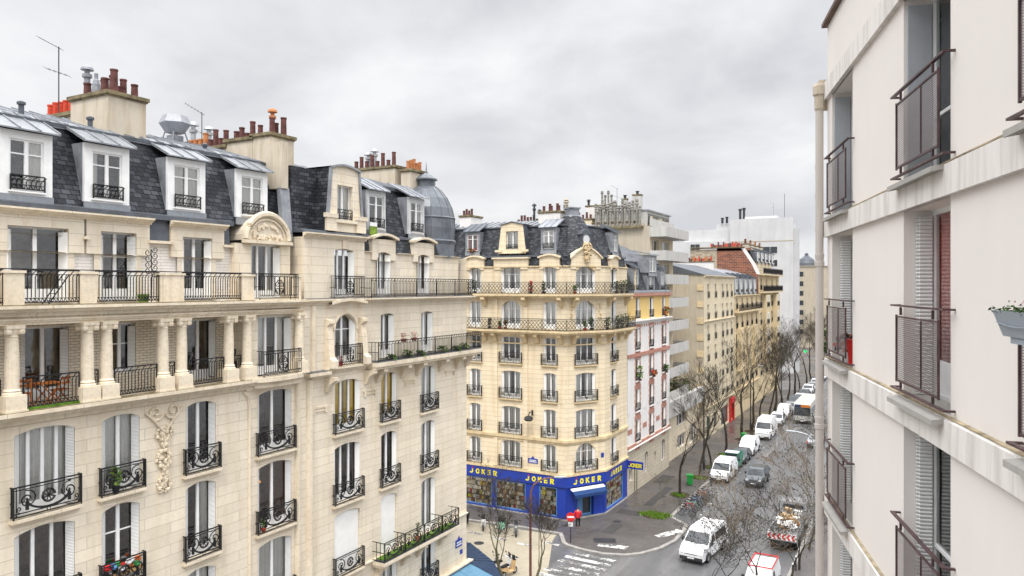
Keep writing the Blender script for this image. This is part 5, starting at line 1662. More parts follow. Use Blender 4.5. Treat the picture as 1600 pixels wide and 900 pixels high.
# ================================================================== pink-brick house
def row_wall(root, x0, x1, z0, z1, holes, mat, y=0.0, reveal=0.22, name='wall', mb=None):
    b = mb or MB(); wall(b, x0, x1, z0, z1, holes, y, reveal)
    return b.build(name, M[mat], root) if mb is None else b

XS = -24.4
K = thing('town_house', 'narrow house with white render and red brick trim, ochre top storey and zinc mansard', 'building', (XS, 67.75, 0), R(90))
KW = 13.75
colsK = [3.0, 7.4, 11.75]
rowsK = [(17.25, 19.35), (14.1, 16.25), (11.05, 13.2), (8.0, 10.2), (4.95, 7.1)]
ww = 1.25
hl = [(x - ww / 2, x + ww / 2, a, c) for x in colsK for a, c in rowsK]
row_wall(K, 0, KW, 16.9, 19.8, [h for h in hl if h[2] > 16.9], 'yellow_render')
b = MB(); wall(b, 0, KW, 4.4, 16.9, [h for h in hl if h[2] < 16.9], 0.0, 0.22)
b.quad((0, 0, 0), (0, 10, 0), (0, 10, 19.8), (0, 0, 19.8)); b.quad((KW, 0, 0), (KW, 0, 19.8), (KW, 10, 19.8), (KW, 10, 0))
b.build('wall', M['white_render'], K)
gh = [(2.0, 3.1, 0.02, 2.7), (5.2, 6.3, 1.2, 3.4, 0.5), (8.3, 9.0, 1.6, 2.8), (10.9, 12.3, 1.2, 3.6, 0.6), (0.5, 1.5, 1.4, 2.6)]
row_wall(K, 0, KW, 0, 4.4, gh, 'stone_base')
b = MB(); b.quad((0.1, 1.2, 0), (KW - .1, 1.2, 0), (KW - .1, 1.2, 19.7), (0.1, 1.2, 19.7)); b.build('room_interior', M['interior'], K)
b = MB()
for x in colsK:
    for a, c in rowsK[1:]:
        for s in (-1, 1):
            k = 0
            z = a
            while z < c + 0.1:
                d = 0.28 if k % 2 else 0.18
                xa = x + s * (ww / 2 + 0.01); xb = x + s * (ww / 2 + d)
                b.box(min(xa, xb), max(xa, xb), -0.035, -0.001, z, z + 0.3); z += 0.3; k += 1
        b.box(x - ww / 2 - 0.3, x + ww / 2 + 0.3, -0.04, -0.001, c + 0.14, c + 0.42)
        b.box(x - ww / 2 - 0.1, x + ww / 2 + 0.1, -0.03, -0.001, a - 0.85, a - 0.12)
for z in (13.35, 4.5):
    b.box(0, KW, -0.12, -0.0015, z + 0.1, z + 0.45)
for i in range(18):
    x = 0.4 + i * 0.75
    b.box(x, x + 0.35, -0.03, -0.0012, 16.35, 16.6)
b.box(0.1, 1.3, -0.03, -0.001, 6.0, 6.5); b.box(4.6, 5.8, -0.03, -0.001, 6.0, 6.5); b.box(9.0, 10.2, -0.03, -0.001, 6.0, 6.5)
b.build('brick_trim', M['brick_trim'], K)
b = MB()
mould(b, -0.02, KW + 0.1, -0.001, 17.1, 0.4, 0.4); mould(b, 0, KW, -0.001, 4.62, 0.3, 0.22)
for x in (0.25, 5.2, 9.6, KW - 0.25):
    b.box(x - 0.25, x + 0.25, -0.06, -0.001, 8.0, 13.2)
for x in colsK:
    for a, c in rowsK:
        b.box(x - ww / 2 - 0.12, x + ww / 2 + 0.12, -0.16, -0.002, a - 0.12, a - 0.003)
b.build('cornice', M['white_render'], K)
MB().extrude_x([(-0.001, 19.42), (-0.3, 19.5), (-0.3, 19.8), (-0.001, 19.8)][::-1], 0, KW).build('red_cornice', M['brick_trim'], K)
wi = 0
for x in colsK:
    for a, c in rowsK:
        wi += 1
        f = window(K, x, 0.2, a, ww, c - a, kick=0.2, reveal=0.18, shutter='shutter_p')
        inst(rail_bars(ww + 0.1, 0.8, 0.0, 0.16, 'iron', False), 'window_railing', K, (x, -0.06, a))
for a, c, z0, z1, *_ in gh[1:]:
    window(K, (a + c) / 2, 0.2, z0, c - a, z1 - z0, kick=0.0, curtain=None, shutter=None, small=True)
dd = MB().box(2.02, 3.08, 0.12, 0.2, 0.02, 2.68).build('door', M['door_g'], K)
MB().box(2.2, 2.55, 0.09, 0.119, 0.3, 1.0).box(2.2, 2.55, 0.09, 0.119, 1.2, 2.4).box(2.62, 2.95, 0.09, 0.119, 0.3, 1.0).box(2.62, 2.95, 0.09, 0.119, 1.2, 2.4).build('door_panel', M['door_g'], dd)
# mansard with three tall zinc dormers
b = MB()
b.extrude_x([(0.1, 20.0), (1.3, 23.2), (1.5, 23.2), (1.5, 20.0)], 0.02, KW - 0.02)
b.build('slate_roof', M['slate'], K)
b = MB()
b.extrude_x([(1.2, 23.15), (6.0, 25.3), (10, 24.4), (10, 24.3), (1.2, 23.0)], 0.02, KW - 0.02)
b.extrude_x([(-0.25, 19.82), (-0.25, 19.98), (0.12, 20.05), (0.12, 19.82)], 0.02, KW - 0.02)
for i in range(20):
    x = 0.3 + i * 0.69
    b.extrude_x([(1.2, 23.17), (6.0, 25.32), (6.0, 25.38), (1.2, 23.23)], x - 0.02, x + 0.02)
b.build('zinc_roof', M['zinc'], K)
for i, x in enumerate(colsK):
    if i == 1:
        dormer(K, x + 0.3, -0.05, 22.0, 2.2, 1.5, 2.7, depth=2.2, rise=0.5, frame='zinc_l', roof='zinc', rail=False)
        dormer(K, x + 0.3, 0.15, 20.1, 1.2, 1.7, 2.6, depth=1.2, oh=0.05, rise=0.1, frame='zinc_l', roof='zinc_l')
    else:
        dormer(K, x, 0.15, 20.1, 1.2, 1.95, 1.6, depth=1.4, frame='zinc', roof='zinc_d')
# blade sign of the shop on the corner
sg = thing('shop_sign', 'blue projecting sign with yellow letters at the corner of the pink-brick house', 'shop sign', (XS, 67.6, 2.95))
MB().box(0.12, 1.62, -0.08, 0.08, 0, 0.72).build('sign_panel', M['blue'], sg)
MB().tube([(0, 0, 0.6), (0.13, 0, 0.6)], 0.03).tube([(0, 0, 0.15), (0.13, 0, 0.15)], 0.03).build('bracket', M['metal_d'], sg)
block_letters(sg, (0.87, -0.081, 0.16), 0, 0.38, 1.36, 'lettering', 0.085)

# ================================================================== modern balcony block
N = thing('apartment_block', 'tall beige modern block with stacked white balconies and many flue pipes', 'building', (XS, 81.6, 0), R(90))
NW = 15.5
SB = 2.3       # the tower is set back from the street line
fl = [7.3 + 2.72 * i for i in range(8)]       # floors above the podium
hl = []
for i, z in enumerate(fl):
    hl.append((1.0, 3.4, z + (0.1), z + 2.25)); hl.append((4.6, 7.6, z + 0.1, z + 2.25))
b = MB(); wall(b, 0, 9.2, 6.0, 27.4, hl, SB, 0.3)
b.quad((9.2, SB, 6.0), (9.2, SB, 27.4), (9.2, 14, 27.4), (9.2, 14, 6.0))
b.build('wall', M['cream_render'], N)
b = MB()
b.quad((0, SB, 0), (0, SB, 27.4), (0, 13.5, 27.4), (0, 13.5, 0))
b.quad((0, SB, 27.4), (9.2, SB, 27.4), (9.2, 13.5, 27.4), (0, 13.5, 27.4))
b.box(0.02, 1.6, 3.0, 13.4, 26.2, 27.75)
b.build('gable_wall', M['beige_render'], N)
b = MB(); b.quad((0.1, SB + 1.2, 6), (9.1, SB + 1.2, 6), (9.1, SB + 1.2, 27.3), (0.1, SB + 1.2, 27.3)); b.build('room_interior', M['interior'], N)
for i, z in enumerate(fl):
    for x, w in ((2.2, 2.4), (6.1, 3.0)):
        window(N, x, SB + 0.25, z + 0.1, w, 2.15, leaves=2 if w < 2.6 else 3, kick=0.0, shutter=None, reveal=0.25)
    p = MB().box(-0.02, 9.4, 0.35, SB - 0.003, z - 0.18, z - 0.02).box(-0.02, 9.4, 0.35, 0.45, z - 0.019, z + 0.95).box(9.3, 9.4, 0.45, SB - 0.003, z - 0.019, z + 0.95).box(-0.02, 0.06, 0.45, SB - 0.003, z - 0.019, z + 0.95)
    for k in range(12):
        p.box(0.3 + k * 0.76, 0.34 + k * 0.76, 0.325, 0.349, z - 0.1, z + 0.95)
    p.build('balcony', M['white_concrete'], N)
# glazed penthouse storey
b = MB().box(0.3, 9.0, SB + 0.4, 9.0, 27.45, 29.2)
b.build('penthouse', M['white_concrete'], N)
b = MB()
for k in range(7):
    b.box(0.6 + k * 1.18, 1.62 + k * 1.18, SB + 0.36, SB + 0.396, 27.7, 28.9)
b.build('penthouse_window', M['auto_glass'], N)
MB().box(0.0, 9.4, SB - 0.1, SB, 27.4, 28.3).build('roof_parapet', M['white_concrete'], N)
MB().box(0.2, 9.2, SB + 0.2, 9.1, 29.2, 29.35).build('roof_slab', M['zinc'], N)
# a rank of flue pipes standing on the ledge of the party wall
for i in range(13):
    y_ = 3.4 + 0.45 * i
    h_ = 2.3 + 0.5 * (i % 3 == 1) + 0.3 * (i % 2)
    inst(pot_mesh('pipe', h_, 0.17, 'flue_grey'), 'flue_pipe', N, (-0.25 + 0.3 * (i % 2), y_, 27.45))
MB().box(-0.5, 0.0, 3.0, 9.4, 27.2, 27.44).build('ledge', M['stone_trim_d'], N)
# podium with planted terrace
hl = [(5.4, 9.2, 0.9, 2.5), (5.0, 9.4, 3.6, 5.0), (10.8, 14.6, 0.5, 2.9)]
b = MB(); wall(b, 0, NW, 0, 5.6, hl, 0.6, 0.3)
b.quad((0, 0.6, 5.6), (NW, 0.6, 5.6), (NW, SB + 2, 5.6), (0, SB + 2, 5.6))
b.build('podium_wall', M['cream_render'], N)
MB().box(-0.02, NW, -0.1, 0.59, 5.5, 7.3).build('terrace_parapet', M['white_concrete'], N)
MB().quad((0.1, 2, 0), (NW - .1, 2, 0), (NW - .1, 2, 5.5), (0.1, 2, 5.5)).build('podium_interior', M['interior'], N)
for a, c, z0, z1 in hl:
    window(N, (a + c) / 2, 0.8, z0, c - a, z1 - z0, leaves=3, kick=0.0, shutter=None, curtain=None, reveal=0.2)
rg = random.Random(8)
# flues clustered along the party wall
px = []
chimney(N, 0.05, 0.9, 4.2, 9.4, 27.0, 28.1, [(0.5, 4.5 + 0.42 * i, 1.9 + 0.5 * (i % 3 == 0) + 0.35 * (i % 2), 0.17, 'pipe', 'flue_grey') for i in range(12)], mat='beige_render')
chimney(N, 0.05, 1.0, 9.45, 12.8, 27.0, 28.6, [(0.5, 9.8 + 0.5 * i, 0.5 + 0.3 * (i % 2), 0.14, 'pot', 'pot_b') for i in range(6)], mat='cream_render')
chimney(N, 1.2, 1.9, 3.8, 4.8, 27.4, 31.3, [(1.55, 4.3, 0.4, 0.2, 'pipe', 'metal_d')], mat='white_concrete', over=0.04)
chimney(N, 1.2, 1.7, 5.5, 6.1, 27.4, 30.9, [(1.45, 5.8, 0.4, 0.2, 'pipe', 'metal_d')], mat='white_concrete', over=0.04)
chimney(N, 1.3, 2.4, 7.4, 10.8, 27.4, 30.3, [(1.7, 7.6 + 0.4 * i, 1.2 + 0.5 * (i % 2), 0.16, 'pipe', 'flue_grey') for i in range(4)] + [(1.8, 10.6, 0.8, 0.2, 'cowl', 'metal_d')], mat='white_render', over=0.06)
chimney(N, 0.5, 1.1, 12.85, 13.45, 27.0, 28.9, [(0.8, 13.15, 2.3, 0.3, 'pipe', 'beige_render')] + [(0.65 + 0.3 * (i % 2), 12.95 + 0.2 * i, 1.6, 0.13, 'pipe', 'flue_grey') for i in range(3)], mat='brick_r')

# ================================================================== stone houses farther along
def far_windows(root, cols, rows, w, rail=True, shut=False, sh='interior'):
    for x in cols:
        for z0, z1 in rows:
            f = inst(frame_mesh(w, z1 - z0, 2, 0.2, None), 'window', root, (x, 0.2, z0))
            inst(pane_mesh(w, z1 - z0, 0.2, 'glass'), 'pane', f)
            if (int(x * 7) + int(z0)) % 3:
                inst(curtain_mesh(w, z1 - z0, 'curtain', (0.2, 'both', 0.0), 1), 'curtain', f)
            if rail:
                inst(rail_bars(w + 0.1, 0.9, 0.0, 0.17, 'iron', False), 'window_railing', root, (x, -0.08, z0))
C1 = thing('stone_apartment_house', 'plain cream stone house with five window bays and toothed side wall', 'building', (XS, 97.15, 0), R(90))
CW = 18.35
colsC = [2.3, 6.4, 10.7, 13.5, 16.5]
rowsC = [(18.9, 20.8), (16.05, 18.0), (13.2, 15.2), (10.4, 12.4), (7.6, 9.6), (4.8, 6.8)]
hl = [(x - .55, x + .55, a, c) for x in colsC for a, c in rowsC]
b = MB(); wall(b, 0, CW, 3.9, 21.9, hl, 0.0, 0.22); wall(b, 0, CW, 0, 3.9, [(1.4, 3.4, 0.02, 3.0), (5.4, 7.4, 0.9, 3.0), (9.8, 14.4, 0.4, 3.0), (15.6, 17.6, 0.4, 3.0)], 0.0, 0.22)
b.build('wall', M['stone_far'], C1)
b = MB(); b.quad((0, 0, 0), (0, 11, 0), (0, 11, 24.0), (0, 5.5, 25.0), (0, 0, 21.9)) if False else b.add([(0, 0, 0), (0, 11, 0), (0, 11, 22.5), (0, 5.5, 23.6), (0, 0, 21.9)], [(0, 1, 2, 3, 4)])
b.build('side_wall', M['beige_render'], C1)
b = MB()
for i in range(16):
    if i % 2 == 0:
        b.box(-0.1, -0.001, 0.05, 0.9, 4.5 + i * 1.1, 4.5 + i * 1.1 + 0.85)
b.build('toothing_stone', M['stone_far2'], C1)
b = MB(); mould(b, -0.1, CW, -0.001, 21.95, 0.35, 0.35); mould(b, 0, CW, -0.001, 15.85, 0.25, 0.2); mould(b, 0, CW, -0.001, 4.2, 0.25, 0.25); build_each(b, 'cornice', M['stone_far'], C1)
b = MB(); b.extrude_x([(-0.3, 21.96), (5.5, 23.7), (11, 22.6), (11, 22.5), (-0.3, 21.951)], -0.15, CW)
b.build('zinc_roof', M['zinc_d'], C1)
MB().quad((0.1, 1.2, 0), (CW - .1, 1.2, 0), (CW - .1, 1.2, 21.8), (0.1, 1.2, 21.8)).build('room_interior', M['interior'], C1)
far_windows(C1, colsC, rowsC, 1.1)
f = MB().box(9.8, 14.4, 0.1, 0.16, 0.4, 3.0).box(15.6, 17.6, 0.1, 0.16, 0.4, 3.0).box(5.4, 7.4, 0.1, 0.16, 0.9, 3.0)
f.build('shop_window', M['auto_glass'], C1)
MB().box(1.42, 3.38, 0.12, 0.2, 0.02, 2.98).build('door', M['door_g'], C1)
rg = random.Random(12)
chimney(C1, 0.4, 1.0, 5.0, 9.0, 22.5, 24.0, pot_row(0.7, 0.7, 5.2, 8.8, 12, rg, ('pot_r', 'pot_o'), (0.45, 0.7), 0.14))
chimney(C1, 17.6, 18.2, 3.0, 9.0, 22.3, 24.4, pot_row(17.9, 17.9, 3.2, 8.8, 18, rg, ('pot_r', 'pot_o', 'pot_b'), (0.4, 0.7), 0.14), mat='white_render')
MB().box(15.0, 17.2, -0.45, -0.02, 2.95, 3.75).build('red_shop_sign', M['red'], C1)
MB().box(14.85, 15.2, -0.3, -0.02, 0.1, 2.9).box(17.1, 17.4, -0.3, -0.02, 0.1, 2.9).build('red_pilaster', M['red'], C1)

C2 = thing('stone_apartment_house', 'cream house with long dark balcony and slate mansard of narrow dormers', 'building', (XS, 115.55, 0), R(90))
DW = 20.0
colsD = [2.0, 6.0, 10.0, 14.0, 18.0]
rowsD = [(16.9, 18.6), (13.9, 15.9), (10.9, 13.0), (7.8, 9.9), (4.8, 6.8)]
b = MB(); wall(b, 0, DW, 0, 19.0, [(x - .6, x + .6, a, c) for x in colsD for a, c in rowsD], 0.0, 0.22)
b.quad((DW, 0, 0), (DW, 0, 19), (DW, 10, 19), (DW, 10, 0))
b.build('wall', M['stone_far2'], C2)
MB().quad((0.1, 1.2, 0), (DW - .1, 1.2, 0), (DW - .1, 1.2, 18.9), (0.1, 1.2, 18.9)).build('room_interior', M['interior'], C2)
far_windows(C2, colsD, rowsD, 1.2)
b = MB(); mould(b, 0, DW, -0.001, 19.1, 0.35, 0.35); mould(b, 0, DW, -0.001, 4.3, 0.25, 0.25); build_each(b, 'cornice', M['stone_far2'], C2)
MB().box(0.2, DW - 0.2, -0.8, -0.002, 16.35, 16.6).build('balcony_slab', M['stone_far2'], C2)
inst(rail_bars(DW - 0.6, 1.0, 0.7, 0.2), 'balcony_railing', C2, (DW / 2, -0.72, 16.6))
for i, x in enumerate((3.6, 8.6, 14.4)):
    MB().box(x - 1.6, x + 1.6, -0.7, -0.002, 7.2, 13.9).build('bay_window', M['stone_far2'], C2)
b = MB(); b.extrude_x([(0.1, 19.15), (1.2, 22.4), (1.5, 22.4), (1.5, 19.15)], 0.02, DW); b.build('slate_roof', M['slate'], C2)
b = MB(); b.extrude_x([(1.15, 22.35), (5.5, 23.5), (10, 22.6), (10, 22.5), (1.15, 22.2)], 0.02, DW); b.build('zinc_roof', M['zinc'], C2)
for x in (2.2, 6.0, 9.9, 13.8, 17.7):
    dormer(C2, x, 0.1, 19.5, 1.15, 2.0, 1.6, depth=1.3, frame='grey_paint', roof='zinc_d', rail=True, curtain=None)

C3 = thing('stone_apartment_house', 'ornate cream house with dark upper balconies and red brick party wall at the roof', 'building', (XS, 135.6, 0), R(90))
EW = 22.3
colsE = [2.5, 8.0, 14.0, 19.5]
rowsE = [(19.8, 21.8), (16.7, 18.8), (13.6, 15.7), (10.5, 12.6), (7.4, 9.5), (4.4, 6.5)]
b = MB(); wall(b, 0, EW, 0, 22.6, [(x - .75, x + .75, a, c) for x in colsE for a, c in rowsE], 0.0, 0.22)
b.quad((EW, 0, 0), (EW, 0, 22.6), (EW, 10, 22.6), (EW, 10, 0)); b.build('wall', M['stone_far2'], C3)
b = MB(); b.add([(0, 0, 0), (0, 11.9, 0), (0, 11.9, 20.5), (0, 7.3, 20.5), (0, 7.3, 27.3), (0, 3.0, 27.3), (0, 1.2, 24.5), (0, 0.3, 22.6), (0, 0, 22.6)], [(0, 1, 2, 3, 4, 5, 6, 7, 8)])
b.box(0.0, 0.5, 1.4, 7.3, 26.9, 27.35)
b.build('brick_gable', M['brick_r'], C3)
MB().box(-0.02, 0.45, 7.3, 12.2, 20.5, 27.2).build('rubble_gable', M['rubble'], C3)
MB().add([(-0.02, 3.0, 27.3), (-0.02, 1.2, 24.5), (-0.02, 0.3, 22.6), (-0.02, -0.35, 22.6), (-0.02, 0.5, 24.5), (-0.02, 2.3, 27.3)], [(0, 1, 2, 3, 4, 5)]).build('gable_edge', M['white_render'], C3)
MB().quad((0.1, 1.2, 0), (EW - .1, 1.2, 0), (EW - .1, 1.2, 22.5), (0.1, 1.2, 22.5)).build('room_interior', M['interior'], C3)
far_windows(C3, colsE, rowsE, 1.5)
for z in (22.7, 19.5):
    MB().box(0.2, EW - .2, -0.9, -0.002, z - 0.25, z).build('balcony_slab', M['stone_far2'], C3)
    inst(rail_bars(EW - .6, 1.1, 0.8, 0.16), 'balcony_railing', C3, (EW / 2, -0.8, z))
b = MB(); b.box(3.0, 19.0, 0.9, 6, 22.62, 25.0); b.build('attic_storey', M['stone_far'], C3)
b = MB(); b.extrude_x([(0.7, 25.0), (1.6, 27.0), (3, 27.6), (8, 27.0), (8, 25.0)], 0.52, EW); b.build('slate_roof', M['slate'], C3)
for x in (4.0, 8.0, 12.0, 16.0, 19.5):
    dormer(C3, x, 0.65, 25.1, 1.2, 1.4, 1.6, depth=1.2, frame='white_paint', roof='zinc_d', rail=True, curtain=None)
rg = random.Random(14)
chimney(C3, -0.3, 0.6, 2.6, 12.0, 27.36, 27.6, pot_row(0.15, 0.15, 2.8, 8.5, 18, rg, ('pot_b', 'pot_r'), (0.4, 0.9), 0.15), mat='brick_r')
for k in range(4):
    chimney(C3, 2.2 + k * 4.6, 3.4 + k * 4.6, 2.2, 3.4, 26.5, 28.3, pot_row(2.4 + k * 4.6, 3.2 + k * 4.6, 2.8, 2.8, 4, rg, ('pot_o', 'pot_b'), (0.4, 0.8), 0.15))
for x in (5.2, 16.5):
    MB().box(x - 2.0, x + 2.0, -0.8, -0.003, 6.6, 18.9).build('bay_window', M['stone_far2'], C3)
for x in (5.2, 16.5):
    for z in (7.4, 10.5, 13.6, 16.7):
        inst(rail_bars(2.4, 0.9, 0.0, 0.17, 'iron', False), 'window_railing', C3, (x, -0.86, z))
        f = inst(frame_mesh(1.6, 2.1, 3, 0.2, None), 'window', C3, (x, -0.84, z)); MB().quad((-0.74, -0.005 + 0.03, 0.06), (0.74, 0.025, 0.06), (0.74, 0.025, 2.0), (-0.74, 0.025, 2.0)).build('pane', M['auto_glass'], f)

H = thing('high_rise_block', 'pale concrete high-rise with blank gable and stepped roof at the end of the row', 'building', (XS, 182.0, 0), 0)
b = MB()
b.box(-15.0, -0.55, 0, 6, 0, 36.6)
b.box(-30.0, -15.002, 1.0, 7, 0, 31.5)
b.box(-27.0, -15.002, 3.0, 7, 31.502, 34.6)
b.box(-11.9, -4.5, 2.0, 5, 36.602, 37.3)
b.box(-19, -15.002, 3.2, 6.5, 34.602, 35.8)
b.box(-0.548, 0.1, 1.0, 5.8, 0, 34.2)
b.build('wall', M['grey_concrete'], H)
b = MB()
b.box(-15.05, 0.0, -0.06, -0.002, 31.1, 31.3)
b.build('expansion_joint', M['beige_render'], H)
for x0, x1, z in ((-15.0, -11.6, 28.3), (-11.2, -7.9, 28.3), (-7.4, -4.0, 28.3), (-5.6, -4.0, 25.2), (-5.6, -4.0, 22.0), (-25, -22.5, 30.2 - 0.8)):
    yy = -0.02 if x0 > -16 else 0.98
    f = MB().box(x0, x1, yy - 0.03, yy, z - 0.1, z + 1.6).build('window', M['grey_paint'], H)
    MB().box(x0 + 0.1, (x0 + x1) / 2 - 0.05, yy - 0.06, yy - 0.031, z, z + 1.5).box((x0 + x1) / 2 + 0.05, x1 - 0.1, yy - 0.06, yy - 0.031, z, z + 1.5).build('pane', M['auto_glass'], f)
for x, h in ((-13.2, 2.8), (-12.3, 3.0), (-17.5, 1.4), (-16.4, 1.6)):
    MB().lathe([(0.3, 0), (0.3, h * 0.85), (0.42, h * 0.86), (0.42, h)], n=8).build('flue', M['metal_d'], H, (x, 3.0, 36.0 if x < -15 else 36.6))
MB().tube([(-2.9, 3, 36.6), (-2.9, 3, 42.5)], 0.06).build('mast', M['metal_d'], H)

G = thing('stone_apartment_house', 'grey-beige building with small dark dome beyond the high-rise', 'building', (-29.0, 262.0, 0), 0)
b = MB(); b.box(-10, 14, 0, 20, 0, 27.0); b.build('wall', M['beige_render'], G)
for i in range(7):
    f = MB().box(-4.9, -3.7, -0.05, -0.002, 4.5 + i * 3.2, 6.1 + i * 3.2).build('window', M['auto_glass'], G)
MB().lathe([(3.2, 27.0), (3.0, 28.2), (2.2, 29.6), (0.9, 30.6), (0.6, 30.8), (0.6, 31.4), (0.1, 31.8)], -3.2, 4, 12).build('dome', M['zinc_d'], G)
chimney(G, -9.0, -6.0, 2, 3, 27.0, 27.9, pot_row(-8.8, -6.2, 2.5, 2.5, 5, rg, ('pot_o',), (0.4, 0.7), 0.2))
MB().box(-10.3, 14.3, -0.3, 20.3, 27.0, 27.25).build('cornice', M['beige_render'], G)
M['pipe_paint'] = plaster('old_pipe_paint', (0.60, 0.55, 0.50), streak=0.3, blot=0.3)
# ================================================================== rendered block at the right, close by
_a = math.atan(0.2339)
RBX, RBY = -1.555, 16.13
RB_ROT = R(-74.47)
RB = thing('apartment_building', 'pale rendered block with metal screen window guards, close by at the right', 'building', (RBX, RBY, 0), RB_ROT)
RW = 14.2
bays = [(0.48, 2.28), (5.31, 7.07), (8.97, 10.75), (11.8, 13.5)]
bands = [24.26 - 2.777 * i for i in range(9)]          # undersides of the floor bands
hl = []
for i, zt in enumerate(bands):
    zb = zt - 2.777 + 0.36
    if zb < 0.3: continue
    for a, c in bays:
        hl.append((a, c, zb, zt))
b = MB()
wall(b, 0, RW, 0, 25.75, hl, 0.0, 0.42)
b.quad((0, 0, 0), (0, 0, 25.75), (0, 10, 25.75), (0, 10, 0)); b.quad((RW, 0, 0), (RW, 10, 0), (RW, 10, 25.75), (RW, 0, 25.75))
b.quad((0, 10, 0), (0, 10, 25.75), (RW, 10, 25.75), (RW, 10, 0)); b.quad((0, 0, 25.75), (RW, 0, 25.75), (RW, 10, 25.75), (0, 10, 25.75))
b.build('wall', M['pale_render'], RB)
for i, zt in enumerate(bands):
    MB().extrude_x([(-0.075, zt), (0.02, zt), (0.02, zt + 0.36), (-0.02, zt + 0.36), (-0.075, zt + 0.34)][::-1], -0.02, RW + 0.02).build('floor_band', M['band_render'], RB)
    MB().box(-0.02, RW + 0.02, -0.05, -0.003, zt + 0.361, zt + 0.375).build('band_edge', M['mould'], RB)
b = MB(); b.extrude_x([(-0.1, 25.755), (0.3, 25.755), (0.3, 25.85), (-0.1, 25.83)][::-1], -0.1, RW + 0.1)
b.build('coping', M['coping_b'], RB)
MB().quad((0.1, 1.9, 0.2), (RW - .1, 1.9, 0.2), (RW - .1, 1.9, 25.5), (0.1, 1.9, 25.5)).build('room_interior', M['interior'], RB)
def guard(w, h=0.86):
    """screen panel held clear of the wall between two flat rails"""
    def mk():
        b = MB()
        for z, t in ((1.12, 0.011), (0.03, 0.011)):
            b.box(-w / 2 - 0.16, w / 2 + 0.16, -0.125, -0.08, z - t, z + t)
            for s in (-1, 1):
                xa, xb = sorted((s * (w / 2 + 0.16), s * (w / 2 + 0.12)))
                b.box(xa, xb, -0.08, -0.002, z - t, z + t)
        for x in (-w / 2 + 0.25, w / 2 - 0.25):
            b.box(x - 0.015, x + 0.015, -0.115, -0.09, 1.0, 1.1).box(x - 0.015, x + 0.015, -0.115, -0.09, 0.05, 0.14)
        return b.mesh('window_railing', M['rust_iron'])
    def fr():
        b = MB()
        for x in (-w / 2 + 0.06, w / 2 - 0.06):
            b.box(x - 0.011, x + 0.011, -0.115, -0.09, 0.12, 1.0)
        b.box(-w / 2 + 0.08, w / 2 - 0.08, -0.114, -0.091, 0.13, 0.155).box(-w / 2 + 0.08, w / 2 - 0.08, -0.114, -0.091, 0.965, 0.985)
        b.box(0.2, 0.22, -0.113, -0.093, 0.16, 0.96)
        return b.mesh('screen_frame', M['rust_iron'])
    def sc():
        return MB().quad((-w / 2 + 0.08, -0.102, 0.155), (w / 2 - 0.08, -0.102, 0.155), (w / 2 - 0.08, -0.102, 0.965), (-w / 2 + 0.08, -0.102, 0.965)).mesh('screen', M['screen'])
    return cached(('g', round(w, 2)), mk), cached(('gf', round(w, 2)), fr), cached(('gs', round(w, 2)), sc)
def rb_shutter(h, mat, y0, y1):
    def mk():
        b = MB().box(0.012, 0.05, y0, y1, 0.03, h - 0.08)
        if mat == 'shutter':
            b.box(0.05, 0.085, y0 + 0.03, y1, 0.03, h - 0.08)
        return b.mesh('shutter', M[mat])
    return cached(('rbs', round(h, 2), mat, y0, y1), mk)
for bi, (a, c) in enumerate(bays):
    w = c - a
    for i, zt in enumerate(bands):
        zb = zt - 2.777 + 0.36
        if zb < 0.3: continue
        h = zt - zb; x = (a + c) / 2
        red = (bi, i) in ((1, 1),); green = (bi, i) in ((1, 2), (1, 0))
        f = inst(frame_mesh(w, h, 2, 0.42 if not green else 0.05, 0.85 if green else None), 'window', RB, (x, 0.34, zb))
        inst(pane_mesh(w, h, 0.42 if not green else 0.05, 'glass_g' if green else 'glass'), 'pane', f)
        if red:
            inst(curtain_mesh(w, h, 'curtain_r', (0.0, 'both', 0.0), 1), 'curtain', f)
        elif not green:
            inst(curtain_mesh(w, h, 'curtain', (0.1, 'both', 0.0), (bi + i) % 4), 'curtain', f)
        m = 'shutter_g' if i == 0 else 'shutter'
        o1 = inst(rb_shutter(h, m, -0.3 if i == 0 else -0.2, -0.02), 'shutter', f, (-w / 2, 0, 0))
        if i != 1: o2 = inst(rb_shutter(h, m, -0.3 if i == 0 else -0.2, -0.02), 'shutter', f, (w / 2, -0.31, 0), PI)
        s = MB(); s.extrude_x([(-0.2, -0.06), (0.3, 0.0), (0.3, -0.04), (-0.2, -0.12)][::-1], -w / 2 - 0.02, w / 2 + 0.02)
        inst(cached(('rbsill', round(w, 2)), lambda: s.mesh('sill', M['sill_grey'])), 'sill', f, (0, -0.34, 0.03))
        g, gf, gs = guard(w)
        r = inst(g, 'window_railing', RB, (x, 0, zb + 0.06))
        inst(gf, 'screen_frame', r); inst(gs, 'screen', r)
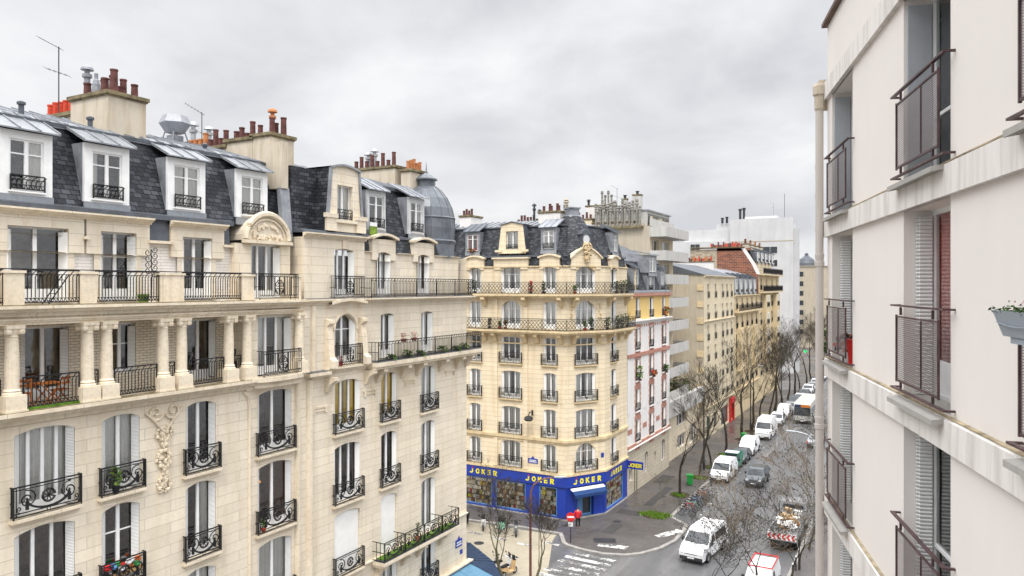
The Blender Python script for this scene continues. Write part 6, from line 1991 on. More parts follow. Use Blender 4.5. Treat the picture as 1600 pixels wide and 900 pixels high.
# rainwater pipes at the corner
b = MB()
b.lathe([(0.078, 0), (0.078, 24.2)], 0, 0, 12)
for z in (2.5, 7.5, 12.5, 17.6, 20.9):
    b.lathe([(0.078, z), (0.095, z + 0.01), (0.095, z + 0.1), (0.078, z + 0.11), (0.09, z + 0.2), (0.09, z + 0.25), (0.078, z + 0.26)], 0, 0, 12, cap=False)
b.build('rainwater_pipe', M['pipe_paint'], RB, (-0.02, -0.15, 0))
b = MB(); b.lathe([(0.08, 23.3), (0.1, 23.35), (0.1, 23.6), (0.13, 23.63), (0.13, 23.8), (0.1, 23.85)], 0, 0, 12); b.box(-0.22, -0.05, 0.0, 0.22, 23.35, 23.95)
b.build('rainwater_hopper', M['chimney'], RB, (-0.02, -0.15, 0.75))
b = MB(); b.lathe([(0.055, 0), (0.055, 23.0)], 0, 0, 10)
for z in (10.3, 12.9, 15.2, 17.8, 20.2, 21.6, 22.3, 22.9):
    b.lathe([(0.055, z), (0.08, z + 0.02), (0.08, z + 0.12), (0.055, z + 0.14)], 0, 0, 10, cap=False)
b.build('rainwater_pipe', M['chimney'], RB, (-0.36, -0.1, 0))
def rb_pt(x, y, z):
    c_, s_ = math.cos(RB_ROT), math.sin(RB_ROT)
    return (RBX + x * c_ - y * s_, RBY + x * s_ + y * c_, z)

# planter hung on a window guard at the right edge
zb = bands[1] - 2.777 + 0.36
t = thing('flower_box', 'blue-grey plastic flower box hung on a window guard of the rendered block', 'planter', rb_pt(9.72, -0.28, zb + 1.04), RB_ROT)
b = MB()
p0 = [(-0.42, -0.1), (0.42, -0.1), (0.42, 0.1), (-0.42, 0.1)]; p1 = [(-0.52, -0.16), (0.52, -0.16), (0.52, 0.14), (-0.52, 0.14)]
b.add([(x, y, 0.0) for x, y in p0] + [(x, y, 0.27) for x, y in p1] + [(x * 0.96, y * 0.9, 0.27) for x, y in p1] + [(x * 0.96, y * 0.9, 0.22) for x, y in p1],
      [(3, 2, 1, 0)] + [(i, (i + 1) % 4, 4 + (i + 1) % 4, 4 + i) for i in range(4)] + [(4 + i, 4 + (i + 1) % 4, 8 + (i + 1) % 4, 8 + i) for i in range(4)] + [(8 + i, 8 + (i + 1) % 4, 12 + (i + 1) % 4, 12 + i) for i in range(4)])
b.box(-0.3, 0.35, -0.08, 0.08, -0.07, -0.001)
b.tube([(-0.47, -0.14, 0.15), (-0.25, -0.145, 0.12), (0, -0.145, 0.11), (0.25, -0.145, 0.13), (0.47, -0.14, 0.17)], 0.008)
b.build('trough', M['plastic_grey'], t)
MB().quad((-0.49, -0.14, 0.23), (0.49, -0.14, 0.23), (0.49, 0.12, 0.23), (-0.49, 0.12, 0.23)).build('soil', M['earth'], t)
rg = random.Random(2); b = MB()
for i in range(260):
    x = rg.uniform(-0.58, 0.55); b.leaf((x, rg.uniform(-.17, .14), 0.25 + abs(rg.gauss(0, 0.04))), 0.022, rg, 0)
for i in range(50):
    b.leaf((rg.uniform(-0.3, 0.5), rg.uniform(-.1, .1), 0.32 + rg.uniform(0, 0.09)), 0.013, rg, 1 if rg.random() < .6 else 2)
b.build('plants', [M['leaf'], M['flower_w'], M['curtain_r']], t)
t.scale = (0.8, 0.8, 0.74)
# small things behind the guards
zb1 = bands[1] - 2.777 + 0.36
t = thing('plastic_bin', 'bright red plastic bin on the sill behind a window guard of the rendered block', 'bin', rb_pt(1.95, 0.1, zb1 + 0.04), RB_ROT)
MB().lathe([(0.1, 0), (0.13, 0.42), (0.14, 0.43), (0.14, 0.45), (0.12, 0.45)], n=12).build('bucket', M['red'], t)
leafy('potted_plant', 'dry potted plant with folded leaves on the sill beside the red bin', 'plant', rb_pt(1.35, 0.08, zb1 + 0.22), 0.2, 0.12, 0.35, 60, 0.07, ['twig', 'curtain_r'], (0.12, 0.18, 'white'), seed=4)
leafy('potted_plant', 'small green plant peeping out beyond the rainwater pipe high on the rendered block', 'plant', rb_pt(-0.45, 0.35, 21.25), 0.14, 0.14, 0.3, 50, 0.05, ['leaf_l', 'leaf'], None, seed=6)

# ================================================================== ground, roads, pavements
structure(MB().box(-400, 400, -150, 900, -0.6, 0.0).build('ground', M['asphalt']))
def sheet(name, poly, z, mat):
    b = MB(); b.add([(x, y, z) for x, y in poly], [tuple(range(len(poly)))])
    return structure(b.build(name, M[mat]))
def pavement(name, poly, kerb_pts, mat='pavement', h=0.13):
    """raised pavement with a granite kerb along kerb_pts (walked with the pavement on the left)"""
    b = MB(); b.prism(poly, 0.002, h, bottom=False); structure(b.build(name, M[mat]))
    k = MB()
    n = len(kerb_pts)
    inn = offset_line(kerb_pts, -0.3); out = offset_line(kerb_pts, 0.012)
    for i in range(n - 1):
        (ax, ay), (bx, by) = out[i], out[i + 1]; (cx, cy_), (dx, dy) = inn[i + 1], inn[i]
        k.add([(ax, ay, 0.003), (bx, by, 0.003), (bx, by, h + 0.012), (ax, ay, h + 0.012), (cx, cy_, h + 0.012), (dx, dy, h + 0.012)], [(0, 1, 2, 3), (3, 2, 4, 5)])
    structure(k.build('kerb', M['kerb']))
nose = [(-60, 54.2), (-34, 54.4), (-30, 54.9), (-25.7, 55.0), (-24.6, 53.2), (-24.1, 52.85), (-22.8, 52.5), (-20.9, 52.4), (-19.2, 53.0), (-18.2, 54.0), (-17.3, 55.8), (-16.75, 58.0), (-16.8, 60.8), (-17.0, 62.3), (-18.8, 63.9), (-18.85, 300.0)]
pavement('pavement', nose + [(-60, 300)], nose)
lp = [(-18.85, -60), (-18.85, 39.0), (-19.6, 41.6), (-21.5, 43.6), (-24.2, 44.2), (-60, 44.2)]
pavement('pavement', lp + [(-60, -60)], lp)
rp = [(-7.9, 300), (-7.9, -60)]
pavement('pavement', [(-7.9, -60), (40, -60), (40, 300), (-7.9, 300)], rp)
sheet('cross_street', [(-60, 44.25), (-24.0, 44.3), (-21.6, 43.9), (-25.6, 53.5), (-25.9, 54.9), (-34, 54.35), (-60, 54.15)], 0.004, 'tan_road')
# painted markings
def stripe(name, x0, y0, x1, y1, w, z=0.008):
    d = Vector((x1 - x0, y1 - y0)).normalized(); n = Vector((-d.y, d.x)) * w / 2
    return [(x0 - n.x, y0 - n.y, z), (x1 - n.x, y1 - n.y, z), (x1 + n.x, y1 + n.y, z), (x0 + n.x, y0 + n.y, z)]
b = MB()
for i in range(8):
    y = 45.0 + i * 0.98
    b.add(stripe('', -23.9 + 0.1 * i, y + 0.05, -19.6, y - 0.1, 0.5), [(0, 1, 2, 3)])
structure(b.build('zebra_crossing', M['road_paint']))
b = MB()
for i in range(24):
    y = 64.5 + i * 5.2
    b.add(stripe('', -16.85, y, -16.85, y + 0.5, 0.12), [(0, 1, 2, 3)]); b.add(stripe('', -16.85, y + 2.5, -16.85, y + 3.0, 0.12), [(0, 1, 2, 3)])
    b.add(stripe('', -16.85, y + 1.3, -16.85, y + 1.8, 0.12), [(0, 1, 2, 3)])
    b.add(stripe('', -17.2, y, -16.5, y, 0.12, 0.012), [(0, 1, 2, 3)])
for y0 in (73.4, 75.0):
    b.add(stripe('', -18.7, y0, -16.9, y0, 0.12, 0.012), [(0, 1, 2, 3)])
b.add(stripe('', -18.3, 75.5, -17.3, 75.5, 0.7, 0.014), [(0, 1, 2, 3)])
for x, y in ((-35, 52.3), (-32.6, 52.1), (-30.2, 51.9), (-27.8, 51.7), (-34, 49.2), (-31, 49.0), (-27.5, 48.9), (-26, 52.9)):
    b.add(stripe('', x, y, x + 1.3, y - 0.05, 0.35), [(0, 1, 2, 3)])
structure(b.build('parking_marking', M['road_paint']))
b = MB()
b.add(stripe('', -21.9, 54.1, -19.6, 54.5, 0.75, 0.148), [(0, 1, 2, 3)]); b.add(stripe('', -18.35, 58.1, -17.15, 60.6, 0.8, 0.148), [(0, 1, 2, 3)])
structure(b.build('tactile_paving', M['road_paint']))
b = MB(); b.add(stripe('', -22.6, 54.9, -21.0, 55.6, 1.0, 0.147), [(0, 1, 2, 3)])
structure(b.build('pavement_hatch', M['metal_d']))
# tree pits
def pit(x, y, r, seed):
    t = MB().lathe([(r, 0.134), (r, 0.15), (r * 0.9, 0.16), (0.05, 0.17)], n=14, cap=False).build('tree_pit', M['earth'], None, (x, y, 0)); structure(t)
def grass_patch(x, y, rx, ry, n, seed):
    rg = random.Random(seed); b = MB()
    cl = [(rx * math.sqrt(rg.random()) * math.cos(q), ry * math.sqrt(rg.random()) * math.sin(q)) for q in [rg.uniform(0, 2 * PI) for _ in range(7)]]
    for i in range(n):
        cx, cy_ = rg.choice(cl)
        px, py = cx + rg.gauss(0, rx * 0.24), cy_ + rg.gauss(0, ry * 0.24); h = rg.uniform(0.08, 0.3); d = rg.uniform(0, PI)
        ux, uy = 0.05 * math.cos(d), 0.05 * math.sin(d)
        b.add([(px - ux, py - uy, 0), (px + ux, py + uy, 0), (px + rg.uniform(-.1, .1), py + rg.uniform(-.1, .1), h)], [(0, 1, 2)], 0 if rg.random() < .7 else 1)
    o = b.build('grass', [M['grass'], M['leaf_l']], None, (x, y, 0.15)); o['kind'] = 'stuff'; o['category'] = 'grass'; o['label'] = 'tufts of bright green grass round the foot of a street tree'
M['metal_d2'] = ground_mat('fresh_asphalt', (0.04, 0.038, 0.037), (0.062, 0.058, 0.056), 0.3)
# ================================================================== trees (bare in winter)
ORD = ['first', 'second', 'third', 'fourth', 'fifth', 'sixth', 'seventh', 'eighth', 'ninth', 'tenth', 'eleventh', 'twelfth', 'thirteenth', 'fourteenth']
def tree_meshes(seed, H, r0, fork, spread=0.55, levels=5, kids=3, mats=('bark', 'twig'), balls=0, lean=0.0, up=0.35, shrink=(0.52, 0.8), rmin=0.0095):
    rg = random.Random(seed)
    tb, cb_ = MB(), MB()
    def branch(p, d, L, r, lev):
        b = tb if lev <= 1 else cb_
        n = 4 if lev < 3 else 2
        pts, rad = [Vector(p)], [r]
        dd = Vector(d)
        for i in range(n):
            dd = (dd + Vector((rg.uniform(-1, 1), rg.uniform(-1, 1), rg.uniform(-0.6, 1.0) * up + 0.08)) * 0.2).normalized()
            pts.append(pts[-1] + dd * L / n); rad.append(r * (1 - 0.42 * (i + 1) / n))
        b.tube([tuple(q) for q in pts], rad, n=7 if lev == 0 else (5 if lev < 3 else 3), cap=lev == 0)
        if lev >= levels:
            if balls and rg.random() < balls:
                e = pts[-1]; cb_.ball((e.x, e.y, e.z - 0.06), rg.uniform(0.035, 0.06), 5, 3, 1)
            return
        k = kids if lev > 0 else rg.choice((2, 3))
        for j in range(k + (1 if lev in (2, 3) else 0)):
            t = 1.0 if j < 2 else rg.uniform(0.35, 0.9)
            idx = min(n - 1, int(t * n)); f = t * n - idx
            q = pts[idx].lerp(pts[idx + 1], f) if idx < n else pts[-1]
            rr = rad[min(n, idx + 1)] * (0.85 if j < 2 else 0.6)
            ax = Vector((rg.uniform(-1, 1), rg.uniform(-1, 1), rg.uniform(-0.3, 0.3)))
            nd = (dd + ax.normalized() * (spread * rg.uniform(0.7, 1.35))).normalized()
            branch(q, nd, L * rg.uniform(*shrink) if lev else H * rg.uniform(0.2, 0.3), max(rmin, rr * 0.8), lev + 1)
    branch((0, 0, 0), (lean, rg.uniform(-.04, .04), 1), fork, r0, 0)
    return tb.mesh('trunk', M[mats[0]]), cb_.mesh('crown', [M[mats[1]], M['metal_d']])

def plant_tree(meshes, loc, label, group=None, rz=0.0, sc=1.0, name='street_tree'):
    t = thing(name, label, 'tree', loc, rz, group)
    t.scale = (sc, sc, sc)
    inst(meshes[0], 'trunk', t); inst(meshes[1], 'crown', t)
    return t
M['twig_b'] = simple('pale_brown_twig', (0.16, 0.125, 0.085), 0.9, 0.15, var=0.5, scale=3)
TA = tree_meshes(3, 9.5, 0.15, 4.6, 0.38, 6, 3, up=0.3)
TB = tree_meshes(8, 10.5, 0.16, 5.2, 0.36, 6, 3, up=0.4)
TC = tree_meshes(15, 11.5, 0.18, 5.4, 0.4, 6, 3, up=0.45)
TN = tree_meshes(22, 8.0, 0.14, 3.0, 0.5, 6, 3, ('bark_g', 'twig'), balls=0.0, up=0.5)
TP = tree_meshes(31, 9.5, 0.10, 2.2, 0.62, 5, 3, ('twig', 'twig_b'), balls=0.5, up=0.55, shrink=(0.62, 0.88), rmin=0.012)
TP2 = tree_meshes(47, 9.0, 0.09, 2.0, 0.66, 5, 3, ('twig', 'twig'), balls=0.5, up=0.55, shrink=(0.62, 0.88), rmin=0.012)
TS = tree_meshes(5, 3.4, 0.035, 1.9, 0.5, 4, 3, ('bark_g', 'bark_g'), up=0.6)
GT = 'bare trees along the left pavement'
rowL = [(70.9, TA, 'bare street tree nearest the toy shop, trunk leaning slightly, grass at its foot'),
        (78.3, TB, 'bare street tree right behind the white panel van bonnet, second in the pavement row'),
        (83.4, TA, 'slim bare street tree beside the green utility truck'),
        (90.4, TB, 'bare street tree beside the small white van on the left pavement'),
        (100.4, TC, 'stout dark bare tree beside the far green wheeled bin'),
        (106.7, TC, 'forked dark bare tree on the pavement past the tall white van')]
for i, (y, T, lab) in enumerate(rowL):
    plant_tree(T, (-20.15, y, 0.13), lab, GT, rz=i * 2.1, sc=(0.92, 1.0, 0.9, 1.0, 1.15, 1.05)[i])
    pit(-20.15, y, 0.95, i)
    if i in (0, 1, 3, 2):
        grass_patch(-20.0, y - 0.45, 0.75, 0.4, 220, i)
k = 0
for y in (113, 119.5, 126, 133, 140, 148, 156, 165, 174, 184, 195, 207, 220, 235):
    plant_tree((TA, TB, TC)[k % 3], (-20.15 + 0.2 * (k % 2), y, 0.13), 'bare dark street tree, %s beyond the forked tree by the tall white van' % ORD[k], 'far bare trees of the pavement row', rz=k * 1.7, sc=0.95 + 0.08 * (k % 3)); k += 1
plant_tree(TS, (-20.3, 63.5, 0.13), 'thin pale sapling in a round bed of bright grass near the kerb', name='sapling')
pit(-20.3, 63.5, 1.15, 9); grass_patch(-20.2, 63.3, 1.15, 0.95, 900, 77)
plant_tree(TN, (-23.9, 42.6, 0.13), 'young multi-stemmed bare tree with greenish bark in front of the shop window', rz=0.6, sc=1.0)
plant_tree(TN, (-22.0, 43.0, 0.13), 'slender young bare tree close to the rusty lamp post', rz=3.4, sc=0.85)
plant_tree(TP, (-8.9, 50.6, 0.0), 'spreading bare tree with dark seed balls at the bottom right corner of the street', rz=0.2, sc=1.0)
plant_tree(TP2, (-7.3, 52.0, 0.13), 'bare tree with seed balls next to the rainwater pipe', rz=1.9, sc=1.02)
plant_tree(TP2, (-11.3, 46.5, 0.13), 'low bare tree with dense twigs in front of the white moving van', rz=4.0, sc=0.75)
plant_tree(TP, (-7.2, 61.0, 0.13), 'bare tree beside the loaded tipper truck', rz=3.0, sc=0.9)
plant_tree(TP, (-7.1, 70.5, 0.13), 'bare tree reaching over the road from the right pavement, past the tipper truck', rz=5.1, sc=1.0)
plant_tree(TP2, (-7.2, 82.0, 0.13), 'farthest bare tree of the right pavement', rz=0.9, sc=1.0)
plant_tree(TP2, (-10.9, 48.3, 0.0), 'twiggy bare tree standing between the white moving van and the red-framed van', rz=2.6, sc=0.85)
plant_tree(TP, (-7.3, 56.3, 0.13), 'bare tree beside the black bollards at the right kerb', rz=1.2, sc=0.9)
# dense evergreen scrub closing the street
for i, (x, y, r_, h) in enumerate(((-19.6, 205, 2.6, 9.5), (-16.5, 222, 3.2, 11.0), (-20.5, 240, 3.0, 12.0))):
    rg = random.Random(40 + i)
    t = thing('evergreen_tree', ('dark evergreen tree at the far end of the pavement row', 'broad evergreen tree closing the view of the street', 'tall evergreen tree in front of the grey-beige domed building')[i], 'tree', (x, y, 0.1), 0)
    MB().tube([(0, 0, 0), (0.1, 0, h * 0.5)], [0.25, 0.12], n=6).build('trunk', M['bark'], t)
    b = MB()
    cl = [(rg.uniform(-.8, .8) * r_, rg.uniform(-.8, .8) * r_, rg.uniform(0.3, 0.95) * h, rg.uniform(0.6, 1.3)) for _ in range(22)]
    for cx, cy_, cz, cr in cl:
        for _ in range(90):
            b.leaf((cx + rg.gauss(0, cr * .6), cy_ + rg.gauss(0, cr * .6), cz + rg.gauss(0, cr * .5)), 0.26, rg, 0 if rg.random() < .75 else 1)
    b.build('crown', [M['leaf'], M['twig']], t)

# ================================================================== vehicles
def wheel_mesh(r, w):
    def mk():
        b = MB(); n = 16
        prof = [(r * 0.62, -w / 2), (r * 0.94, -w / 2), (r, -w * 0.32), (r, w * 0.32), (r * 0.94, w / 2), (r * 0.62, w / 2)]
        b.lathe(prof, n=n, cap=False)
        me = b.mesh('wheel', M['rubber']); me.transform(Matrix.Rotation(PI / 2, 4, 'X')); return me
    def mr():
        b = MB()
        b.lathe([(r * 0.62, -w * 0.42), (r * 0.56, -w * 0.3), (r * 0.15, -w * 0.28), (r * 0.1, -w * 0.4), (0.005, -w * 0.42)], n=12)
        b.lathe([(0.005, w * 0.42), (r * 0.1, w * 0.4), (r * 0.15, w * 0.28), (r * 0.56, w * 0.3), (r * 0.62, w * 0.42)], n=12)
        me = b.mesh('rim', M['metal']); me.transform(Matrix.Rotation(PI / 2, 4, 'X')); return me
    return cached(('wh', r, w), mk), cached(('rim', r, w), mr)

def vehicle(name, label, cat, loc, rz, L, Wd, prof, belt, roofk, screen, sides, paint, rear=None, wheels=((0.85, 0.32), None), group=None, nose=0.9, lamps=True, trim='metal_d', lamp_z=0.72, tail_z=0.85, skirt_h=0.42):
    """side profile (x from nose to tail, z) carried across the width, upper part tapering to the roof"""
    t = thing(name, label, cat, loc, rz, group)
    hw = Wd / 2; zr = max(z for x, z in prof)
    def half(x, z):
        k = 1.0 if z <= belt else 1.0 - (1 - roofk) * (z - belt) / (zr - belt)
        if x < 0.25: k *= nose
        elif x < 0.7: k *= nose + (1 - nose) * (x - 0.25) / 0.45
        elif x > L - 0.15: k *= 0.96
        return hw * k
    # refine the profile so the taper and the belt line have vertices
    P_ = []
    for i, (x, z) in enumerate(prof):
        P_.append((x, z))
        x2, z2 = prof[(i + 1) % len(prof)]
        if (z - belt) * (z2 - belt) < 0:
            f = (belt - z) / (z2 - z); P_.append((x + (x2 - x) * f, belt))
    b = MB(); n = len(P_)
    lo = [i for i in range(n) if P_[i][1] <= belt + 1e-6]; hi = [i for i in range(n) if P_[i][1] >= belt - 1e-6]
    vs = [(x, -half(x, z), z) for x, z in P_] + [(x, half(x, z), z) for x, z in P_]
    f = [(i, (i + 1) % n, n + (i + 1) % n, n + i) for i in range(n)]
    for idx in (lo, hi):
        if len(idx) > 2:
            f.append(tuple(idx)); f.append(tuple(n + i for i in reversed(idx)))
    b.add(vs, f)
    body = b.build('body', M[paint], t)
    mod = body.modifiers.new('bevel', 'BEVEL'); mod.width = 0.06; mod.segments = 2; mod.limit_method = 'ANGLE'; mod.angle_limit = R(28)
    def across(nm, a, c, mat, m=0.08, inset=0.06, off=0.012, par=t):
        (xa, za), (xc, zc) = a, c
        d = Vector((xc - xa, 0, zc - za)); nn = Vector((-d.z, 0, d.x)).normalized()
        if nn.z < 0 and abs(nn.x) < 0.5: nn = -nn
        xa2, za2 = xa + d.x * inset, za + d.z * inset; xc2, zc2 = xc - d.x * inset, zc - d.z * inset
        ha, hc = half(max(xa2, 0.7), za2) - m, half(max(xc2, 0.7), zc2) - m
        o = nn * off
        return MB().quad((xa2 + o.x, -ha, za2 + o.z), (xa2 + o.x, ha, za2 + o.z), (xc2 + o.x, hc, zc2 + o.z), (xc2 + o.x, -hc, zc2 + o.z)).build(nm, M[mat], par)
    if screen: across('windscreen', screen[0], screen[1], 'auto_glass')
    if rear: across('rear_window', rear[0], rear[1], 'auto_glass', 0.12)
    for poly in sides:
        for s in (-1, 1):
            MB().add([(x, s * (half(max(x, 0.8), z) + 0.012), z) for x, z in (poly if s < 0 else poly[::-1])], [tuple(range(len(poly)))]).build('side_window', M['auto_glass'], t)
    (wx, wr), w2 = wheels
    for x in (wx, w2 if w2 else L - wx):
        for s in (-1, 1):
            wm, rm_ = wheel_mesh(wr, 0.22)
            w_ = inst(wm, 'wheel', t, (x, s * (hw - 0.1), wr)); inst(rm_, 'rim', w_)
            arch = MB().tube(arc(x, wr, wr + 0.07, 5, 175, 10, y=s * (hw + 0.004)), 0.03, n=4).build('wheel_arch', M[trim], t)
    b = MB().box(-0.03, 0.1, -hw * nose + 0.02, hw * nose - 0.02, 0.3, skirt_h + 0.12)
    b.build('front_bumper', M[trim], t)
    MB().box(L - 0.08, L + 0.03, -hw + 0.05, hw - 0.05, 0.3, 0.56).build('rear_bumper', M[trim], t)
    if lamps:
        for s in (-1, 1):
            MB().box(-0.015, 0.12, *sorted((s * (hw * nose - 0.34), s * (hw * nose - 0.04))), lamp_z - 0.07, lamp_z + 0.08).build('headlight', M['lamp_glass'], t)
            MB().box(L - 0.06, L + 0.02, *sorted((s * (hw - 0.2), s * (hw - 0.05))), tail_z - 0.14, tail_z + 0.16).build('tail_lamp', M['tail'], t)
            MB().box(screen[0][0] + 0.22, screen[0][0] + 0.36, *sorted((s * (hw + 0.02), s * (hw + 0.2))), screen[0][1] + 0.02, screen[0][1] + 0.26).build('wing_mirror', M[trim], t)
        MB().box(-0.02, 0.02, -hw * 0.5, hw * 0.5, lamp_z - 0.02, lamp_z + 0.03).build('grille', M[trim], t)
        for x in (-0.045, L + 0.035):
            MB().box(x - 0.005, x + 0.005, -0.26, 0.26, 0.42, 0.52).build('number_plate', M['white'], t)
    return t
VAN = [(0.0, 0.3), (-0.02, 0.62), (0.06, 0.86), (0.3, 1.0), (0.95, 1.14), (1.72, 1.8), (2.05, 1.93), (3.4, 1.95), (4.75, 1.9), (4.95, 1.7), (5.0, 0.9), (5.0, 0.3)]
BIGVAN = [(0.0, 0.32), (-0.02, 0.75), (0.08, 1.0), (0.25, 1.12), (0.85, 1.35), (1.5, 2.2), (1.85, 2.5), (2.3, 2.6), (5.8, 2.55), (5.97, 2.3), (6.0, 0.9), (6.0, 0.32)]
HATCH = [(0.0, 0.3), (-0.02, 0.55), (0.12, 0.74), (1.05, 0.92), (1.75, 1.38), (2.1, 1.46), (3.0, 1.45), (3.6, 1.2), (3.85, 0.95), (3.9, 0.6), (3.88, 0.3)]
SUV = [(0.0, 0.34), (-0.02, 0.66), (0.1, 0.9), (1.05, 1.05), (1.75, 1.58), (2.2, 1.66), (3.7, 1.62), (4.2, 1.25), (4.35, 1.0), (4.38, 0.5), (4.36, 0.34)]
SALOON = [(0.0, 0.28), (-0.02, 0.52), (0.12, 0.7), (1.2, 0.88), (1.95, 1.36), (2.3, 1.42), (3.1, 1.4), (3.75, 1.0), (4.4, 0.95), (4.5, 0.8), (4.48, 0.28)]
WX = -17.92
def van(label, y, paint='car_w', x=WX, prof=VAN, L=5.0, W_=1.92, group=None, rz=PI / 2, name='parked_van'):
    return vehicle(name, label, 'van', (x, y, 0.006), rz, L, W_, prof, 1.1, 0.86, ((0.95, 1.14), (1.72, 1.8)), [[(1.35, 1.18), (2.25, 1.18), (2.25, 1.66), (1.8, 1.66)]], paint, None, ((0.92, 0.33), 3.95), group)
GP = 'vehicles parked along the left kerb'
van('white panel van parked first in line by the bicycle stand', 77.3, group=GP)
# green council utility truck
t = vehicle('utility_truck', 'small green utility truck with white roof parked behind the first white van', 'truck', (WX, 82.9, 0.006), PI / 2, 3.3, 1.5,
            [(0.0, 0.4), (0.0, 0.9), (0.3, 1.15), (0.55, 1.85), (0.8, 1.95), (1.5, 1.95), (1.55, 1.0), (3.25, 1.0), (3.3, 0.5), (3.25, 0.4)], 1.0, 0.92, ((0.3, 1.15), (0.55, 1.85)), [[(0.65, 1.2), (1.35, 1.2), (1.35, 1.75), (0.75, 1.75)]], 'car_gr', None, ((0.6, 0.28), 2.6), GP, nose=0.97)
MB().box(0.45, 1.6, -0.72, 0.72, 1.96, 2.02).build('roof_panel', M['white'], t)
b = MB()
for y0, y1 in ((-0.74, -0.7), (0.7, 0.74)):
    b.box(1.62, 3.3, y0, y1, 1.0, 1.75)
b.box(3.26, 3.3, -0.7, 0.7, 1.0, 1.7).box(1.62, 1.66, -0.7, 0.7, 1.0, 1.8)
b.build('load_bed', M['car_gr'], t)
def hatch(label, y, paint, x=WX, group=None, rz=PI / 2, name='parked_car'):
    return vehicle(name, label, 'car', (x, y, 0.006), rz, 3.9, 1.72, HATCH, 0.92, 0.78, ((1.05, 0.92), (1.75, 1.38)), [[(1.5, 0.96), (3.2, 0.96), (3.0, 1.33), (1.85, 1.33)]], paint, ((3.0, 1.45), (3.6, 1.2)), ((0.75, 0.3), 3.15), group, lamp_z=0.66, tail_z=0.8)
def suv(label, y, paint, x=WX, group=None, rz=PI / 2, name='parked_car'):
    return vehicle(name, label, 'car', (x, y, 0.006), rz, 4.38, 1.82, SUV, 1.05, 0.8, ((1.05, 1.05), (1.75, 1.58)), [[(1.55, 1.09), (3.8, 1.09), (3.5, 1.5), (1.9, 1.5)]], paint, ((3.7, 1.62), (4.2, 1.25)), ((0.85, 0.34), 3.5), group, lamp_z=0.78, tail_z=0.95)
def saloon(label, y, paint, x=WX, group=None, rz=PI / 2, name='parked_car'):
    return vehicle(name, label, 'car', (x, y, 0.006), rz, 4.5, 1.76, SALOON, 0.88, 0.76, ((1.2, 0.88), (1.95, 1.36)), [[(1.7, 0.92), (3.4, 0.92), (3.1, 1.28), (2.05, 1.28)]], paint, ((3.1, 1.4), (3.75, 1.0)), ((0.85, 0.31), 3.6), group, lamp_z=0.63, tail_z=0.78)
hatch('dark grey hatchback parked between the green utility truck and a small white van', 86.6, 'car_g', group=GP)
van('small white van parked behind the dark grey hatchback', 91.2, prof=[(x * 0.88, z * 0.95) for x, z in VAN], L=4.4, W_=1.8, group=GP)
t = vehicle('parked_van', 'tall long white van parked in the middle of the row', 'van', (WX + 0.1, 101.6, 0.006), PI / 2, 6.0, 2.05, BIGVAN, 1.35, 0.86, ((0.85, 1.35), (1.5, 2.2)), [[(1.2, 1.4), (2.1, 1.4), (2.1, 1.95), (1.55, 1.95)]], 'car_w', None, ((1.0, 0.36), 4.7), GP, lamp_z=0.9)
suv('white car with black roof bars parked behind the tall van', 112.6, 'car_w', group=GP)
van('white van parked beyond the car with roof bars', 119.0, prof=[(x * 0.92, z) for x, z in VAN], L=4.6, W_=1.85, group=GP)
far = [(126, hatch, 'car_s'), (131.5, suv, 'car_g'), (137, saloon, 'car_w'), (143, hatch, 'car_g'), (148.5, suv, 'car_w'), (154.5, saloon, 'car_s'), (160.5, hatch, 'car_w'), (166, suv, 'car_g'), (172, saloon, 'car_w'), (178.5, hatch, 'car_s'), (184, suv, 'car_w')]
for i, (y, fn, pt) in enumerate(far):
    fn({'car_w': 'white ', 'car_g': 'dark grey ', 'car_s': 'silver '}[pt] + {hatch: 'hatchback', suv: 'estate car', saloon: 'saloon'}[fn] + ' in the far parked line, %s past the last white van' % ORD[i], y, pt, group='cars in the far tail of the parked line')
suv('dark grey car driving in the lane beside the first white van', 77.2, 'car_g', x=-14.4, name='moving_car')
vehicle('moving_van', 'large white van driving past the pavement corner behind the twigs', 'van', (-14.5, 53.9, 0.006), R(84), 5.4, 2.0, [(x * 1.08, z * 1.06) for x, z in VAN], 1.17, 0.86, ((1.026, 1.21), (1.86, 1.91)), [[(1.45, 1.25), (2.4, 1.25), (2.4, 1.78), (1.95, 1.78)], [(2.6, 1.25), (4.9, 1.25), (4.85, 1.78), (2.6, 1.78)]], 'car_w', None, ((0.98, 0.34), 4.3))
saloon('grey car seen from behind with red tail lamps on the right side of the street', 104.0, 'car_s', x=-11.2, rz=-PI / 2, name='moving_car')
# bus
bp = [(0.0, 0.35), (-0.02, 1.1), (0.08, 2.6), (0.25, 2.95), (0.6, 3.02), (11.7, 3.02), (11.95, 2.8), (12.0, 0.9), (12.0, 0.35)]
t = vehicle('bus', 'pale grey city bus coming up the street with a coloured destination panel', 'bus', (-14.7, 116.5, 0.006), PI / 2, 12.0, 2.5, bp, 1.2, 0.96, ((-0.02, 1.15), (0.07, 2.5)), [[(0.8, 1.25), (11.2, 1.25), (11.2, 2.35), (0.8, 2.35)]], 'bus_grey', None, ((2.4, 0.48), 9.0), None, nose=0.98)
MB().box(-0.06, 0.16, -1.05, 0.2, 2.5, 2.85).build('destination_panel', M['wood_o'], t)
MB().box(-0.06, 0.16, 0.22, 1.05, 2.5, 2.85).build('route_panel', M['awning_d'], t)
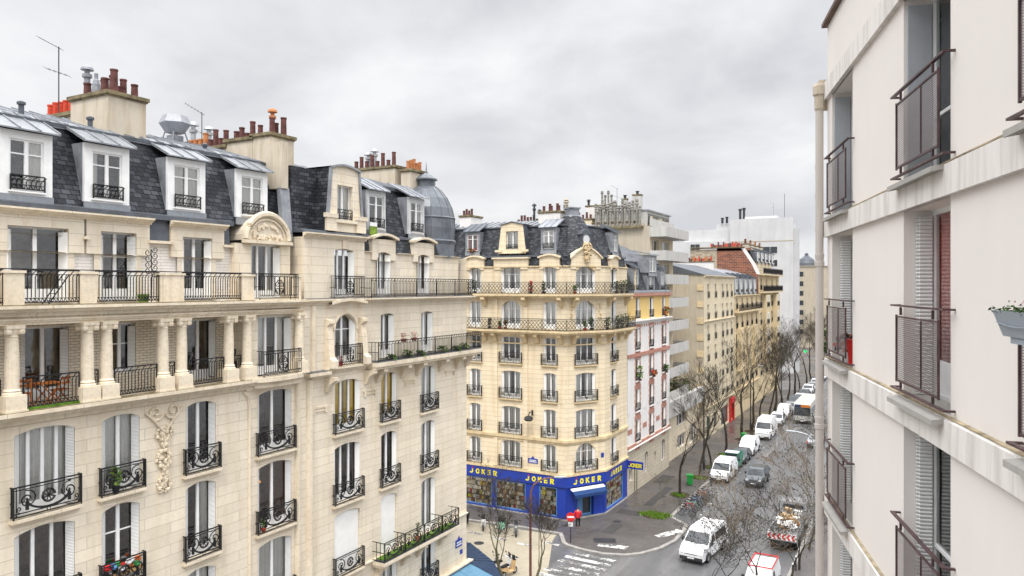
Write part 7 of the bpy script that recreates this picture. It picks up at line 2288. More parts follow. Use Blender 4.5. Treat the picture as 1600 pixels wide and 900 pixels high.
# loaded tipper truck
t = thing('tipper_truck', 'tipper truck loaded with cardboard and boards, red and white chevrons at its tail', 'truck', (-9.0, 59.7, 0.006), PI / 2)
MB().box(0.0, 8.4, -0.45, 0.45, 0.55, 0.8).build('chassis', M['metal_d'], t)
MB().box(0.0, 5.6, -1.05, 1.05, 0.85, 0.98).box(0.0, 0.06, -1.05, 1.05, 0.981, 1.5).box(5.5, 5.6, -1.05, 1.05, 0.981, 1.9).box(0.061, 5.49, -1.05, -0.99, 0.981, 1.5).box(0.061, 5.49, 0.99, 1.05, 0.981, 1.5).build('load_bed', M['metal'], t)
b = MB()
b.box(-0.05, -0.01, -1.05, 1.05, 0.95, 1.45, 0)
for i in range(6):
    y0 = -1.0 + i * 0.35
    b.add([(-0.056, y0, 0.97), (-0.056, y0 + 0.17, 0.97), (-0.056, y0 + 0.33, 1.2), (-0.056, y0 + 0.17, 1.43), (-0.056, y0, 1.43), (-0.056, y0 + 0.16, 1.2)], [(5, 4, 3), (5, 3, 2), (5, 2, 1), (5, 1, 0)], 1)
b.build('chevron_board', [M['white'], M['red']], t)
MB().add([(6.0, -1.0, 0.5), (8.3, -1.0, 0.5), (8.4, -1.0, 1.2), (8.1, -1.0, 2.2), (6.0, -1.0, 2.3), (6.0, 1.0, 0.5), (8.3, 1.0, 0.5), (8.4, 1.0, 1.2), (8.1, 1.0, 2.2), (6.0, 1.0, 2.3)], [(4, 3, 2, 1, 0), (5, 6, 7, 8, 9), (0, 1, 6, 5), (1, 2, 7, 6), (2, 3, 8, 7), (3, 4, 9, 8), (4, 0, 5, 9)]).build('cab', M['car_s'], t)
MB().box(5.985, 5.999, -0.8, 0.8, 1.4, 2.1).build('rear_window', M['auto_glass'], t)
for x in (1.2, 2.1, 7.2):
    for s in (-1, 1):
        wm, rm_ = wheel_mesh(0.45, 0.28); w_ = inst(wm, 'wheel', t, (x, s * 0.85, 0.45)); inst(rm_, 'rim', w_)
rg = random.Random(3)
for i in range(26):
    m = rg.choice(['cardboard', 'cardboard', 'white', 'wood', 'curtain', 'cardboard', 'curtain', 'wood_o'])
    w, d, h = rg.uniform(0.25, 0.8), rg.uniform(0.25, 0.9), rg.uniform(0.08, 0.45)
    x, y = rg.uniform(0.4, 4.8), rg.uniform(-0.65, 0.65)
    z = 1.0 + 0.42 * (i // 8) + rg.uniform(0, 0.1)
    o = MB().box(-d / 2, d / 2, -w / 2, w / 2, 0, h)
    cat = {'cardboard': 'cardboard box', 'white': 'board', 'wood': 'board', 'curtain': 'sack', 'orange': 'crate', 'wood_o': 'board'}[m]
    o = o.build(cat.replace(' ', '_'), M[m], None, (-9.0 - y, 59.7 + x, z), rg.uniform(0, 3))
    o.rotation_euler = (rg.uniform(-.4, .4), rg.uniform(-.4, .4), rg.uniform(0, 3))
    tag(o, {'cardboard': 'brown cardboard box in the heap on the tipper truck', 'white': 'white board in the heap on the tipper truck', 'wood': 'brown board in the heap on the tipper truck', 'curtain': 'pale sack in the heap on the tipper truck', 'orange': 'orange crate in the heap on the tipper truck', 'wood_o': 'reddish board in the heap on the tipper truck'}[m], cat, {'cardboard': 'cardboard boxes', 'white': 'white boards', 'wood': 'brown boards', 'curtain': 'pale sacks', 'orange': 'orange crates', 'wood_o': 'reddish boards'}[m] + ' on the tipper truck')
t = van('white van with a red frame round its roof parked at the bottom right', 48.9, x=-9.0, prof=[(x * 0.88, z * 0.95) for x, z in VAN], L=4.4, W_=1.8)
b = MB(); b.tube([(1.7, -0.75, 1.92), (4.2, -0.75, 1.92), (4.2, 0.75, 1.92), (1.7, 0.75, 1.92)], 0.05, n=4, closed=True); b.build('roof_rack', M['red'], t)

# ================================================================== bicycles and scooters
def bicycle(frame_mat, label, loc, rz, group):
    t = thing('bicycle', label, 'bicycle', loc, rz, group)
    def wheel():
        b = MB(); b.tube([(0.33 * math.cos(2 * PI * k / 18), 0, 0.33 * math.sin(2 * PI * k / 18)) for k in range(18)], 0.022, n=4, closed=True)
        for k in range(6):
            a = PI * k / 6; b.tube([(-0.32 * math.cos(a), 0, -0.32 * math.sin(a)), (0.32 * math.cos(a), 0, 0.32 * math.sin(a))], 0.005, n=3)
        return b.mesh('wheel', M['rubber'])
    wm = cached('bikewheel', wheel)
    inst(wm, 'wheel', t, (-0.52, 0, 0.35)); inst(wm, 'wheel', t, (0.52, 0, 0.35))
    def fr():
        b = MB()
        for a, c in (((-0.52, 0.35), (-0.12, 0.3)), ((-0.12, 0.3), (-0.25, 0.82)), ((-0.12, 0.3), (0.36, 0.75)), ((-0.22, 0.74), (0.34, 0.8)), ((-0.52, 0.35), (-0.22, 0.74)), ((0.52, 0.35), (0.34, 0.95))):
            b.tube([(a[0], 0, a[1]), (c[0], 0, c[1])], 0.02, n=4)
        return b.mesh('frame', M[frame_mat])
    inst(cached(('bf', frame_mat), fr), 'frame', t)
    inst(cached('bh', lambda: MB().tube([(0.34, 0, 0.93), (0.33, 0, 1.02)], 0.015).tube([(0.22, -0.29, 1.05), (0.35, -0.2, 1.04), (0.35, 0.2, 1.04), (0.22, 0.29, 1.05)], 0.014).mesh('handlebar', M['metal_d'])), 'handlebar', t)
    inst(cached('bs', lambda: MB().prism([(-0.4, -0.08), (-0.3, -0.09), (-0.1, -0.02), (-0.1, 0.02), (-0.3, 0.09), (-0.4, 0.08)], 0.86, 0.92).mesh('saddle', M['rubber'])), 'saddle', t)
    inst(cached('bp', lambda: MB().lathe([(0.09, -0.01), (0.09, 0.01)], n=10).tube([(0, -0.1, 0), (0, 0.1, 0)], 0.012).mesh('crank', M['metal'])), 'crank', t, (-0.12, 0, 0.3))
    t.rotation_euler = (R(5), 0, rz)
    return t
cols = [('car_s', 'silver'), ('iron', 'black'), ('red', 'red'), ('mint', 'mint'), ('iron', 'black'), ('blue_l', 'blue'), ('iron', 'black'), ('car_s', 'silver'), ('orange', 'orange'), ('iron', 'black'), ('white', 'white')]
rg = random.Random(6)
pos_w = ['nearest the pavement corner', 'second from the pavement corner', 'third from the pavement corner', 'fourth from the pavement corner', 'fifth from the pavement corner', 'sixth from the pavement corner', 'seventh from the pavement corner', 'eighth from the pavement corner', 'ninth from the pavement corner', 'last but one before the white van', 'nearest the white van']
for i, (m, c) in enumerate(cols):
    bicycle(m, '%s bicycle at the kerb stand, %s' % (c, pos_w[i]), (-17.9 + rg.uniform(-.12, .12), 64.9 + i * 0.72, 0.006), R(rg.uniform(-22, -4)), 'bicycles at the kerb stand')
    MB_ = None
for i in range(5):
    o = MB().tube([(-0.35, 0, 0), (-0.35, 0, 0.75), (0.35, 0, 0.75), (0.35, 0, 0)], 0.025, n=5).build('bicycle_rack', M['metal'], None, (-17.9, 65.25 + i * 1.44, 0.006))
    tag(o, 'metal hoop of the bicycle stand, %s from the pavement corner' % ORD[i], 'bike rack', 'hoops of the bicycle stand')

def scooter(m, label, loc, rz, group='scooters parked across the side street'):
    t = thing('motor_scooter', label, 'scooter', loc, rz, group)
    wm, rm_ = wheel_mesh(0.24, 0.12)
    for x in (-0.62, 0.62):
        w = inst(wm, 'wheel', t, (x, 0, 0.24)); inst(rm_, 'rim', w)
    b = MB()
    b.add([(-0.95, -0.13, 0.62), (-0.2, -0.17, 0.3), (-0.2, -0.17, 0.68), (-0.9, -0.14, 0.78), (-0.95, 0.13, 0.62), (-0.2, 0.17, 0.3), (-0.2, 0.17, 0.68), (-0.9, 0.14, 0.78)], [(0, 1, 2, 3), (7, 6, 5, 4), (0, 4, 5, 1), (1, 5, 6, 2), (2, 6, 7, 3), (3, 7, 4, 0)])
    b.box(-0.22, 0.36, -0.17, 0.17, 0.26, 0.33)
    b.build('body', M[m], t)
    MB().add([(0.34, -0.2, 0.3), (0.34, 0.2, 0.3), (0.48, 0.17, 0.95), (0.48, -0.17, 0.95), (0.42, -0.2, 0.3), (0.42, 0.2, 0.3), (0.58, 0.14, 0.95), (0.58, -0.14, 0.95)], [(3, 2, 1, 0), (4, 5, 6, 7), (0, 1, 5, 4), (1, 2, 6, 5), (2, 3, 7, 6), (3, 0, 4, 7)]).build('front_shield', M[m], t)
    MB().add([(0.54, -0.16, 0.95), (0.54, 0.16, 0.95), (0.46, 0.15, 1.35), (0.46, -0.15, 1.35)], [(0, 1, 2, 3), (3, 2, 1, 0)][:1]).build('windshield', M['auto_glass'], t)
    MB().prism([(-0.9, -0.13), (-0.15, -0.14), (-0.1, 0), (-0.15, 0.14), (-0.9, 0.13)], 0.78, 0.88).build('seat', M['rubber'], t)
    MB().tube([(0.5, 0, 0.9), (0.48, 0, 1.05)], 0.025).tube([(0.4, -0.33, 1.06), (0.48, -0.1, 1.05), (0.48, 0.1, 1.05), (0.4, 0.33, 1.06)], 0.018).build('handlebar', M['metal_d'], t)
    for s in (-1, 1):
        MB().tube([(0.44, s * 0.26, 1.06), (0.42, s * 0.32, 1.26)], 0.008, n=3).box(0.4, 0.42, *sorted((s * 0.26, s * 0.4)), 1.22, 1.32).build('wing_mirror', M['metal_d'], t)
    MB().tube([(0.62, -0.08, 0.24), (0.5, -0.06, 0.8)], 0.025).tube([(0.62, 0.08, 0.24), (0.5, 0.06, 0.8)], 0.025).build('fork', M['metal'], t)
    MB().lathe([(0.07, 0), (0.08, 0.05), (0.02, 0.08)], n=8).build('headlight', M['lamp_glass'], t, (0.58, 0, 0.75))
    return t
scooter('iron', 'black scooter at the wall end of the side-street row', (-33.7, 53.3, 0.01), R(-70))
scooter('white', 'white and black scooter in the side-street row, left of the mint one', (-32.0, 53.4, 0.01), R(-62))
scooter('mint', 'mint green scooter in the side-street row', (-30.3, 53.5, 0.01), R(-80))
scooter('car_s', 'silver scooter at the right end of the side-street row', (-28.9, 53.4, 0.01), R(-60))
scooter('car_s', 'grey scooter parked near the blue awning', (-26.6, 45.5, 0.01), R(70), 'scooters parked near the awning')
scooter('goods_t', 'tan scooter parked near the blue awning', (-25.2, 45.6, 0.01), R(80), 'scooters parked near the awning')
scooter('white', 'white scooter parked near the blue awning', (-25.9, 46.0, 0.01), R(60), 'scooters parked near the awning')

# ================================================================== street furniture
def wheelie_bin(label, loc, rz):
    t = thing('wheeled_bin', label, 'bin', loc, rz)
    b = MB(); b.add([(-.26, -.24, .08), (.26, -.24, .08), (.26, .26, .08), (-.26, .26, .08), (-.3, -.32, 1.0), (.3, -.32, 1.0), (.3, .36, 1.0), (-.3, .36, 1.0)], [(3, 2, 1, 0), (4, 5, 6, 7), (0, 1, 5, 4), (1, 2, 6, 5), (2, 3, 7, 6), (3, 0, 4, 7)]); b.build('body', M['plastic_g'], t)
    MB().extrude_x([(-.36, 1.003), (.4, 1.003), (.4, 1.05), (.05, 1.1), (-.36, 1.05)], -.33, .33).tube([(-.25, .42, 1.0), (.25, .42, 1.0)], .02).build('lid', M['plastic_g'], t)
    wm, rm_ = wheel_mesh(0.11, 0.06)
    for s in (-1, 1):
        w = inst(wm, 'wheel', t, (s * 0.27, 0.26, 0.11), PI / 2); inst(rm_, 'rim', w)
    return t
wheelie_bin('bright green wheeled bin standing by the leaning street tree', (-20.25, 74.9, 0.135), R(20)); wheelie_bin('green wheeled bin by the far stout tree', (-19.75, 99.4, 0.135), R(10))

def lamp_post(label, loc, rz, h=7.7, arm=2.1, mat='pole_r'):
    t = thing('street_lamp', label, 'street lamp', loc, rz)
    MB().lathe([(0.13, 0), (0.13, 0.9), (0.09, 0.95), (0.075, h - 1.2)], n=10).build('post', M[mat], t)
    p = [(0, 0, h - 1.22), (0.05, 0, h - 0.8), (0.22, 0, h - 0.42), (0.55, 0, h - 0.15), (1.0, 0, h - 0.02), (arm - 0.5, 0, h + 0.06)]
    MB().tube(p, [0.07, 0.065, 0.06, 0.055, 0.05, 0.045], n=7).build('arm', M[mat], t)
    b = MB(); b.lathe([(0.05, -0.45), (0.13, -0.3), (0.17, 0), (0.13, 0.3), (0.02, 0.4)], n=10)
    me = b.mesh('lamp_head', M['metal']); me.transform(Matrix.Diagonal((1, 1, 1, 1)) @ Matrix.Rotation(PI / 2, 4, 'Y')); me.transform(Matrix.Diagonal((1, 1, 0.5, 1)))
    inst(me, 'lamp_head', t, (arm - 0.1, 0, h + 0.06))
    return t
lamp_post('rusty brown street lamp with curved arm in front of the toy shop', (-22.2, 43.05, 0.13), R(35))
lamp_post('street lamp reaching over the road from the right pavement', (-7.5, 67.0, 0.13), R(190), 7.9, 2.0, 'metal')
for i, y in enumerate((82.0, 108.5, 136.0)):
    lamp_post(('dark straight street lamp between the pavement trees behind the first white van', 'dark street lamp on the pavement by the tall white van', 'dark street lamp in the far part of the left pavement')[i], (-20.6, y, 0.13), R(0), 9.0, 1.5, 'metal_d')
t = thing('road_sign', 'round red no-entry sign on a dark pole at the crossing corner', 'road sign', (-24.0, 53.5, 0.13), R(22))
MB().lathe([(0.04, 0), (0.04, 2.35)], n=8).build('pole', M['metal_d'], t)
b = MB().lathe([(0.36, 0), (0.36, 0.02)], n=20); me = b.mesh('sign_disc', M['red']); me.transform(Matrix.Rotation(PI / 2, 4, 'X')); d = inst(me, 'sign_disc', t, (0, -0.04, 2.05))
MB().box(-0.27, 0.27, -0.03, -0.022, -0.07, 0.07).build('white_bar', M['white'], d)
MB().box(-0.18, 0.18, -0.065, -0.045, 1.3, 1.62).build('lower_sign', M['white'], t)
for i, (x, y) in enumerate(((-7.5, 56.0), (-7.5, 57.6), (-7.5, 54.4))):
    t = thing('bollard', 'black bollard with white top, ' + ('between the two others', 'farthest up the kerb', 'nearest the red-framed van')[i], 'bollard', (x, y, 0.13), 0, 'black bollards at the right kerb')
    MB().lathe([(0.06, 0), (0.05, 0.95)], n=8).build('post', M['metal_d'], t); MB().lathe([(0.055, 0.951), (0.06, 1.0), (0.03, 1.07)], n=8).build('top', M['white'], t)
t = thing('pharmacy_cross', 'green lit cross sign high on the far house fronts', 'sign', (-24.3, 187.0, 4.6), 0)
MB().box(1.0, 1.8, -0.1, 0.1, 0.25, 0.55).box(1.25, 1.55, -0.101, 0.101, 0.0, 0.8).build('cross', M['lit_green'], t); MB().box(0, 1.0, -0.03, 0.03, 0.36, 0.42).build('bracket', M['metal_d'], t)

# drain covers and asphalt repairs
for i, (x, y, r_) in enumerate(((-15.2, 60.5, 0.4), (-13.1, 71.0, 0.4), (-12.4, 57.2, 0.38), (-22.6, 60.2, 0.35), (-21.5, 69.5, 0.35), (-30.5, 50.2, 0.4))):
    structure(MB().lathe([(r_, 0.0), (r_, 0.008), (r_ * 0.9, 0.01), (0.01, 0.01)], n=16, cap=False).build('manhole_cover', M['metal_d'], None, (x, y, 0.012 if x > -18.8 or y < 52 else 0.134)))
rg = random.Random(77)
b = MB()
for x, y, w, l in ((-14.6, 65.5, 1.6, 5.0), (-12.2, 76.0, 1.1, 8.0), (-15.6, 90.0, 1.2, 6.0), (-16.0, 49.0, 3.5, 1.1), (-11.0, 48.0, 2.0, 4.0)):
    b.quad((x, y, 0.0085), (x + w, y + 0.1, 0.0085), (x + w + 0.1, y + l, 0.0085), (x + 0.05, y + l, 0.0085))
structure(b.build('asphalt_repair', M['pavement']))
b = MB()
for x, y, w, l in ((-23.6, 62.5, 2.2, 1.3), (-22.2, 66.0, 0.8, 7.0), (-23.9, 74.0, 1.4, 3.5), (-22.8, 57.0, 1.0, 2.6)):
    b.quad((x, y, 0.138), (x + w, y + 0.05, 0.138), (x + w, y + l, 0.138), (x, y + l, 0.138))
structure(b.build('pavement_repair', M['metal_d2']))

# ================================================================== pedestrian in red
def skin_mesh(name, pts, edges, rad, mat, sub=2):
    me = bpy.data.meshes.new(name); me.from_pydata(pts, edges, [])
    o = bpy.data.objects.new(name, me); COL.objects.link(o)
    m = o.modifiers.new('skin', 'SKIN'); m.use_smooth_shade = True
    for v, r in zip(me.skin_vertices[0].data, rad):
        v.radius = (r, r) if not isinstance(r, tuple) else r
    me.skin_vertices[0].data[0].use_root = True
    o.modifiers.new('sub', 'SUBSURF').levels = sub; o.modifiers['sub'].render_levels = sub
    dg = bpy.context.evaluated_depsgraph_get(); dg.update()
    out = bpy.data.meshes.new_from_object(o.evaluated_get(dg))
    bpy.data.objects.remove(o)
    out.materials.clear(); out.materials.append(M[mat])
    return out
pr = thing('person', 'person in a red coat and dark trousers outside the toy shop door', 'person', (-24.9, 57.0, 0.13), R(200))
pts = [(0, 0, 0.95), (0, 0, 1.15), (0, 0.01, 1.38), (0, 0.0, 1.48), (0, -0.01, 1.56), (0, -0.02, 1.68),
       (-0.1, 0, 0.9), (-0.11, -0.08, 0.5), (-0.11, 0.02, 0.08), (-0.11, -0.13, 0.04), (0.1, 0, 0.9), (0.11, 0.12, 0.5), (0.11, 0.24, 0.1), (0.11, 0.1, 0.04),
       (-0.19, 0, 1.4), (-0.26, 0.03, 1.15), (-0.24, -0.12, 0.93), (0.19, 0, 1.4), (0.26, 0.02, 1.15), (0.24, -0.14, 0.93)]
edges = [(0, 1), (1, 2), (2, 3), (3, 4), (4, 5), (0, 6), (6, 7), (7, 8), (8, 9), (0, 10), (10, 11), (11, 12), (12, 13), (2, 14), (14, 15), (15, 16), (2, 17), (17, 18), (18, 19)]
rad = [0.13, 0.12, 0.13, 0.06, 0.08, 0.09, 0.09, 0.065, 0.045, 0.04, 0.09, 0.065, 0.045, 0.04, 0.06, 0.045, 0.035, 0.06, 0.045, 0.035]
inst(skin_mesh('body', pts, edges, rad, 'skin'), 'body', pr)
pts = [(0, 0, 0.8), (0, 0, 1.0), (0, 0, 1.2), (0, 0.01, 1.4), (-0.2, 0, 1.41), (-0.27, 0.03, 1.15), (-0.25, -0.1, 0.97), (0.2, 0, 1.41), (0.27, 0.02, 1.15), (0.25, -0.12, 0.97)]
inst(skin_mesh('coat', pts, [(0, 1), (1, 2), (2, 3), (3, 4), (4, 5), (5, 6), (3, 7), (7, 8), (8, 9)], [0.2, 0.185, 0.175, 0.17, 0.09, 0.075, 0.07, 0.09, 0.075, 0.07], 'red'), 'coat', pr)
pts = [(0, 0, 0.92), (-0.1, 0, 0.85), (-0.11, -0.08, 0.5), (-0.11, 0.02, 0.12), (0.1, 0, 0.85), (0.11, 0.12, 0.5), (0.11, 0.24, 0.14)]
inst(skin_mesh('trousers', pts, [(0, 1), (1, 2), (2, 3), (0, 4), (4, 5), (5, 6)], [0.14, 0.115, 0.085, 0.065, 0.115, 0.085, 0.065], 'rubber'), 'trousers', pr)
inst(skin_mesh('hair', [(0, 0.02, 1.62), (0, 0.02, 1.72), (0, -0.01, 1.76)], [(0, 1), (1, 2)], [0.09, 0.1, 0.07], 'twig'), 'hair', pr)

# ================================================================== café awning at the near corner
wl = [(-24.2, 30.5), (-24.2, 38.36), (-24.6, 38.4), (-25.2, 38.4), (-34, 38.4)]
ol = [(-21.5, 30.5), (-21.4, 38.2), (-23.7, 40.8), (-26.8, 43.0), (-34, 43.0)]
for i in range(4):
    m = 'awning_l' if i == 0 else 'awning_d'
    b = MB()
    def L_(p, z): return (p[1], -(p[0]) + XF, z)
    A0, A1, B0, B1 = L_(wl[i], 3.55), L_(wl[i + 1], 3.55), L_(ol[i], 2.85), L_(ol[i + 1], 2.85)
    C0, C1_ = L_(ol[i], 2.6), L_(ol[i + 1], 2.6)
    n = 6
    up_ = lambda p: (p[0], p[1], p[2] - 0.03)
    b.add([A0, A1, B1, B0, up_(A0), up_(A1), up_(B1), up_(B0)], [(0, 1, 2, 3), (7, 6, 5, 4)])
    b.quad(B0, B1, C1_, C0)
    for k in range(n + 1):
        f = k / n
        pa = tuple(A0[j] + (A1[j] - A0[j]) * f for j in range(3)); pb = tuple(B0[j] + (B1[j] - B0[j]) * f for j in range(3))
        b.tube([(pa[0], pa[1], pa[2] + 0.012), (pb[0], pb[1], pb[2] + 0.012)], 0.018, n=4)
    b.build('awning', M[m], B)
FB = Face(B, 0, 0, 0)
street_plaque(FB, 37.45, 4.75, 0.7, 0.45); b = MB().box(37.6, 37.85, -0.04, -0.001, 4.25, 4.5); b.build('number_plaque', M['blue'], B)

# ================================================================== balcony things
def wp(x, y, z):
    """point on the left-hand buildings: along the street, inward from the wall, height"""
    return (XF - y, x, z)
def folding_chair(label, loc, rz):
    t = thing('folding_chair', label, 'chair', loc, rz, 'orange folding furniture in the loggia')
    MB().box(-.2, .2, -.2, .2, .42, .45).build('seat', M['wood_o'], t)
    b = MB(); b.box(-.2, .2, .2, .225, .62, .7).box(-.2, .2, .2, .225, .76, .86); b.build('backrest', M['wood_o'], t)
    for s in (-1, 1):
        MB().tube([(s * .2, -.22, 0), (s * .2, .21, .88)], .02).tube([(s * .18, .22, 0), (s * .18, -.18, .44)], .02).build('leg', M['wood_o'], t)
    return t
folding_chair('orange wooden folding chair at the left end of the loggia balcony', wp(12.95, 0.45, 16.67), R(60)); folding_chair('orange wooden folding chair by the twin columns of the loggia', wp(14.1, 0.5, 16.67), R(-60))
t = thing('folding_table', 'orange wooden folding table with crossed legs in the loggia', 'table', wp(13.6, 0.35, 16.67), R(90), 'orange folding furniture in the loggia')
MB().box(-.35, .35, -.3, .3, .7, .73).build('tabletop', M['wood_o'], t)
for s in (-1, 1):
    MB().tube([(-.3, s * .25, 0), (.3, s * .25, .7)], .022).tube([(.3, s * .25, 0), (-.3, s * .25, .7)], .022).build('leg', M['wood_o'], t)
o = MB().box(12.66, 14.4, 0.0, 0.16, 16.661, 16.74).build('grass_mat', M['grass'], None, (XF, 0, 0), R(90)); tag(o, 'strip of green artificial grass along the loggia edge', 'mat')
o.data.transform(Matrix.Translation((0, -0.22, 0)))
t = thing('plant_pot', 'bright green plastic plant pot on the attic terrace', 'planter', wp(16.85, 0.15, 19.91), 0)
MB().lathe([(0.16, 0), (0.2, 0.28), (0.21, 0.3), (0.18, 0.3)], n=12).build('pot', M['leaf_l'], t); MB().lathe([(0.17, 0.27), (0.01, 0.28)], n=10).build('soil', M['earth'], t)
t = thing('iron_trellis', 'dark iron trellis of curling stems on the attic terrace', 'trellis', wp(17.1, 0.05, 19.92), R(90)); b = MB()
b.tube([(0, 0, 0), (0.02, 0, 1.0), (-.02, 0, 1.9)], .018, n=5)
rg = random.Random(1)
for i in range(9):
    z = 1.0 + i * 0.11; s = -1 if i % 2 else 1
    b.tube([(s * q[0], 0, z + q[2]) for q in spiral(0.14, 0.02, 0.14, 0.03, 180, 1.2, 9)], .016, n=4)
b.build('stems', M['iron'], t)
t = thing('ladder', 'dark folded stepladder leaning behind the attic terrace railing', 'ladder', wp(13.9, 0.25, 19.92), R(90)); b = MB()
for s in (-.18, .18):
    b.tube([(-.4, s, 0), (.25, s, .95)], .02)
for k in range(4):
    b.tube([(-.3 + k * .15, -.18, .12 + k * .22), (-.3 + k * .15, .18, .12 + k * .22)], .015)
b.build('rails', M['iron'], t)
t = thing('gas_heater', 'black cylindrical object standing between two loggia columns', 'heater', wp(20.85, 0.25, 16.67), 0)
MB().lathe([(0.17, 0), (0.17, 0.75), (0.1, 0.85), (0.1, 1.0), (0.16, 1.05), (0.16, 1.25), (0.02, 1.3)], n=10).build('body', M['rubber'], t)
leafy('potted_plant', 'leafy green plant behind a scrolled window guard below the loggia', 'plant', wp(15.65, -0.1, 13.62), 0.28, 0.12, 0.65, 120, 0.08, ['leaf', 'leaf_l'], (0.13, 0.24, 'rubber'), seed=9)
rg = random.Random(10)
for i in range(14):
    m, nm, lb = rg.choice([('orange', 'toy', 'orange toy'), ('white', 'bag', 'white bag'), ('plastic_g', 'toy', 'green toy'), ('red', 'toy', 'red toy'), ('rubber', 'bag', 'black bag'), ('blue_l', 'bag', 'blue bag')])
    o = MB().lathe([(0.02, 0), (0.1, 0.03), (0.13, 0.1), (0.09, 0.2), (0.03, 0.24)], n=8).build(nm, M[m], None, wp(15.3 + 0.092 * i, -0.08 + 0.05 * (i % 3), 10.62 + 0.3 * (i % 2) * 0.5))
    o.scale = (rg.uniform(0.7, 1.2), rg.uniform(0.7, 1.2), rg.uniform(0.6, 1.1))
    tag(o, lb + ' piled on the cluttered window ledge below the loggia', nm, lb + 's on the cluttered ledge')
MB().box(15.2, 16.62, -0.16, 0.2, 10.5, 10.6).build('ledge_shelf', M['wood'], A)
leafy('potted_plant', 'small green potted plant behind the window guard under the pediment bay', 'plant', wp(22.2, -0.08, 10.3), 0.15, 0.1, 0.4, 60, 0.06, ['leaf_l', 'leaf'], (0.1, 0.18, 'pot_r'), seed=12)
leafy('potted_plant', 'red flowered plant at the foot of the arched window', 'plant', wp(26.9, -0.15, 16.9), 0.12, 0.08, 0.25, 40, 0.05, ['flower_r', 'leaf'], (0.1, 0.2, 'flower_r'), seed=13)
for i, x in enumerate((30.3, 31.7, 32.9, 35.0, 36.4, 37.3)):
    leafy('balcony_plant', 'trailing green balcony plant on the long balcony, ' + ('at its left end', 'second from its left end', 'third from its left end', 'right of the last window', 'second from its right end', 'at its right end')[i], 'plant', wp(x, -0.5, 16.68), 0.4, 0.14, 0.3 + 0.1 * (i % 2), 110, 0.07, ['leaf', 'leaf', 'leaf_l'], None, 'plants on the long balcony', seed=20 + i)
for i, x in enumerate((31.0, 31.9)):
    leafy('window_box', ('flower box hooked on the long balcony railing, with dry stems', 'flower box hooked on the long balcony railing, with reddish flowers')[i], 'planter', wp(x, -0.78, 17.75), 0.3, 0.08, 0.3, 40, 0.035, ['twig', 'flower_r'], (0.16, 0.16, 'pot_b'), 'flower boxes on the railing', seed=30 + i)
o = MB().box(29.6, 36.1, -0.7, -0.1, 6.56, 6.62).build('grass_mat', M['grass'], None, (XF, 0, 0), R(90)); tag(o, 'green artificial grass laid on the scrolled second-floor balcony', 'mat')
leafy('potted_plant', 'small shrub in a terracotta pot on the scrolled second-floor balcony', 'plant', wp(32.6, -0.5, 6.9), 0.15, 0.15, 0.8, 50, 0.06, ['twig', 'leaf'], (0.14, 0.26, 'pot_o'), seed=33)
t = thing('estate_sign', 'small white and green notice board fixed under a slate-roof dormer', 'sign', wp(29.75, 0.45, 23.3), R(90)); MB().box(-.02, .55, -.03, 0, 0.3, .5).build('upper_board', M['white'], t); MB().box(-.02, .55, -.03, 0, -.15, .298).build('lower_board', M['leaf_l'], t)
# plants on the yellow building's balconies
rg = random.Random(50)
for i, (F, x, d, z, r_, h, mm) in enumerate(((F1, -7.4, 0.5, 16.62, 0.2, 0.8, 0), (F1, -6.3, 0.55, 16.62, 0.16, 0.5, 1), (F1, -5.7, 0.55, 16.62, 0.2, 0.6, 2), (F2, 1.6, 0.6, 16.62, 0.2, 0.6, 1), (F2, 2.3, 0.6, 16.62, 0.25, 0.9, 0), (F2, 4.0, 0.6, 16.62, 0.3, 0.9, 0), (F3, 1.6, 0.6, 16.62, 0.3, 1.0, 0), (F3, 2.8, 0.6, 16.62, 0.4, 1.1, 0), (F3, 4.2, 0.6, 16.62, 0.4, 1.1, 0),
        (F1, -9.0, 0.45, 19.82, 0.25, 1.0, 0), (F1, -3.2, 0.45, 19.82, 0.2, 0.9, 3), (F1, -1.9, 0.45, 19.82, 0.22, 0.9, 0), (F2, 0.6, 0.5, 19.82, 0.2, 0.5, 1), (F3, 1.8, 0.45, 19.82, 0.3, 0.9, 0), (F3, 3.2, 0.45, 19.82, 0.4, 1.0, 0), (F3, 4.5, 0.45, 19.82, 0.4, 1.1, 0))):
    p = F.p(x, -d, z)
    lab = ('dark plant', 'low plant in red pot', 'plant in an orange pot', 'red flowering plant')[mm] + ' on the ' + ('lower' if z < 18 else 'upper') + ' lattice balcony, ' + ('left of the side-street bay', 'in the side-street bay', 'beside the red pot', 'left of the arched corner window', 'below the arched corner window', 'right of the arched corner window', 'main street, nearest the corner', 'main street, in the middle', 'main street, at the end',
        'by the red-curtained dormer', 'below the plain zinc dormer', 'nearest the slate dome', 'left of the corner pediment', 'main street, nearest the corner', 'main street, in the middle', 'main street, at the end')[i]
    leafy('potted_plant', lab, 'plant', (p[0] - 26.6, p[1] + 58.3, z + 0.22), r_, r_, h, 90, 0.09, (['leaf', 'twig', 'leaf'], ['leaf', 'leaf_l'], ['wood_o', 'leaf'], ['flower_r', 'red', 'leaf'])[mm], (0.16, 0.22, ('metal_d', 'pot_r', 'pot_o', 'pot_b')[mm]), 'plants on the lattice balconies', seed=60 + i)
p = (-26.6 - 9.75, 58.3 + 0.2, 23.72)
leafy('window_box', 'red and yellow flowers in a box under the red-curtained dormer', 'planter', p, 0.5, 0.1, 0.28, 90, 0.07, ['flower_r', 'leaf_l', 'leaf'], (0.2, 0.14, 'pot_b'), seed=90)
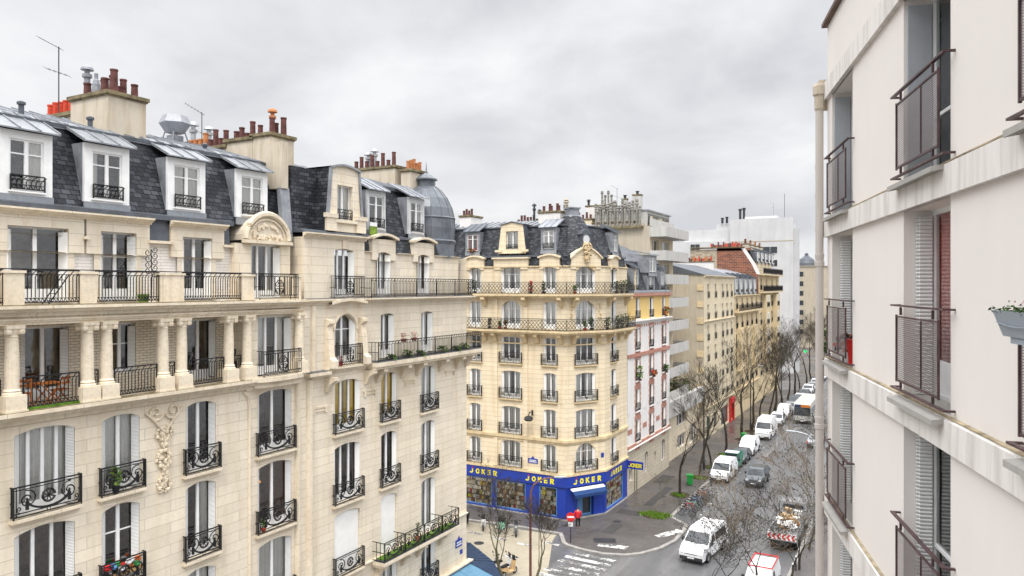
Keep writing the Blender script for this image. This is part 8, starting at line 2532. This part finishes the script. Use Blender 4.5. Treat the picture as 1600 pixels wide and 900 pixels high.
# plants on the brick house and the podium terrace
for i, (x, z, lab, mats_, h) in enumerate(((2.9, 11.2, 'tall palm-like green plant in a window of the pink-brick house', ['leaf_l', 'leaf'], 1.3), (7.4, 11.1, 'orange and red window plant in the middle window of the pink-brick house', ['wood_o', 'flower_r', 'leaf'], 0.6), (11.8, 11.1, 'green window plant near the white balconies', ['leaf'], 0.7), (11.8, 17.35, 'plant with one large orange flower on the ochre top storey', ['leaf', 'leaf', 'orange'], 0.9))):
    leafy('window_plant', lab, 'plant', (XS + 0.3, 67.75 + x, z), 0.35, 0.45, h, 90, 0.13, mats_, (0.18, 0.15, 'pot_b'), seed=100 + i)
for i in range(8):
    leafy('terrace_shrub', 'bushy green shrub on the podium terrace, %s from the pink-brick house' % ORD[i], 'shrub', (XS - 1.3 - 0.4 * (i % 3), 83.0 + i * 1.6, 5.75), 0.9, 0.9, 2.2 + 0.6 * (i % 3), 200, 0.17, ['leaf', 'leaf', 'leaf_l', 'twig'], None, 'shrubs on the podium terrace', seed=120 + i)
# rooftop aerials
def aerial(label, loc, h, rz, n=7):
    t = thing('tv_aerial', label, 'aerial', loc, rz)
    MB().tube([(0, 0, 0), (0, 0, h)], 0.022, n=5).build('mast', M['metal_d'], t)
    b = MB(); b.tube([(-0.75, 0, h + 0.35), (0.1, 0, h - 0.1)], 0.012, n=3)
    for k in range(n):
        f = k / (n - 1); x, z = -0.75 + 0.85 * f, h + 0.35 - 0.45 * f
        b.tube([(x, -0.2, z), (x, 0.2, z)], 0.008, n=3)
    b.build('yagi_rods', M['metal_d'], t)
    b = MB(); b.tube([(-0.5, 0, h - 0.85), (0.4, 0, h - 1.15)], 0.01, n=3)
    for k in range(5):
        x = -0.45 + k * 0.2; b.tube([(x, -0.3, h - 0.87 - 0.066 * k), (x, 0.3, h - 0.87 - 0.066 * k)], 0.007, n=3)
    b.build('lower_rods', M['metal_d'], t)
    return t
aerial('tall thin television aerial beside the red chimney pots at the left', (-29.5, 16.8, 27.3), 2.6, R(35)); aerial('small television aerial behind the middle chimney of the colonnade building', (-31.0, 24.6, 27.2), 1.9, R(60))
aerial('thin television aerial above the flue pipes of the modern block', (-31.0, 82.5, 29.5), 2.6, R(20)); aerial('faint television aerial on the pale high-rise roof', (-30.0, 186.0, 37.4), 3.0, R(10))
# lamp glowing behind a window, its shade seen from outside
t = thing('pendant_lamp', 'glowing orange lampshade hanging behind a window below the pediment bay', 'lamp', wp(22.45, 0.75, 12.05), 0)
MB().lathe([(0.08, 0.22), (0.28, 0.0), (0.26, 0.0), (0.07, 0.2)], n=14).build('lamp_shade', M['lit_orange'], t); MB().tube([(0, 0, 0.2), (0, 0, 0.85)], 0.01, n=4).build('cord', M['rubber'], t)
